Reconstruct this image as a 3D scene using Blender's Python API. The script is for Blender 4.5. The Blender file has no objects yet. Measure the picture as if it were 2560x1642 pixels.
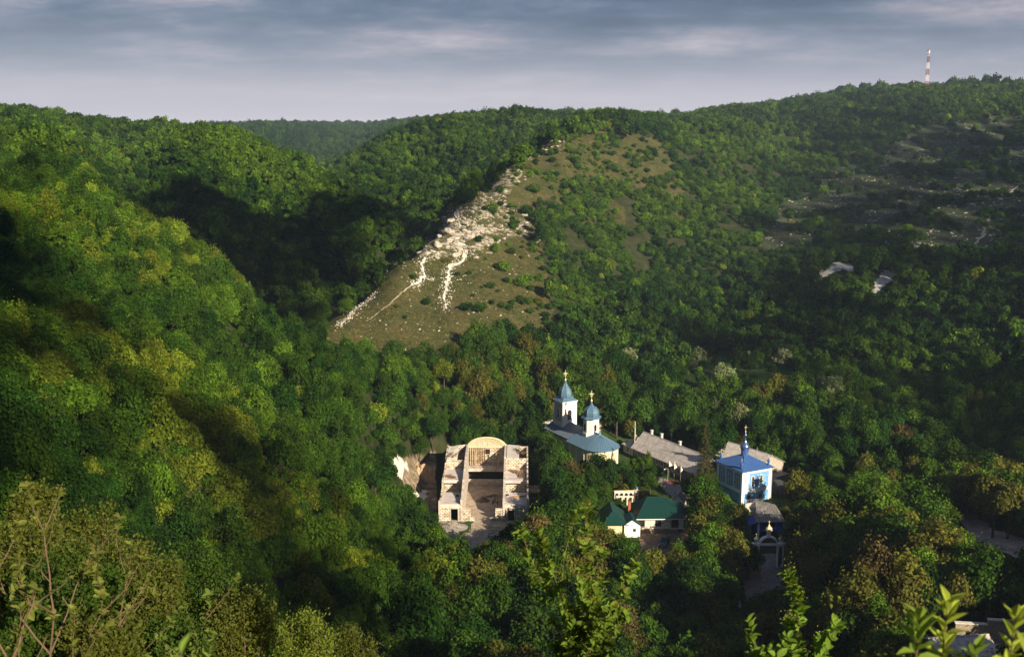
import bpy, bmesh, math, random
import numpy as np
from mathutils import Vector, Matrix
random.seed(11)
SC = bpy.context.scene
COL = SC.collection
# ---------------------------------------------------------------- camera, sky, sun, exposure
_cam = bpy.data.cameras.new("camera"); CAM = bpy.data.objects.new("camera", _cam); COL.objects.link(CAM)
_cam.sensor_fit = 'HORIZONTAL'; _cam.sensor_width = 36.0; _cam.lens = 36.0 * 2600.0 / 2560.0
_cam.clip_start = 0.2; _cam.clip_end = 20000
CAM.location = (0, 0, 92.0); CAM.rotation_euler = (math.pi / 2 - math.atan((821 - 330) / 2600.0), 0, 0)
_cam.dof.use_dof = True; _cam.dof.focus_distance = 230.0; _cam.dof.aperture_fstop = 5.0
SC.camera = CAM
SUN_AZ, SUN_EL = 37.0, 25.0          # degrees east of straight-behind-the-camera, and above the horizon
_a, _e = math.radians(SUN_AZ), math.radians(SUN_EL)
SUND = (math.sin(_a) * math.cos(_e), -math.cos(_a) * math.cos(_e), math.sin(_e))
_s = bpy.data.lights.new("sun", 'SUN'); SUNO = bpy.data.objects.new("sun", _s); COL.objects.link(SUNO)
_s.energy = 5.0; _s.angle = math.radians(0.5); _s.color = (1.0, 0.87, 0.66)
SUNO.rotation_euler = Vector(SUND).to_track_quat('Z', 'Y').to_euler(); SUNO.location = (300, -300, 400)
W = bpy.data.worlds.new("World"); SC.world = W; W.use_nodes = True
def _world():
    nt = W.node_tree; nt.nodes.clear(); N = nt.nodes.new; L = nt.links.new
    out = N("ShaderNodeOutputWorld"); bg = N("ShaderNodeBackground"); L(bg.outputs[0], out.inputs[0])
    sky = N("ShaderNodeTexSky"); sky.sky_type = 'NISHITA'; sky.sun_disc = False
    sky.sun_elevation = _e; sky.sun_rotation = math.radians(180 - SUN_AZ); sky.altitude = 100
    bg.inputs[1].default_value = 0.06
    tc = N("ShaderNodeTexCoord"); sep = N("ShaderNodeSeparateXYZ"); L(tc.outputs['Generated'], sep.inputs[0])
    def M(op, a, b=None, c=None):
        m = N("ShaderNodeMath"); m.operation = op
        for i, x in enumerate((a, b, c)):
            if x is None: continue
            if isinstance(x, (int, float)): m.inputs[i].default_value = x
            else: L(x, m.inputs[i])
        return m.outputs[0]
    zz = M('MAXIMUM', sep.outputs[2], 0.0)
    dz = M('ADD', zz, 0.15)
    cx = M('DIVIDE', sep.outputs[0], dz); cy = M('DIVIDE', sep.outputs[1], dz)
    cb = N("ShaderNodeCombineXYZ"); L(cx, cb.inputs[0]); L(cy, cb.inputs[1])
    def noise(scale, detail, rough, off, xs=1.0):
        mp = N("ShaderNodeMapping"); L(cb.outputs[0], mp.inputs[0]); mp.inputs['Location'].default_value = off; mp.inputs['Scale'].default_value = (xs, 1, 1)
        n = N("ShaderNodeTexNoise"); n.inputs['Scale'].default_value = scale; n.inputs['Detail'].default_value = detail; n.inputs['Roughness'].default_value = rough
        L(mp.outputs[0], n.inputs['Vector']); return n.outputs['Fac']
    n1 = noise(0.9, 7, 0.52, (3.1, 2.6, 0), 0.6)
    n2 = noise(2.6, 9, 0.62, (7.7, 2.3, 4), 0.85)
    def ramp(x, stops, interp='LINEAR'):
        r = N("ShaderNodeValToRGB"); r.color_ramp.interpolation = interp; e = r.color_ramp.elements
        e[0].position, e[0].color = stops[0][0], (*stops[0][1], 1); e[1].position, e[1].color = stops[-1][0], (*stops[-1][1], 1)
        for p, c in stops[1:-1]:
            k = e.new(p); k.color = (*c, 1)
        L(x, r.inputs[0]); return r.outputs[0]
    def mix(f, a, b, mode='MIX'):
        m = N("ShaderNodeMix"); m.data_type = 'RGBA'; m.blend_type = mode
        if isinstance(f, (int, float)): m.inputs[0].default_value = f
        else: L(f, m.inputs[0])
        for i, x in ((6, a), (7, b)):
            if isinstance(x, tuple): m.inputs[i].default_value = (*x, 1)
            else: L(x, m.inputs[i])
        return m.outputs[2]
    nn = M('ADD', M('MULTIPLY', n1, 0.60), M('MULTIPLY', n2, 0.40))
    # radiance of the cloud sheet (divided by the background strength)
    k = 0.80 / 0.06
    cl = ramp(nn, [(0.40, (0.032 * k, 0.055 * k, 0.105 * k)), (0.465, (0.062 * k, 0.088 * k, 0.15 * k)), (0.515, (0.11 * k, 0.135 * k, 0.20 * k)), (0.575, (0.24 * k, 0.22 * k, 0.27 * k)), (0.65, (0.46 * k, 0.42 * k, 0.45 * k))])
    hz = ramp(sep.outputs[2], [(0.0, (0.66 * k, 0.60 * k, 0.66 * k)), (0.03, (0.54 * k, 0.50 * k, 0.57 * k)), (0.07, (0.31 * k, 0.315 * k, 0.39 * k)), (0.12, (0.16 * k, 0.185 * k, 0.26 * k)), (0.4, (0.10 * k, 0.13 * k, 0.2 * k))])
    hf = ramp(sep.outputs[2], [(0.0, (1, 1, 1)), (0.035, (.8, .8, .8)), (0.10, (0.15, 0.15, 0.15)), (0.16, (0, 0, 0))])
    c1 = mix(hf, cl, hz)
    c2 = mix(0.12, c1, sky.outputs[0])
    L(c2, bg.inputs[0])
_world()
SC.view_settings.view_transform = 'Standard'; SC.view_settings.look = 'None'
SC.view_settings.exposure = 0.92; SC.view_settings.gamma = 1.0
SC.render.engine = 'CYCLES'
_c = SC.cycles; _c.max_bounces = 6; _c.diffuse_bounces = 2; _c.glossy_bounces = 2; _c.transmission_bounces = 4; _c.transparent_max_bounces = 8; _c.volume_bounces = 0
_c.use_denoising = True; _c.sample_clamp_indirect = 4.0
# ---------------------------------------------------------------- terrain surface (numpy)
F_PX, CX, CY, CAMZ = 2600.0, 1280.0, 821.0, 92.0
PITCH = math.atan((821 - 330) / F_PX)
CT, ST = math.cos(PITCH), math.sin(PITCH)
def at(px, py, Y):
    """world point seen at photo pixel (px,py) at forward distance Y"""
    u = (px - CX) / F_PX; v = -(py - CY) / F_PX
    k = Y / (CT + v * ST)
    return np.array([u * k, Y, CAMZ + k * (v * CT - ST)])
def project(x, y, z):
    """photo pixel of world points (arrays)"""
    zz = z - CAMZ
    d = y * CT - zz * ST
    d = np.where(d > 0.1, d, 0.1)
    return CX + F_PX * x / d, CY - F_PX * (y * ST + zz * CT) / d, d
# (px, py, Y [, dz])  - dz lowers the ground under the tree tops
_V = [
 # left edge / near-left hill
 (0,1642,42,-2),(0,1400,55,-2),(0,1200,72,-2),(0,900,110,-3),(0,600,200,-4),(0,400,330,-4),(0,296,470,-7),(0,272,560,-7),
 (-500,1642,40,0),(-500,900,110,0),(-500,500,240,0),(-500,250,480,0),(-600,250,700,-6),
 (320,1642,66,-2),(320,1400,82,-3),(320,1200,102,-3),(320,1000,130,-3),(320,800,178,-4),(320,600,240,-4),(300,478,310,-5),
 (266,448,335,-5),(150,350,400,-5),(427,554,290,-5),(555,661,262,-5),(640,746,250,-5),(736,810,246,-5),(853,853,252,-5),
 (960,885,272,-5),(1024,938,282,-5),(1088,1024,272,-5),(1095,1110,268,-2),
 (640,1642,95,-4),(640,1400,116,-4),(640,1200,146,-4),(640,1000,190,-4),(640,870,225,-5),
 (850,1000,218,-4),(850,1250,172,-4),(860,1500,128,-3),(980,1260,214,-4),(1010,1400,186,-3),(900,1642,112,-3),
 (960,1080,245,-4),(1150,1400,200,-2),(1150,1642,140,-3),
 # behind the near-left hill
 (640,0,0,('z',300,30)),(640,0,0,('z',345,24)),(420,0,0,('z',340,46)),(420,0,0,('z',385,50)),(266,0,0,('z',385,62)),(800,0,0,('z',300,24)),(920,0,0,('z',300,20)),
 # second left hill B
 (266,400,480,-4),(266,350,560,-5),(266,303,640,-5),(427,311,620,-5),(576,330,605,-5),(661,362,590,-5),(747,394,570,-5),(853,458,545,-5),(960,522,515,-5),(1030,580,490,-5),
 (427,450,430,-4),(500,550,380,-4),(600,500,450,-4),(620,650,350,-4),(700,600,420,-4),(700,740,350,-4),(780,790,345,-3),(800,650,425,-4),(810,746,385,-3),(850,560,480,-4),(900,680,420,-4),(950,620,450,-4),
 (130,276,640,-7),(40,262,680,-7),
 (266,0,0,('z',900,80)),(560,0,0,('z',700,62)),(760,0,0,('z',680,48)),(900,0,0,('z',640,38)),(980,0,0,('z',560,26)),
 (960,0,0,('z',440,20)),(1040,0,0,('z',480,22)),(880,0,0,('z',400,20)),(700,0,0,('z',820,52)),(800,0,0,('z',1000,55)),
 # far hill E
 (430,320,1750,-8),(550,308,1800,-8),(750,308,1800,-8),(1000,300,1800,-8),(850,405,1250,-6),(700,370,1350,-6),(550,0,0,('z',1200,70)),
 
 # middle hill C
 (850,410,790,-5),(940,352,860,-5),(1024,310,900,-5),(1130,288,930,-5),(1300,276,950,-5),(1500,284,960,-5),(1700,288,960,-5),
 (900,450,740,-4),(960,400,800,-4),(1060,520,640,-4),(1060,450,740,-4),(1150,440,720,-4),(1200,380,800,-4),(1250,330,880,-4),(1350,320,860,-4),(1060,560,600,-2),(1130,500,640,-3),
 (1400,300,900,-4),
 *[(px, t + 16, Y, -3) for px, t in ((1130,290),(1300,276),(1500,284),(1700,286),(1850,262),(2000,243),(2316,214),(2600,210),(2900,205)) for Y in (1180, 1450, 1800)],
 (20,262,800,-5),(200,292,800,-5),(100,290,1100,-5),(300,312,1100,-5),(500,322,2200,-5),(1000,308,2300,-5),(750,315,2600,-5),
 # central spur D : crest, face, back
 (780,850,318,0),(800,836,326,0),(880,770,350,0),(940,705,378,0),(1000,655,400,0),(1066,608,425,0),(1130,540,455,0),(1180,480,485,0),(1250,432,530,0),(1320,385,575,0),(1390,352,610,0),(1471,336,640,0),(1600,345,660,0),
 (860,880,312,0),(940,860,320,0),(940,780,345,0),(1000,900,306,-1),(1066,830,336,0),(1066,720,380,0),(1150,900,318,-1),(1150,800,352,0),(1150,700,392,0),(1150,620,425,0),
 (1250,900,328,-2),(1250,800,364,0),(1250,700,402,0),(1250,600,442,0),(1250,510,488,0),(1350,900,335,-3),(1350,800,372,-2),(1350,650,432,0),(1350,500,505,-1),(1350,420,560,-1),
 (1130,990,290,-3),(1250,0,0,('z',278,4)),
 (760,0,0,('z',318,16)),(1130,0,0,('z',520,28)),(1200,0,0,('z',590,42)),(1250,0,0,('z',640,58)),(1330,0,0,('z',690,72)),
 # centre right slope
 (1500,1000,308,-4),(1500,900,345,-4),(1500,800,388,-3),(1500,700,440,-3),(1500,600,490,-2),(1500,500,545,-2),(1500,400,600,-1),
 (1700,340,720,-2),(1750,430,650,-2),(1750,520,580,-2),(1750,620,520,-2),(1750,720,470,-3),(1750,820,415,-4),(1750,920,356,-3),(1750,1000,322,-2),
 (1750,300,860,-3),(1850,262,980,-5),(2000,245,1040,-5),(2172,225,1080,-5),(2316,215,1100,-5),(2450,212,1110,-5),(2600,210,1130,-5),
 (2000,940,338,-1),(2000,860,385,-4),(2000,760,435,-4),(2000,700,470,-3),(2000,600,535,-1),(2000,500,635,-2),(2000,400,760,-2),(2000,310,900,-3),
 (2250,1000,315,-4),(2250,850,390,-4),(2250,700,462,-3),(2250,640,495,-1),(2250,560,550,0),(2250,450,680,0),(2250,350,840,-1),(2250,290,960,-3),
 (2560,1250,235,-4),(2560,1000,292,-4),(2560,800,380,-4),(2560,640,480,-2),(2560,500,610,0),(2560,400,770,0),(2560,310,930,-2),
 # valley floor with the monastery
 (1200,0,0,('z',245,2)),(1160,0,0,('z',228,2)),(1300,0,0,('z',235,2)),(1400,0,0,('z',220,2)),(1450,0,0,('z',260,2)),(1560,0,0,('z',216,2)),(1660,0,0,('z',216,2)),(1720,0,0,('z',235,2)),
 (1860,0,0,('z',245,2)),(1960,0,0,('z',206,2)),(1600,0,0,('z',275,2)),(1750,0,0,('z',280,2.5)),(1900,0,0,('z',275,2.5)),(1500,0,0,('z',285,3)),(1900,0,0,('z',168,2)),(1800,0,0,('z',190,2)),(2000,0,0,('z',240,3)),
 (1330,0,0,('z',290,4)),(1280,0,0,('z',200,6)),(1280,0,0,('z',150,10)),(1600,0,0,('z',165,4)),(1750,0,0,('z',150,5)),(1900,0,0,('z',130,6)),(1500,0,0,('z',190,3)),
 # lower right
 (2100,0,0,('z',150,12)),(2130,0,0,('z',200,8)),(2240,0,0,('z',175,14)),(2400,1285,222,0),(2480,1345,200,0),(2560,1395,182,0),(2560,1320,208,0),(2400,1400,178,-2),
 (2400,0,0,('z',135,22.5)),(2560,0,0,('z',128,23)),(2330,0,0,('z',140,20)),(2400,0,0,('z',160,18)),
 (2500,0,0,('z',95,33)),(2200,0,0,('z',110,20)),(2000,0,0,('z',100,18)),(1600,0,0,('z',110,20)),(1280,0,0,('z',110,24)),
 (1280,0,0,('z',70,44)),(1900,0,0,('z',70,40)),(2400,0,0,('z',65,50)),(900,0,0,('z',70,44)),(1280,0,0,('z',40,64)),(2200,0,0,('z',38,66)),(600,0,0,('z',38,70)),
 (1280,0,0,('z',18,79)),(1280,0,0,('z',8,86)),(2400,0,0,('z',14,82)),(300,0,0,('z',14,83)),(2400,0,0,('z',7,87)),(300,0,0,('z',7,87.5)),
]
# beyond the frame: (x, y, z)
_W = [(0,0,90.2),(0,-15,91),(-40,-20,90),(40,-30,92),(0,-120,95),(-250,-100,96),(-120,30,86),(-200,150,92),(-350,350,100),(-500,700,104),(-900,1500,110),(-300,-600,100),(300,-700,105),
 (80,60,56),(120,40,68),(120,110,44),(180,60,70),(170,150,50),(200,220,42),(260,150,72),(300,260,82),(330,420,78),(380,330,118),(300,60,88),(400,160,140),(420,520,100),(480,400,150),(560,650,140),(620,900,150),(900,1200,165),(600,200,160),(700,600,170),(500,-100,140),(250,-50,104),(1500,800,180),(0,-2500,100),(2500,0,170),(-2500,0,110),(-2000,2500,110),(2000,3000,160),(0,4000,120)]
_rs = np.random.RandomState(7)
_NT = _rs.rand(64, 64)
def vnoise(x, y):
    xi = np.floor(x).astype(int); yi = np.floor(y).astype(int)
    fx = x - xi; fy = y - yi; fx = fx * fx * (3 - 2 * fx); fy = fy * fy * (3 - 2 * fy)
    a = _NT[xi % 64, yi % 64]; b = _NT[(xi + 1) % 64, yi % 64]; c = _NT[xi % 64, (yi + 1) % 64]; d = _NT[(xi + 1) % 64, (yi + 1) % 64]
    return (a * (1 - fx) + b * fx) * (1 - fy) + (c * (1 - fx) + d * fx) * fy
def fbm(x, y, o=4):
    s = 0; a = 0.5
    for i in range(o):
        s = s + a * (vnoise(x + 17.3 * i, y - 9.1 * i) - 0.5); x = x * 2.03; y = y * 2.03; a *= 0.5
    return s * 2
def _relief(x, y):
    return fbm(x / 70.0, y / 70.0, 5) * 5.0 * np.clip(np.hypot(x, y) / 300.0, 0.08, 1.4)
PROTO = []
for c in _V:
    if isinstance(c[3], tuple):
        _, Yc, zc = c[3]; u = (c[0] - CX) / F_PX; s = (zc - CAMZ) / Yc
        # x/Y for a point on the column px at slope s
        PROTO.append((u * Yc * (CT - s * ST), Yc, zc))
    else:
        p = at(c[0], c[1], c[2]); dz = c[3] * (1.35 if c[3] < -2.5 else 1); dz = dz - (1.5 if c[2] > 640 else 0) - (2 if c[2] > 1200 else 0); PROTO.append((p[0], p[1], p[2] + dz))
PROTO = np.array(PROTO + _W, float)
PROTO[:, 2] -= _relief(PROTO[:, 0], PROTO[:, 1])
def _warp(x, y):
    r = np.hypot(x, y) + 1e-6
    q = np.log1p(r / 60.0) / r
    return np.stack([x * q * 1.6, y * q], -1)
_Q = _warp(PROTO[:, 0], PROTO[:, 1])
def _phi(d2):
    return 0.5 * d2 * np.log(d2 + 1e-9)
_n = len(_Q)
_A = np.zeros((_n + 3, _n + 3))
_A[:_n, :_n] = _phi(((_Q[:, None] - _Q[None]) ** 2).sum(-1)) + np.eye(_n) * 4e-4
_A[:_n, _n] = 1; _A[:_n, _n + 1:] = _Q
_A[_n:, :_n] = _A[:_n, _n:].T
_C = np.linalg.solve(_A, np.concatenate([PROTO[:, 2], np.zeros(3)]))
def _base(x, y):
    sh = np.shape(x); x = np.ravel(x).astype(float); y = np.ravel(y).astype(float)
    out = np.empty(len(x))
    for i in range(0, len(x), 20000):
        q = _warp(x[i:i + 20000], y[i:i + 20000])
        d2 = ((q[:, None] - _Q[None]) ** 2).sum(-1)
        out[i:i + 20000] = _phi(d2) @ _C[:_n] + _C[_n] + q @ _C[_n + 1:]
    return out.reshape(sh)
def inpoly(px, py, poly):
    r = np.zeros(np.shape(px), bool); n = len(poly)
    for i in range(n):
        x1, y1 = poly[i]; x2, y2 = poly[(i + 1) % n]
        if y1 == y2: continue
        c = ((y1 > py) != (y2 > py)) & (px < (x2 - x1) * (py - y1) / (y2 - y1) + x1)
        r ^= c
    return r
def flat_mask(x, y):
    """1 on the levelled ground of the monastery, the ruin and their yards"""
    def boxm(cx, cy, hx, hy, soft=9.0):
        d = np.maximum(np.abs(x - cx) - hx, np.abs(y - cy) - hy)
        return np.clip(1 - d / soft, 0, 1)
    m = boxm(-9, 244, 13, 20, 8)
    m = np.maximum(m, boxm(36, 236, 28, 24)); m = np.maximum(m, boxm(28, 272, 30, 12, 8)); m = np.maximum(m, boxm(48, 188, 10, 26, 7))
    m = np.maximum(m, boxm(-6, 216, 8, 10, 6))
    return m * m * (3 - 2 * m)
def ground(x, y):
    x = np.asarray(x, float); y = np.asarray(y, float)
    z = _base(x, y)
    z = z + _relief(x, y)
    m = flat_mask(x, y)
    z = z * (1 - m) + 2.0 * m
    d = np.maximum(np.abs(x - 61) - 9, np.abs(y - 127) - 9); m = np.clip(1 - d / 12, 0, 1); m = m * m * (3 - 2 * m)
    return z * (1 - m) + 22.5 * m
# ---------------------------------------------------------------- helpers
def hit(px, py, y0=30.0, y1=3000.0):
    """first ground point along the line of sight of a photo pixel"""
    u = (px - CX) / F_PX; v = -(py - CY) / F_PX; k = CT + v * ST
    Y = np.exp(np.linspace(math.log(y0), math.log(y1), 700))
    g = ground(u / k * Y, Y); r = CAMZ + Y * (v * CT - ST) / k
    i = int(np.argmax(r < g))
    if i == 0: return Vector((u / k * 500, 500, 0))
    a, b = r[i - 1] - g[i - 1], r[i] - g[i]; t = a / (a - b); y = Y[i - 1] + (Y[i] - Y[i - 1]) * t
    x = u / k * y
    return Vector((x, y, float(ground(x, y))))
def onz(px, py, z):
    v = -(py - CY) / F_PX; u = (px - CX) / F_PX; k = CT + v * ST
    y = (z - CAMZ) / ((v * CT - ST) / k)
    return Vector((u / k * y, y, z))
def G(x, y): return float(ground(x, y))
def mesh_from(name, v, f, mats, mi=None, smooth=False):
    me = bpy.data.meshes.new(name); me.from_pydata([tuple(p) for p in v], [], [tuple(q) for q in f])
    for m in (mats if isinstance(mats, (list, tuple)) else [mats]): me.materials.append(m)
    if mi is not None: me.polygons.foreach_set('material_index', mi)
    if smooth: me.polygons.foreach_set('use_smooth', [True] * len(me.polygons))
    me.update(); return me
def quads_mesh(name, verts, mat, var=None, n=4):
    """fast mesh of separate n-gons; verts (k*n,3)"""
    verts = np.asarray(verts, np.float32); k = len(verts) // n
    me = bpy.data.meshes.new(name); me.vertices.add(k * n); me.vertices.foreach_set('co', verts.ravel())
    me.loops.add(k * n); me.loops.foreach_set('vertex_index', np.arange(k * n, dtype=np.int32))
    me.polygons.add(k); me.polygons.foreach_set('loop_start', np.arange(0, k * n, n, dtype=np.int32)); me.polygons.foreach_set('loop_total', np.full(k, n, np.int32))
    if var is not None:
        a = me.attributes.new('var', 'FLOAT', 'FACE'); a.data.foreach_set('value', np.asarray(var, np.float32))
    me.materials.append(mat); me.update(calc_edges=True); return me
def link(name, me, parent=None, loc=None, rotz=None):
    o = bpy.data.objects.new(name, me); COL.objects.link(o)
    if parent is not None: o.parent = parent
    if loc is not None: o.location = loc
    if rotz is not None: o.rotation_euler = (0, 0, rotz)
    return o
def tag(o, label=None, cat=None, group=None, kind=None):
    if label: o['label'] = label
    if cat: o['category'] = cat
    if group: o['group'] = group
    if kind: o['kind'] = kind
    return o
def thing(name, label, cat, loc=(0, 0, 0), rotz=0.0, group=None):
    o = bpy.data.objects.new(name, None); COL.objects.link(o); o.location = loc; o.rotation_euler = (0, 0, rotz); o.empty_display_size = 0.3
    return tag(o, label, cat, group)
def copy_tree(o, parent=None):
    c = o.copy(); COL.objects.link(c)
    if parent is not None: c.parent = parent
    for ch in list(o.children): copy_tree(ch, c)
    return c
class MB:
    """collects shapes, then links them as ONE mesh object"""
    def __init__(s): s.v = []; s.f = []; s.m = []
    def add(s, v, f, m=0):
        b = len(s.v); s.v += [tuple(p) for p in v]; s.f += [tuple(i + b for i in q) for q in f]; s.m += [m] * len(f); return s
    def box(s, x0, x1, y0, y1, z0, z1, m=0):
        v = [(x0, y0, z0), (x1, y0, z0), (x1, y1, z0), (x0, y1, z0), (x0, y0, z1), (x1, y0, z1), (x1, y1, z1), (x0, y1, z1)]
        return s.add(v, [(3, 2, 1, 0), (4, 5, 6, 7), (0, 1, 5, 4), (1, 2, 6, 5), (2, 3, 7, 6), (3, 0, 4, 7)], m)
    def tube(s, pts, r, n=6, m=0, cap=True):
        pts = [Vector(p) for p in pts]; rr = r if isinstance(r, (list, tuple)) else [r] * len(pts)
        base = len(s.v); up = Vector((0, 0, 1))
        for i, p in enumerate(pts):
            d = (pts[min(i + 1, len(pts) - 1)] - pts[max(i - 1, 0)]).normalized()
            a = d.cross(up if abs(d.z) < 0.95 else Vector((1, 0, 0))).normalized(); b = d.cross(a)
            for k in range(n):
                t = 2 * math.pi * k / n; s.v.append(tuple(p + (a * math.cos(t) + b * math.sin(t)) * rr[i]))
        for i in range(len(pts) - 1):
            for k in range(n):
                k2 = (k + 1) % n; s.f.append((base + i * n + k, base + i * n + k2, base + (i + 1) * n + k2, base + (i + 1) * n + k)); s.m.append(m)
        if cap:
            s.f.append(tuple(base + k for k in range(n))[::-1]); s.f.append(tuple(base + (len(pts) - 1) * n + k for k in range(n))); s.m += [m, m]
        return s
    def lathe(s, prof, n=16, c=(0, 0), m=0, a0=0.0):
        base = len(s.v)
        for r, z in prof:
            for k in range(n):
                t = a0 + 2 * math.pi * k / n; s.v.append((c[0] + r * math.cos(t), c[1] + r * math.sin(t), z))
        for i in range(len(prof) - 1):
            for k in range(n):
                k2 = (k + 1) % n; s.f.append((base + i * n + k, base + i * n + k2, base + (i + 1) * n + k2, base + (i + 1) * n + k)); s.m.append(m)
        s.f.append(tuple(base + k for k in range(n))[::-1]); s.f.append(tuple(base + (len(prof) - 1) * n + k for k in range(n))); s.m += [m, m]
        return s
    def prism(s, poly, y0, y1, m=0, axis='y'):
        """polygon in (x,z) pushed along y (or in (y,z) along x, or (x,y) along z)"""
        n = len(poly)
        def P(a, b, t): return (a, t, b) if axis == 'y' else ((t, a, b) if axis == 'x' else (a, b, t))
        v = [P(a, b, y0) for a, b in poly] + [P(a, b, y1) for a, b in poly]
        f = [tuple(range(n))[::-1], tuple(range(n, 2 * n))] + [(i, (i + 1) % n, n + (i + 1) % n, n + i) for i in range(n)]
        return s.add(v, f, m)
    def slab(s, pts, t=0.12, m=0):
        """a sloping plate: polygon pts (3D), thickened downward"""
        n = len(pts); v = [tuple(p) for p in pts] + [(p[0], p[1], p[2] - t) for p in pts]
        f = [tuple(range(n)), tuple(range(n, 2 * n))[::-1]] + [(i, n + i, n + (i + 1) % n, (i + 1) % n) for i in range(n)]
        return s.add(v, f, m)
    def build(s, name, mats, parent=None, smooth=False, label=None):
        me = mesh_from(name, s.v, s.f, mats, s.m, smooth)
        bm = bmesh.new(); bm.from_mesh(me); bmesh.ops.recalc_face_normals(bm, faces=bm.faces); bm.to_mesh(me); bm.free()
        o = link(name, me, parent)
        if label: o['label'] = label
        return o
def drape(name, poly, cell, zoff, mat, rag=0.6, pix=True):
    """a sheet laid over the ground inside a polygon (photo pixels or world xy), with a worn edge"""
    P = [tuple(hit(*p)[:2]) for p in poly] if pix else poly
    xs = [p[0] for p in P]; ys = [p[1] for p in P]
    gx = np.arange(min(xs) - 1, max(xs) + 1, cell); gy = np.arange(min(ys) - 1, max(ys) + 1, cell)
    X, Y = np.meshgrid(gx, gy, indexing='ij')
    ox = X + rag * 2 * fbm(X / 1.3, Y / 1.3 + 40, 3); oy = Y + rag * 2 * fbm(X / 1.3 + 80, Y / 1.3, 3)
    cxm = (X[:-1, :-1] + X[1:, 1:]) / 2; cym = (Y[:-1, :-1] + Y[1:, 1:]) / 2
    ins = inpoly((ox[:-1, :-1] + ox[1:, 1:]) / 2, (oy[:-1, :-1] + oy[1:, 1:]) / 2, P)
    Z = mesh_z(X, Y) + zoff
    idx = -np.ones(X.shape, int); used = np.zeros(X.shape, bool)
    for di in (0, 1):
        for dj in (0, 1): used[di:used.shape[0] - 1 + di, dj:used.shape[1] - 1 + dj] |= ins
    idx[used] = np.arange(used.sum())
    v = np.stack([X[used], Y[used], Z[used]], -1)
    I, J = np.nonzero(ins)
    f = np.stack([idx[I, J], idx[I + 1, J], idx[I + 1, J + 1], idx[I, J + 1]], -1)
    if len(f) == 0: return None
    return link(name, mesh_from(name, v.tolist(), f.tolist(), mat, smooth=True))
# ---------------------------------------------------------------- materials
def mat(name, col, rough=0.8, spec=0.3, metal=0.0, noise=None, bump=None, col2=None, stretch=None, coord='Object'):
    m = bpy.data.materials.new(name); m.use_nodes = True; nt = m.node_tree; b = nt.nodes['Principled BSDF']; N = nt.nodes.new; L = nt.links.new
    b.inputs['Base Color'].default_value = (*col, 1); b.inputs['Roughness'].default_value = rough; b.inputs['Metallic'].default_value = metal
    b.inputs['Specular IOR Level'].default_value = spec
    if noise or bump:
        tc = N('ShaderNodeTexCoord'); mp = N('ShaderNodeMapping'); L(tc.outputs[coord], mp.inputs[0])
        if stretch: mp.inputs['Scale'].default_value = stretch
    if noise:
        n = N('ShaderNodeTexNoise'); n.inputs['Scale'].default_value = noise; n.inputs['Detail'].default_value = 6; n.inputs['Roughness'].default_value = 0.65; L(mp.outputs[0], n.inputs[0])
        r = N('ShaderNodeValToRGB'); e = r.color_ramp.elements; e[0].position = 0.36; e[1].position = 0.66
        c2 = col2 or tuple(c * 0.6 for c in col); e[0].color = (*c2, 1); e[1].color = (*col, 1); L(n.outputs['Fac'], r.inputs[0]); L(r.outputs[0], b.inputs['Base Color'])
    if bump:
        n = N('ShaderNodeTexNoise'); n.inputs['Scale'].default_value = bump[0]; n.inputs['Detail'].default_value = 5; L(mp.outputs[0], n.inputs[0])
        q = N('ShaderNodeBump'); q.inputs['Strength'].default_value = bump[1]; q.inputs['Distance'].default_value = bump[2] if len(bump) > 2 else 0.1; L(n.outputs['Fac'], q.inputs['Height']); L(q.outputs[0], b.inputs['Normal'])
    return m
def leaf_mat(name, transl=0.3, tint=True, col=(0.06, 0.1, 0.02), rough=0.75, spec=0.06):
    m = bpy.data.materials.new(name); m.use_nodes = True; nt = m.node_tree; N = nt.nodes.new; L = nt.links.new
    b = nt.nodes['Principled BSDF']; out = nt.nodes['Material Output']
    b.inputs['Roughness'].default_value = rough; b.inputs['Specular IOR Level'].default_value = spec
    va = N('ShaderNodeAttribute'); va.attribute_name = 'var'
    if tint:
        ta = N('ShaderNodeAttribute'); ta.attribute_type = 'INSTANCER'; ta.attribute_name = 'tint'; c = ta.outputs['Color']
    else:
        rg = N('ShaderNodeRGB'); rg.outputs[0].default_value = (*col, 1); c = rg.outputs[0]
    vm = N('ShaderNodeVectorMath'); vm.operation = 'SCALE'; L(c, vm.inputs[0]); L(va.outputs['Fac'], vm.inputs['Scale'])
    L(vm.outputs[0], b.inputs['Base Color'])
    tr = N('ShaderNodeBsdfTranslucent'); v2 = N('ShaderNodeVectorMath'); v2.operation = 'MULTIPLY'; L(vm.outputs[0], v2.inputs[0]); v2.inputs[1].default_value = (1.3, 1.25, 0.7); L(v2.outputs[0], tr.inputs[0])
    mx = N('ShaderNodeMixShader'); mx.inputs[0].default_value = transl; L(b.outputs[0], mx.inputs[1]); L(tr.outputs[0], mx.inputs[2]); L(mx.outputs[0], out.inputs[0])
    return m
M_LEAF = leaf_mat('leaf_green')
M_BARK = mat('bark', (0.10, 0.075, 0.055), 0.9, noise=6, col2=(0.04, 0.03, 0.022), bump=(20, 0.6, 0.03))
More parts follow.
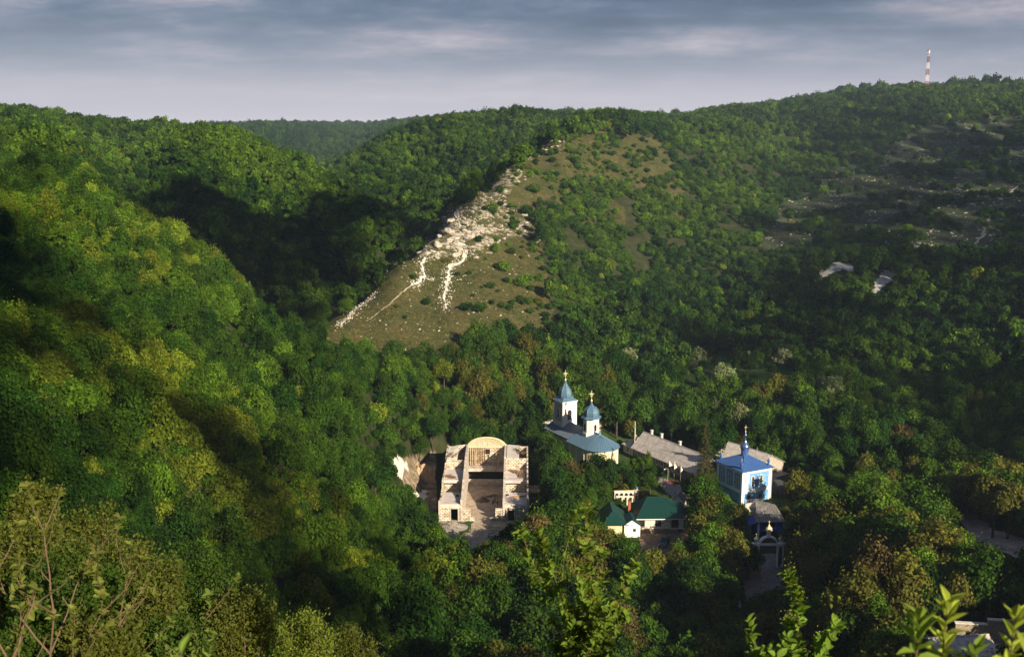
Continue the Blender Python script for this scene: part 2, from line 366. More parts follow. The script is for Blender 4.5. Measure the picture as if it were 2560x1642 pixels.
# ---------------------------------------------------------------- the land
def _land_axes():
    tin = np.tan(np.radians(30.5))
    th_in = np.arctan(np.linspace(-tin, tin, 760))
    th_out = np.linspace(th_in[-1], 2 * math.pi + th_in[0], 120)[1:-1]
    th = np.concatenate([th_in, th_out])
    r = np.concatenate([[0.01, 2.0], np.exp(np.linspace(math.log(5), math.log(150), 190)), np.exp(np.linspace(math.log(150), math.log(1150), 520))[1:], np.exp(np.linspace(math.log(1150), math.log(4400), 90))[1:]])
    return th, r
TH, RR = _land_axes()
def rockiness(x, y):
    """pale bare limestone: 0..1 (bands that follow the contours)"""
    px, py, d = project(x, y, ground(x, y))
    return rock_px(px, py, x, y)
def soft_poly(px, py, poly, amt=14):
    n = fbm(px / 26.0, py / 18.0, 3) * amt; n2 = fbm(px / 26.0 + 50, py / 18.0 + 9, 3) * amt
    return inpoly(px + n, py + n2, poly).astype(float)
SPUR = [(760,870),(860,760),(960,680),(1066,596),(1130,520),(1250,420),(1400,340),(1500,325),(1650,350),(1700,420),(1600,470),(1480,440),(1400,480),(1345,520),(1350,600),(1370,700),(1390,800),(1350,850),(1200,850),(1120,905),(1000,905),(900,880),(830,870)]
ROCKS = [(960,690),(1010,640),(1060,570),(1130,480),(1215,408),(1290,385),(1310,430),(1265,500),(1330,560),(1320,590),(1230,600),(1180,640),(1130,640),(1080,655),(1040,640),(1000,670)]
SLOPE_R = [(1900,620),(1960,500),(2080,420),(2220,370),(2330,300),(2600,290),(2600,640),(2350,620),(2150,610)]
BARE = [[(1590,400),(1650,395),(1715,480),(1690,490),(1600,450)],[(1500,480),(1560,520),(1560,560),(1510,540)],[(1930,560),(1990,540),(1995,600),(1930,600)],[(1660,505),(1720,540),(1700,560)],[(1380,480),(1440,470),(1480,560),(1440,580)],[(2150,420),(2240,430),(2290,460),(2180,480)]]
def _land():
    T, R = np.meshgrid(TH, RR, indexing='ij')
    X = R * np.sin(T); Y = R * np.cos(T); Z = ground(X, Y)
    return X, Y, Z
LX, LY, LZ = _land()
_TU = np.unwrap(TH)
def mesh_z(x, y):
    """height of the built land mesh (bilinear in its own grid)"""
    x = np.asarray(x, float); y = np.asarray(y, float)
    th = np.arctan2(x, y); th = np.where(th < _TU[0], th + 2 * math.pi, th); r = np.hypot(x, y)
    a = np.clip(np.searchsorted(_TU, th) - 1, 0, len(_TU) - 2); b = np.clip(np.searchsorted(RR, r) - 1, 0, len(RR) - 2)
    fa = np.clip((th - _TU[a]) / (_TU[a + 1] - _TU[a]), 0, 1); fb = np.clip((r - RR[b]) / (RR[b + 1] - RR[b]), 0, 1)
    return (LZ[a, b] * (1 - fa) + LZ[a + 1, b] * fa) * (1 - fb) + (LZ[a, b + 1] * (1 - fa) + LZ[a + 1, b + 1] * fa) * fb
def build_land():
    nt_, nr = LX.shape
    co = np.stack([LX, LY, LZ], -1).reshape(-1, 3).astype(np.float32)
    i = np.arange(nt_)[:, None]; j = np.arange(nr - 1)[None]
    a = i * nr + j; b = ((i + 1) % nt_) * nr + j
    f = np.stack([a, a + 1, b + 1, b], -1).reshape(-1, 4)
    me = bpy.data.meshes.new('ground'); me.vertices.add(len(co)); me.vertices.foreach_set('co', co.ravel())
    me.loops.add(f.size); me.loops.foreach_set('vertex_index', f.ravel().astype(np.int32)); me.polygons.add(len(f))
    me.polygons.foreach_set('loop_start', np.arange(0, f.size, 4, dtype=np.int32)); me.polygons.foreach_set('loop_total', np.full(len(f), 4, np.int32))
    me.polygons.foreach_set('use_smooth', np.ones(len(f), bool)); me.update(calc_edges=True)
    px, py, d = project(LX, LY, LZ); front = (LY > 40)
    grass = soft_poly(px, py, SPUR) * front
    slope = soft_poly(px, py, SLOPE_R) * front
    for p in BARE: grass = np.maximum(grass, soft_poly(px, py, p, 8) * front)
    rock = soft_poly(px, py, ROCKS) * front * (LY < 640)
    lawn = soft_poly(px, py, [(1690,960),(1760,900),(1800,880),(1960,900),(2060,940),(2030,985),(1880,1010),(1700,1010)]) * front
    lawn = np.maximum(lawn, soft_poly(px, py, [(1330,1040),(1640,1060),(1990,1120),(1990,1350),(1700,1360),(1380,1330),(1340,1200)]) * front * .8)
    lawn = np.maximum(lawn, soft_poly(px, py, [(1165,1075),(1210,1068),(1235,1095),(1170,1105)], 5) * front)
    dirt = soft_poly(px, py, [(975,1145),(1092,1135),(1092,1300),(1130,1330),(1100,1370),(1060,1260),(1010,1215)], 7) * front
    c = np.stack([grass, np.maximum(rock, 0.0), slope, lawn], -1).reshape(-1, 4).astype(np.float32)
    at_ = me.attributes.new('cover', 'FLOAT_COLOR', 'POINT'); at_.data.foreach_set('color', c.ravel())
    d_ = me.attributes.new('dirt', 'FLOAT', 'POINT'); d_.data.foreach_set('value', dirt.reshape(-1).astype(np.float32))
    m = bpy.data.materials.new('hillside_soil'); m.use_nodes = True; nt = m.node_tree; N = nt.nodes.new; L = nt.links.new; bs = nt.nodes['Principled BSDF']
    bs.inputs['Roughness'].default_value = 0.95; bs.inputs['Specular IOR Level'].default_value = 0.1
    tc = N('ShaderNodeTexCoord')
    def noise(scale, det=8, rough=0.65, st=(1, 1, 1)):
        mp = N('ShaderNodeMapping'); mp.inputs['Scale'].default_value = st; L(tc.outputs['Object'], mp.inputs[0])
        n = N('ShaderNodeTexNoise'); n.inputs['Scale'].default_value = scale; n.inputs['Detail'].default_value = det; n.inputs['Roughness'].default_value = rough; L(mp.outputs[0], n.inputs[0]); return n.outputs['Fac']
    def ramp(x, stops):
        r = N('ShaderNodeValToRGB'); e = r.color_ramp.elements; e[0].position = stops[0][0]; e[0].color = (*stops[0][1], 1); e[1].position = stops[-1][0]; e[1].color = (*stops[-1][1], 1)
        for p, q in stops[1:-1]:
            k = e.new(p); k.color = (*q, 1)
        L(x, r.inputs[0]); return r.outputs[0]
    def mix(f, a, b):
        q = N('ShaderNodeMix'); q.data_type = 'RGBA'; L(f, q.inputs[0])
        for i2, x in ((6, a), (7, b)):
            if isinstance(x, tuple): q.inputs[i2].default_value = (*x, 1)
            else: L(x, q.inputs[i2])
        return q.outputs[2]
    def mul(a, b):
        q = N('ShaderNodeMath'); q.operation = 'MULTIPLY'
        for i2, x in enumerate((a, b)):
            if isinstance(x, float): q.inputs[i2].default_value = x
            else: L(x, q.inputs[i2])
        return q.outputs[0]
    at1 = N('ShaderNodeAttribute'); at1.attribute_name = 'cover'; at2 = N('ShaderNodeAttribute'); at2.attribute_name = 'dirt'
    sp = N('ShaderNodeSeparateColor'); L(at1.outputs['Color'], sp.inputs[0])
    floor = ramp(noise(0.3), [(0.35, (0.018, 0.028, 0.008)), (0.65, (0.05, 0.052, 0.02))])
    g0 = ramp(noise(0.55, 10, 0.75), [(0.34, (0.022, 0.038, 0.010)), (0.47, (0.06, 0.058, 0.018)), (0.60, (0.105, 0.090, 0.034)), (0.74, (0.24, 0.19, 0.11))])
    g1 = ramp(noise(0.09, 5), [(0.4, (0.028, 0.05, 0.011)), (0.62, (0.105, 0.085, 0.032))])
    gmix = N('ShaderNodeMix'); gmix.data_type = 'RGBA'; gmix.inputs[0].default_value = 0.4; L(g0, gmix.inputs[6]); L(g1, gmix.inputs[7])
    rk = ramp(noise(0.45, 9, 0.7, (1, 1, 3.2)), [(0.42, (0.09, 0.08, 0.045)), (0.5, (0.30, 0.26, 0.20)), (0.62, (0.48, 0.43, 0.35))])
    rfac = mul(ramp(noise(0.2, 8, 0.7, (0.7, 0.7, 2.0)), [(0.49, (0, 0, 0)), (0.55, (1, 1, 1))]), sp.outputs[1])
    s0 = ramp(noise(0.25, 10, 0.75), [(0.36, (0.022, 0.034, 0.014)), (0.52, (0.045, 0.058, 0.028)), (0.66, (0.085, 0.085, 0.055))])
    sr = ramp(noise(0.22, 10, 0.78, (0.35, 0.8, 2.6)), [(0.585, (0, 0, 0)), (0.63, (1, 1, 1))])
    s1 = mix(sr, s0, (0.33, 0.31, 0.28))
    lw = ramp(noise(0.8), [(0.35, (0.03, 0.06, 0.012)), (0.65, (0.065, 0.11, 0.022))])
    dt = ramp(noise(0.5, 9, 0.7), [(0.38, (0.12, 0.085, 0.05)), (0.55, (0.3, 0.235, 0.16)), (0.68, (0.55, 0.47, 0.37))])
    c1 = mix(sp.outputs[0], floor, gmix.outputs[2]); c2 = mix(rfac, c1, rk); c3 = mix(sp.outputs[2], c2, s1)
    c4 = mix(at1.outputs['Alpha'], c3, lw); c5 = mix(at2.outputs['Fac'], c4, dt)
    L(c5, bs.inputs['Base Color'])
    bp = N('ShaderNodeBump'); bp.inputs['Strength'].default_value = 0.8; bp.inputs['Distance'].default_value = 0.6; L(noise(0.7, 10, 0.75, (1, 1, 2)), bp.inputs['Height']); L(bp.outputs[0], bs.inputs['Normal'])
    me.materials.append(m)
    o = link('ground', me); tag(o, kind='structure')
build_land()
# ---------------------------------------------------------------- trees
def rnd_dir(rs, n):
    v = rs.normal(size=(n, 3)); return v / np.linalg.norm(v, axis=1, keepdims=True)
def leaf_quads(rs, P, Nn, size, asp=0.7):
    """quads centred at P with normals Nn"""
    n = len(P); r = rnd_dir(rs, n); a = np.cross(Nn, r); a /= np.linalg.norm(a, axis=1, keepdims=True) + 1e-9; b = np.cross(Nn, a)
    s = (size * rs.uniform(0.6, 1.35, n))[:, None]
    A = a * s; B = b * s * asp
    k = 0.25
    return np.stack([P - A, P - B + A * k * rs.uniform(-1, 1, (n, 1)), P + A, P + B], 1).reshape(-1, 3)
def make_crown(seed, nleaf, size, lobes=14, shape=(1, 1, 1), spread=0.62, lobe_r=0.42, spiky=0.0):
    """unit crown: radius ~1, centred on the origin"""
    rs = np.random.RandomState(seed)
    d = rnd_dir(rs, lobes); d[:, 2] = d[:, 2] * 0.75 + 0.1
    rad = spread * rs.uniform(0.45, 1.1, lobes) ** 0.6
    c = d * rad[:, None]; c[0] = (0, 0, 0.15)
    lr = lobe_r * rs.uniform(0.6, 1.25, lobes); lr[0] = 0.62
    w = lr ** 2; w /= w.sum(); L_ = rs.choice(lobes, nleaf, p=w)
    dd = rnd_dir(rs, nleaf); dd[:, 2] = np.where(dd[:, 2] < -0.3, -dd[:, 2] * 0.6, dd[:, 2])
    # small tufts on each lobe
    tuft = np.round(dd * 3.2) / 3.2 + rs.normal(size=dd.shape) * 0.13
    dd = dd * 0.45 + tuft * 0.55
    rr = lr[L_] * np.clip(rs.normal(0.92, 0.14 + spiky, nleaf), 0.3, 1.7)
    P = (c[L_] + dd * rr[:, None]) * np.array(shape)
    Nn = dd + rnd_dir(rs, nleaf) * 0.75; Nn /= np.linalg.norm(Nn, axis=1, keepdims=True)
    V = leaf_quads(rs, P, Nn, size)
    lt = rs.uniform(0.65, 1.35, lobes)
    var = lt[L_] * rs.uniform(0.65, 1.35, nleaf)
    return V, var
def make_trunk(seed, H, r0, spread=0.35, limbs=5):
    """unit crown scale: trunk from z=-H up into the crown"""
    rs = random.Random(seed); b = MB()
    top = Vector((rs.uniform(-.08, .08), rs.uniform(-.08, .08), 0.25))
    b.tube([(0, 0, -H - 0.25), (rs.uniform(-.04, .04), rs.uniform(-.04, .04), -H * 0.5), top * 0.4 + Vector((0, 0, -0.2)), top], [r0 * 1.25, r0, r0 * 0.7, r0 * 0.3], 6)
    for i in range(limbs):
        a = 2 * math.pi * i / limbs + rs.uniform(-.4, .4); z0 = rs.uniform(-0.55, 0.0)
        e = Vector((math.cos(a) * rs.uniform(.4, .7), math.sin(a) * rs.uniform(.4, .7), z0 + rs.uniform(.3, .6)))
        b.tube([(0, 0, z0), e * 0.5 + Vector((0, 0, z0 * 0.4)), e], [r0 * 0.55, r0 * 0.38, r0 * 0.12], 4)
    return b
CROWNS = []   # near variants: (crown mesh, trunk mesh)
for i in range(7):
    V_, var_ = make_crown(100 + i, 3400, 0.062, lobes=15 + i, shape=(1, 1, 1.02 + 0.16 * (i % 3)), spread=0.70 + 0.03 * (i % 3), lobe_r=.36)
    CROWNS.append((quads_mesh('crown', V_, M_LEAF, var_), mesh_from('trunk', *(lambda b: (b.v, b.f))(make_trunk(i, 1.15, 0.055)), M_BARK)))
for i in range(2):   # open, spiky crowns
    V_, var_ = make_crown(200 + i, 2300, 0.055, lobes=16, shape=(0.85, 0.85, 1.25), spread=0.75, lobe_r=0.3, spiky=0.14)
    CROWNS.append((quads_mesh('crown', V_, M_LEAF, var_), mesh_from('trunk', *(lambda b: (b.v, b.f))(make_trunk(50 + i, 1.2, 0.05, limbs=9)), M_BARK)))
NEARC = []
for i in range(4):
    V_, var_ = make_crown(150 + i, 6500, 0.052, lobes=17 + i, shape=(1, 1, 1.0), spread=0.68, lobe_r=0.36, spiky=.05)
    NEARC.append((quads_mesh('crown', V_, M_LEAF, var_), mesh_from('trunk', *(lambda b: (b.v, b.f))(make_trunk(80 + i, 1.15, 0.05)), M_BARK)))
FAR = []
for i in range(5):
    V_, var_ = make_crown(300 + i, 560, 0.14, lobes=10 + i, shape=(1, 1, 1.1), spread=.7, lobe_r=.36)
    FAR.append(quads_mesh('crown', V_, M_LEAF, var_))
SHRUBS = []
for i in range(4):
    V_, var_ = make_crown(400 + i, 1100, 0.10, lobes=9, shape=(1, 1, 0.8), spread=0.6, lobe_r=0.4, spiky=0.1)
    SHRUBS.append(quads_mesh('shrub', V_, M_LEAF, var_))
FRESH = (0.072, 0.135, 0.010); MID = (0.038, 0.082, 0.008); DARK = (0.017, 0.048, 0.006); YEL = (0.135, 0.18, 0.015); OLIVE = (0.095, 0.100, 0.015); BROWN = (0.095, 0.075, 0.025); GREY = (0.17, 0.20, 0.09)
PAL = dict(fresh=FRESH, mid=MID, dark=DARK, yellow=YEL, olive=OLIVE, brown=BROWN, grey=GREY)
TONEWORD = dict(fresh='fresh green', mid='mid green', dark='dark green', yellow='yellow-green', olive='olive green', brown='brown-leaved', grey='white-flowering')
# regions seen in the photo: (polygon in photo pixels, place words)
PROT = [  # what must stay in view of the photo: (polygon, farthest distance of a tree that may hide it)
 ([(1092,1122),(1150,1116),(1200,1098),(1255,1116),(1308,1122),(1318,1180),(1350,1198),(1352,1270),(1322,1285),(1290,1300),(1252,1312),(1232,1345),(1180,1376),(1125,1345),(1106,1312),(1096,1298)], 269),
 ([(978,1152),(1092,1142),(1092,1290),(1062,1250),(1020,1205)], 268),
 ([(1358,1078),(1374,1072),(1374,1004),(1404,930),(1438,1004),(1436,1062),(1453,1068),(1452,1042),(1476,975),(1500,1040),(1506,1062),(1552,1114),(1548,1150),(1500,1132),(1470,1138),(1450,1155),(1415,1112)], 300),
 ([(1548,1108),(1575,1105),(1575,1055),(1585,1055),(1588,1092),(1612,1074),(1745,1110),(1728,1176),(1712,1190),(1585,1142),(1552,1130)], 292),
 ([(1778,1155),(1818,1104),(1846,1108),(1852,1068),(1862,1068),(1868,1118),(1928,1136),(1966,1160),(1966,1205),(1934,1250),(1942,1300),(1948,1335),(1952,1422),(1930,1425),(1902,1375),(1886,1330),(1880,1268),(1850,1262),(1815,1222),(1796,1200)], 262),
 ([(1512,1300),(1525,1266),(1540,1282),(1600,1240),(1650,1240),(1722,1290),(1716,1345),(1692,1372),(1640,1390),(1608,1352),(1555,1334),(1530,1318)], 236),
 ([(1642,1190),(1700,1214),(1712,1252),(1690,1245),(1655,1215)], 262),
 ([(1534,1218),(1610,1218),(1612,1252),(1536,1252)], 249),
 ([(1905,1380),(1950,1380),(1952,1440),(1945,1490),(1900,1480),(1865,1470),(1870,1440),(1900,1420)], 205),
 ([(2386,1277),(2420,1282),(2490,1320),(2570,1352),(2570,1408),(2480,1372),(2395,1305)], 235),
 ([(2345,1612),(2400,1552),(2570,1552),(2570,1642),(2345,1642)], 140),
 ([(2045,700),(2088,660),(2135,664),(2132,676),(2090,682)], 520),([(2184,735),(2200,686),(2234,676),(2214,714)], 520),
 ([(1360,1062),(1368,1042),(1300,1042),(1275,1066)], 300),
 ([(1045,755),(1060,600),(1200,560),(1180,650),(1130,790),(1100,790)], 420),([(820,860),(900,780),(960,720),(1000,720),(900,830)], 360),
 ([(1740,1055),(1772,1055),(1790,1150),(1725,1165)], 238),
]
PROT_A = [(np.array(p, float), y) for p, y in PROT]
NOTREE_XY = [  # building plots (world): x0,x1,y0,y1
 (-18.5, 6.5, 229, 266), (24, 42, 212, 238), (18, 31, 219, 233), (52, 68, 236, 256), (46, 62, 196, 212), (52, 72, 117, 137)]
CLEAR = [([(1690,965),(1760,900),(1800,882),(1960,905),(2050,945),(2030,990),(1880,1012),(1700,1012)], 0.12),
 ([(75,296),(215,296),(215,312),(75,312)], 0.0), ([(1165,1070),(1215,1065),(1240,1095),(1170,1105)], 0.0)]
def scatter():
    rs = np.random.RandomState(5); out = []
    for (ya, yb, sp) in ((48, 120, 2.5), (120, 200, 2.95), (200, 330, 3.3), (330, 640, 3.8), (640, 1250, 5.0), (1250, 2300, 10.0)):
        ys = np.arange(ya, yb, sp * 0.87)
        for j, y in enumerate(ys):
            w = 0.545 * y + 12; xs = np.arange(-w, w, sp) + (sp / 2 if j % 2 else 0)
            out.append(np.stack([xs + rs.uniform(-.42, .42, len(xs)) * sp, np.full(len(xs), y) + rs.uniform(-.42, .42, len(xs)) * sp, np.full(len(xs), sp)], -1))
    P = np.concatenate(out); x, y, sp = P.T
    z = mesh_z(x, y); px, py, d = project(x, y, z + 2)
    keep = np.ones(len(x), bool); U = rs.rand(len(x))
    open_ = np.zeros(len(x), bool)
    jx = fbm(px / 30.0, py / 20.0, 4) * 34; spur = inpoly(px + jx, py + jx, SPUR) & (y > 290) & (y < 720); open_ |= spur
    slope = inpoly(px, py, SLOPE_R) & (y > 420); 
    for p in BARE: open_ |= inpoly(px + jx * .5, py + jx * .5, p) & (y > 300)
    keep &= ~(open_ & ~((U < .02) | (U < np.clip((px - 1150) / 300, 0, .85) * (fbm(x / 9.0, y / 9.0, 3) > -.03))))
    # right slopes: broken scrub, thinning toward the stony part
    midr = inpoly(px, py, [(1350,520),(1400,440),(1500,350),(1700,330),(2000,340),(2330,290),(2600,280),(2600,640),(2100,640),(1800,720),(1600,760),(1390,820)]) & (y > 330)
    cov = fbm(x / 15.0, y / 15.0, 4)
    keep &= ~(midr & (cov < -0.30)); keep &= ~(slope & (cov < 0.05)); keep &= ~(slope & (U < 0.35))
    for p, dens in CLEAR: keep &= ~(inpoly(px, py, p) & (U > dens) & (y > 250))
    for a, b, c, e in NOTREE_XY: keep &= ~((x > a) & (x < b) & (y > c) & (y < e))
    # church, long house, grey house, courtyard in their own turned frame
    ax, ay = 0.5, -0.866
    def turned(cx, cy, l0, l1, w0, w1):
        l = (x - cx) * ax + (y - cy) * ay; w = (x - cx) * -ay + (y - cy) * ax
        return (l > l0) & (l < l1) & (w > w0) & (w < w1)
    keep &= ~turned(15.3, 288.7, -4, 24, -5.2, 6.2); keep &= ~turned(33.7, 281, -8, 30, -1.5, 10); keep &= ~turned(58.5, 269.4, -1, 16, -5.5, 6)
    keep &= (y > 50)
    x, y, z, sp, U, midr, slope = [a[keep] for a in (x, y, z, sp, U, midr, slope)]
    n = len(x)
    R = sp * (.42 + .62 * rs.rand(n) ** 1.6); R = np.where(y > 640, R * .82, R); _op = spur[keep]; midr = midr | _op; R = np.where(midr, R * 0.85, R); R = np.where(_op, R * rs.uniform(.4, 1.1, n) ** 1.2, R); R = np.where((x > -14) & (y < 330) & (y > 100), R * 1.38, R); R = np.where(y > 1250, R * 0.9, R)
    R = np.where((px[keep] > 1900) & (y < 240), R * 1.12, R)
    H = R * rs.uniform(0.85, 1.95, n)         # height of the crown centre
    _nb = ((x > 45) & (x < 98) & (y > 200) & (y < 262)) | ((x > 14) & (x < 30) & (y > 225) & (y < 262)); R = np.where(_nb, R * .72, R); H = np.where(_nb, H * .6, H); H = np.where(midr, H * 0.7, H); H = np.where(y > 640, np.minimum(H, R * 1.25), H)
    px, py, d = project(x, y, z + H)
    pr = R * F_PX / d
    ok = np.ones(n, bool); cs = [(math.cos(a), math.sin(a)) for a in np.linspace(0, 2 * math.pi, 9)[:-1]] + [(0, 0)]
    for poly, ymax in PROT_A:
        near = (y < ymax) & (px > poly[:, 0].min() - 80) & (px < poly[:, 0].max() + 80) & (py > poly[:, 1].min() - 80) & (py < poly[:, 1].max() + 80)
        for c_, s_ in cs: ok &= ~(near & inpoly(px + c_ * pr * 0.88, py + s_ * pr * 0.95, [tuple(q) for q in poly]))
    # keep only what stands in or just beside the view, not deep behind a crest
    A = [a[ok] for a in (x, y, z, R, H, px, py, pr, midr, slope, d)]
    return A, rs
def tone_of(x, y, px, py, u):
    n = fbm(x / 45.0 + 11, y / 45.0, 3) + (u - 0.5) * 0.75
    if y > 1250: return 'mid' if n > -0.1 else 'dark'
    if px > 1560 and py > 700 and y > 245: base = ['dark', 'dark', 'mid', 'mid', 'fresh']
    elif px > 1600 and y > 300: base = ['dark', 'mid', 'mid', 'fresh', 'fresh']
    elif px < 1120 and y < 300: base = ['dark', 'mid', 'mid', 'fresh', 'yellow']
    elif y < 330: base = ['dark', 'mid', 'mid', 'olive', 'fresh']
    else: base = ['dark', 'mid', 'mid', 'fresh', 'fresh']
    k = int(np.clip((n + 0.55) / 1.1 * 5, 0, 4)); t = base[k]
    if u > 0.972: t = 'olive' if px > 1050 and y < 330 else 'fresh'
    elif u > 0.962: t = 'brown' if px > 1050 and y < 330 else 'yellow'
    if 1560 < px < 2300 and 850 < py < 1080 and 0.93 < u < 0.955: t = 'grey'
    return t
(TX, TY, TZ, TR, THH, TPX, TPY, TPR, TMID, TSL, TD), _rs4 = scatter()
# which trees show largest: an id buffer painted near to far over the land's own depth
def visible_share():
    Wd, Hd = 640, 410; k = 2560.0 / Wd
    buf = -np.ones((Hd, Wd), int); cnt = np.zeros(len(TX), int)
    gx, gy = np.meshgrid((np.arange(Wd) + .5) * k, (np.arange(Hd) + .5) * k)
    u = (gx - CX) / F_PX; v = -(gy - CY) / F_PX; t = u / (CT + v * ST); s = (v * CT - ST) / (CT + v * ST)
    dep = np.full((Hd, Wd), 1e9); done = np.zeros((Hd, Wd), bool)
    for yy in np.exp(np.linspace(math.log(25), math.log(3000), 420)):
        g = mesh_z(t * yy, np.full_like(t, yy)); new = (CAMZ + s * yy < g) & ~done; dep[new] = yy; done |= new
        if done.all(): break
    for poly, ymax in PROT_A[:8]: dep[inpoly(gx, gy, [tuple(q) for q in poly])] = np.minimum(dep[inpoly(gx, gy, [tuple(q) for q in poly])], ymax)
    order = np.argsort(TD)
    for i in order:
        cx_, cy_, r = TPX[i] / k, TPY[i] / k, TPR[i] / k * 0.92
        x0, x1, y0, y1 = int(max(0, cx_ - r)), int(min(Wd, cx_ + r + 1)), int(max(0, cy_ - r)), int(min(Hd, cy_ + r + 1))
        if x0 >= x1 or y0 >= y1: continue
        sub = buf[y0:y1, x0:x1]; yy, xx = np.mgrid[y0:y1, x0:x1]
        m = (sub < 0) & ((xx + .5 - cx_) ** 2 + (yy + .5 - cy_) ** 2 < r * r) & (dep[y0:y1, x0:x1] > TY[i] - 6)
        sub[m] = i; cnt[i] = m.sum()
    # second look: distances to the depth buffer decide what lies deep behind a crest
    return cnt, dep
VIS, DEP = visible_share()
def _keepers():
    k = 4.0; ix = np.clip((TPX / k).astype(int), 0, 639); iy = np.clip(((TPY - TPR) / k).astype(int), 0, 409)
    behind = TY > DEP[iy, ix] + 45
    inframe = (TPX > 0) & (TPX < 2560)
    return (VIS > 0) | ~(behind & inframe)
KEEP = _keepers()
def region_words(px, py, y):
    if y > 1250: return 'on the hazy far hill'
    if px < 1120 and y < 300: return 'on the slope beside the ruin' if px > 700 and py > 800 else 'on the near slope'
    if px < 1060 and y < 640: return 'on the second hill'
    if y > 640: return 'on the plateau slope'
    if px > 1980 and y < 245: return 'below the dirt road'
    if y < 215: return 'below the buildings'
    if px < 1360 and y < 300: return 'near the ruin'
    if px < 1640 and y < 300: return 'between ruin and churches'
    if y < 262 and px < 1980: return 'by the blue church'
    if py > 840 and px > 1560: return 'in the shaded wood'
    if px < 1640: return 'below the stony spur'
    return 'on the scrubby slope'
_used = {}
_ON = 'zero one two three four five six seven eight nine ten eleven twelve thirteen fourteen fifteen sixteen seventeen eighteen nineteen'.split()
_TE = '  twenty thirty forty fifty sixty seventy eighty ninety'.split(' ')
def numword(n):
    n = max(0, min(99, int(round(n))))
    return _ON[n] if n < 20 else _TE[n // 10] + ('' if n % 10 == 0 else _ON[n % 10])
def place_label(head, px, py, tail):
    """says where in the photo a thing stands, in hundredths of its width and height"""
    a, b = px / 25.6, py / 16.42
    for extra in ('', ' lower', ' higher', ' narrower', ' wider', ' dimmer', ' paler'):
        t = f"{head} {tail},{extra} {numword(a)} percent across {numword(b)} down"
        if t not in _used: break
    _used[t] = 1; return t
def grow():
    rs = np.random.RandomState(9); n = len(TX)
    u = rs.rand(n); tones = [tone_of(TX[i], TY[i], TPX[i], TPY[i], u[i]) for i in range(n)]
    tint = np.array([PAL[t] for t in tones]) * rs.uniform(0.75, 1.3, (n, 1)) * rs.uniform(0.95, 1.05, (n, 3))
    nearv = TY < 345
    var = np.where(nearv, rs.choice(9, n, p=[.11, .11, .11, .11, .11, .1, .1, .125, .125]), 9 + rs.randint(0, 5, n))
    scrub = TMID | TSL
    var = np.where(TY < 95, 18 + rs.randint(0, 4, n), var)
    var = np.where(scrub, 14 + rs.randint(0, 4, n), var)
    rot = rs.uniform(0, 2 * math.pi, n); sz = rs.uniform(0.85, 1.5, n)
    vis = np.where(KEEP, VIS, 0)
    ind = np.zeros(n, bool)
    tr = np.nonzero(~scrub & nearv & KEEP)[0]; tr = tr[np.argsort(-vis[tr])][:285]; ind[tr] = True
    sh = np.nonzero(scrub & KEEP)[0]; sh = sh[np.argsort(-vis[sh])][:200]; ind[sh] = True
    src = {}
    for i in np.nonzero(ind)[0]:
        i = int(i); v = int(var[i]); R = float(TR[i]); H = float(THH[i])
        loc = (float(TX[i]), float(TY[i]), float(TZ[i]))
        if v < 9 or v >= 18:
            bare = 7 <= v < 9
            head = f"{TONEWORD[tones[i]]} {'sparse' if bare else 'leafy'} tree"
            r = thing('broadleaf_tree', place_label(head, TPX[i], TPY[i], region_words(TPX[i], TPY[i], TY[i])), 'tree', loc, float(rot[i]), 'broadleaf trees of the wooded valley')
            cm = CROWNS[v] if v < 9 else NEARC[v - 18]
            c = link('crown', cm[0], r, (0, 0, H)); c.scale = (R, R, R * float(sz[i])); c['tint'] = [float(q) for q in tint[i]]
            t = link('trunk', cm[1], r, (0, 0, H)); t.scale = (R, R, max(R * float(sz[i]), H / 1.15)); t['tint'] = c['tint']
            src.setdefault(v, (c, t))
        else:
            o = link('shrub', SHRUBS[v - 14]); o.location = (loc[0], loc[1], loc[2] + R * 0.45); o.rotation_euler = (0, 0, float(rot[i])); o.scale = (R * 1.1, R * 1.1, R * float(sz[i]) * 1.15)
            o['tint'] = [float(q) for q in tint[i]]
            tag(o, place_label(f"{TONEWORD[tones[i]]} scrub bush", TPX[i], TPY[i], region_words(TPX[i], TPY[i], TY[i])), 'bush', 'bushes scattered over the scrubby slopes'); src.setdefault(v, (o,))
    # the rest: one mass of woodland
    rest = np.nonzero(~ind & KEEP)[0]
    me = bpy.data.meshes.new('woodland'); me.vertices.add(len(rest))
    zc = np.where(scrub, TR * 0.45, THH)
    me.vertices.foreach_set('co', np.stack([TX[rest], TY[rest], (TZ + zc)[rest]], -1).astype(np.float32).ravel())
    me.attributes.new('variant', 'INT', 'POINT').data.foreach_set('value', var[rest].astype(np.int32))
    me.attributes.new('turn', 'FLOAT_VECTOR', 'POINT').data.foreach_set('vector', np.stack([0 * rot[rest], 0 * rot[rest], rot[rest]], -1).astype(np.float32).ravel())
    sc = np.where(scrub, 1.1, 1.0)
    me.attributes.new('size', 'FLOAT_VECTOR', 'POINT').data.foreach_set('vector', np.stack([TR * sc, TR * sc, TR * sz * np.where(scrub, 1.15, 1.0)], -1)[rest].astype(np.float32).ravel())
    me.attributes.new('tint', 'FLOAT_COLOR', 'POINT').data.foreach_set('color', np.concatenate([tint[rest], np.ones((len(rest), 1))], 1).astype(np.float32).ravel())
    me.materials.append(M_LEAF); me.update()
    wood = link('woodland', me); tag(wood, kind='stuff'); wood['label'] = 'dense broadleaf woodland covering the hills and valley sides'
    ng = bpy.data.node_groups.new('woodland', 'GeometryNodeTree'); ng.interface.new_socket('Geometry', in_out='INPUT', socket_type='NodeSocketGeometry'); ng.interface.new_socket('Geometry', in_out='OUTPUT', socket_type='NodeSocketGeometry')
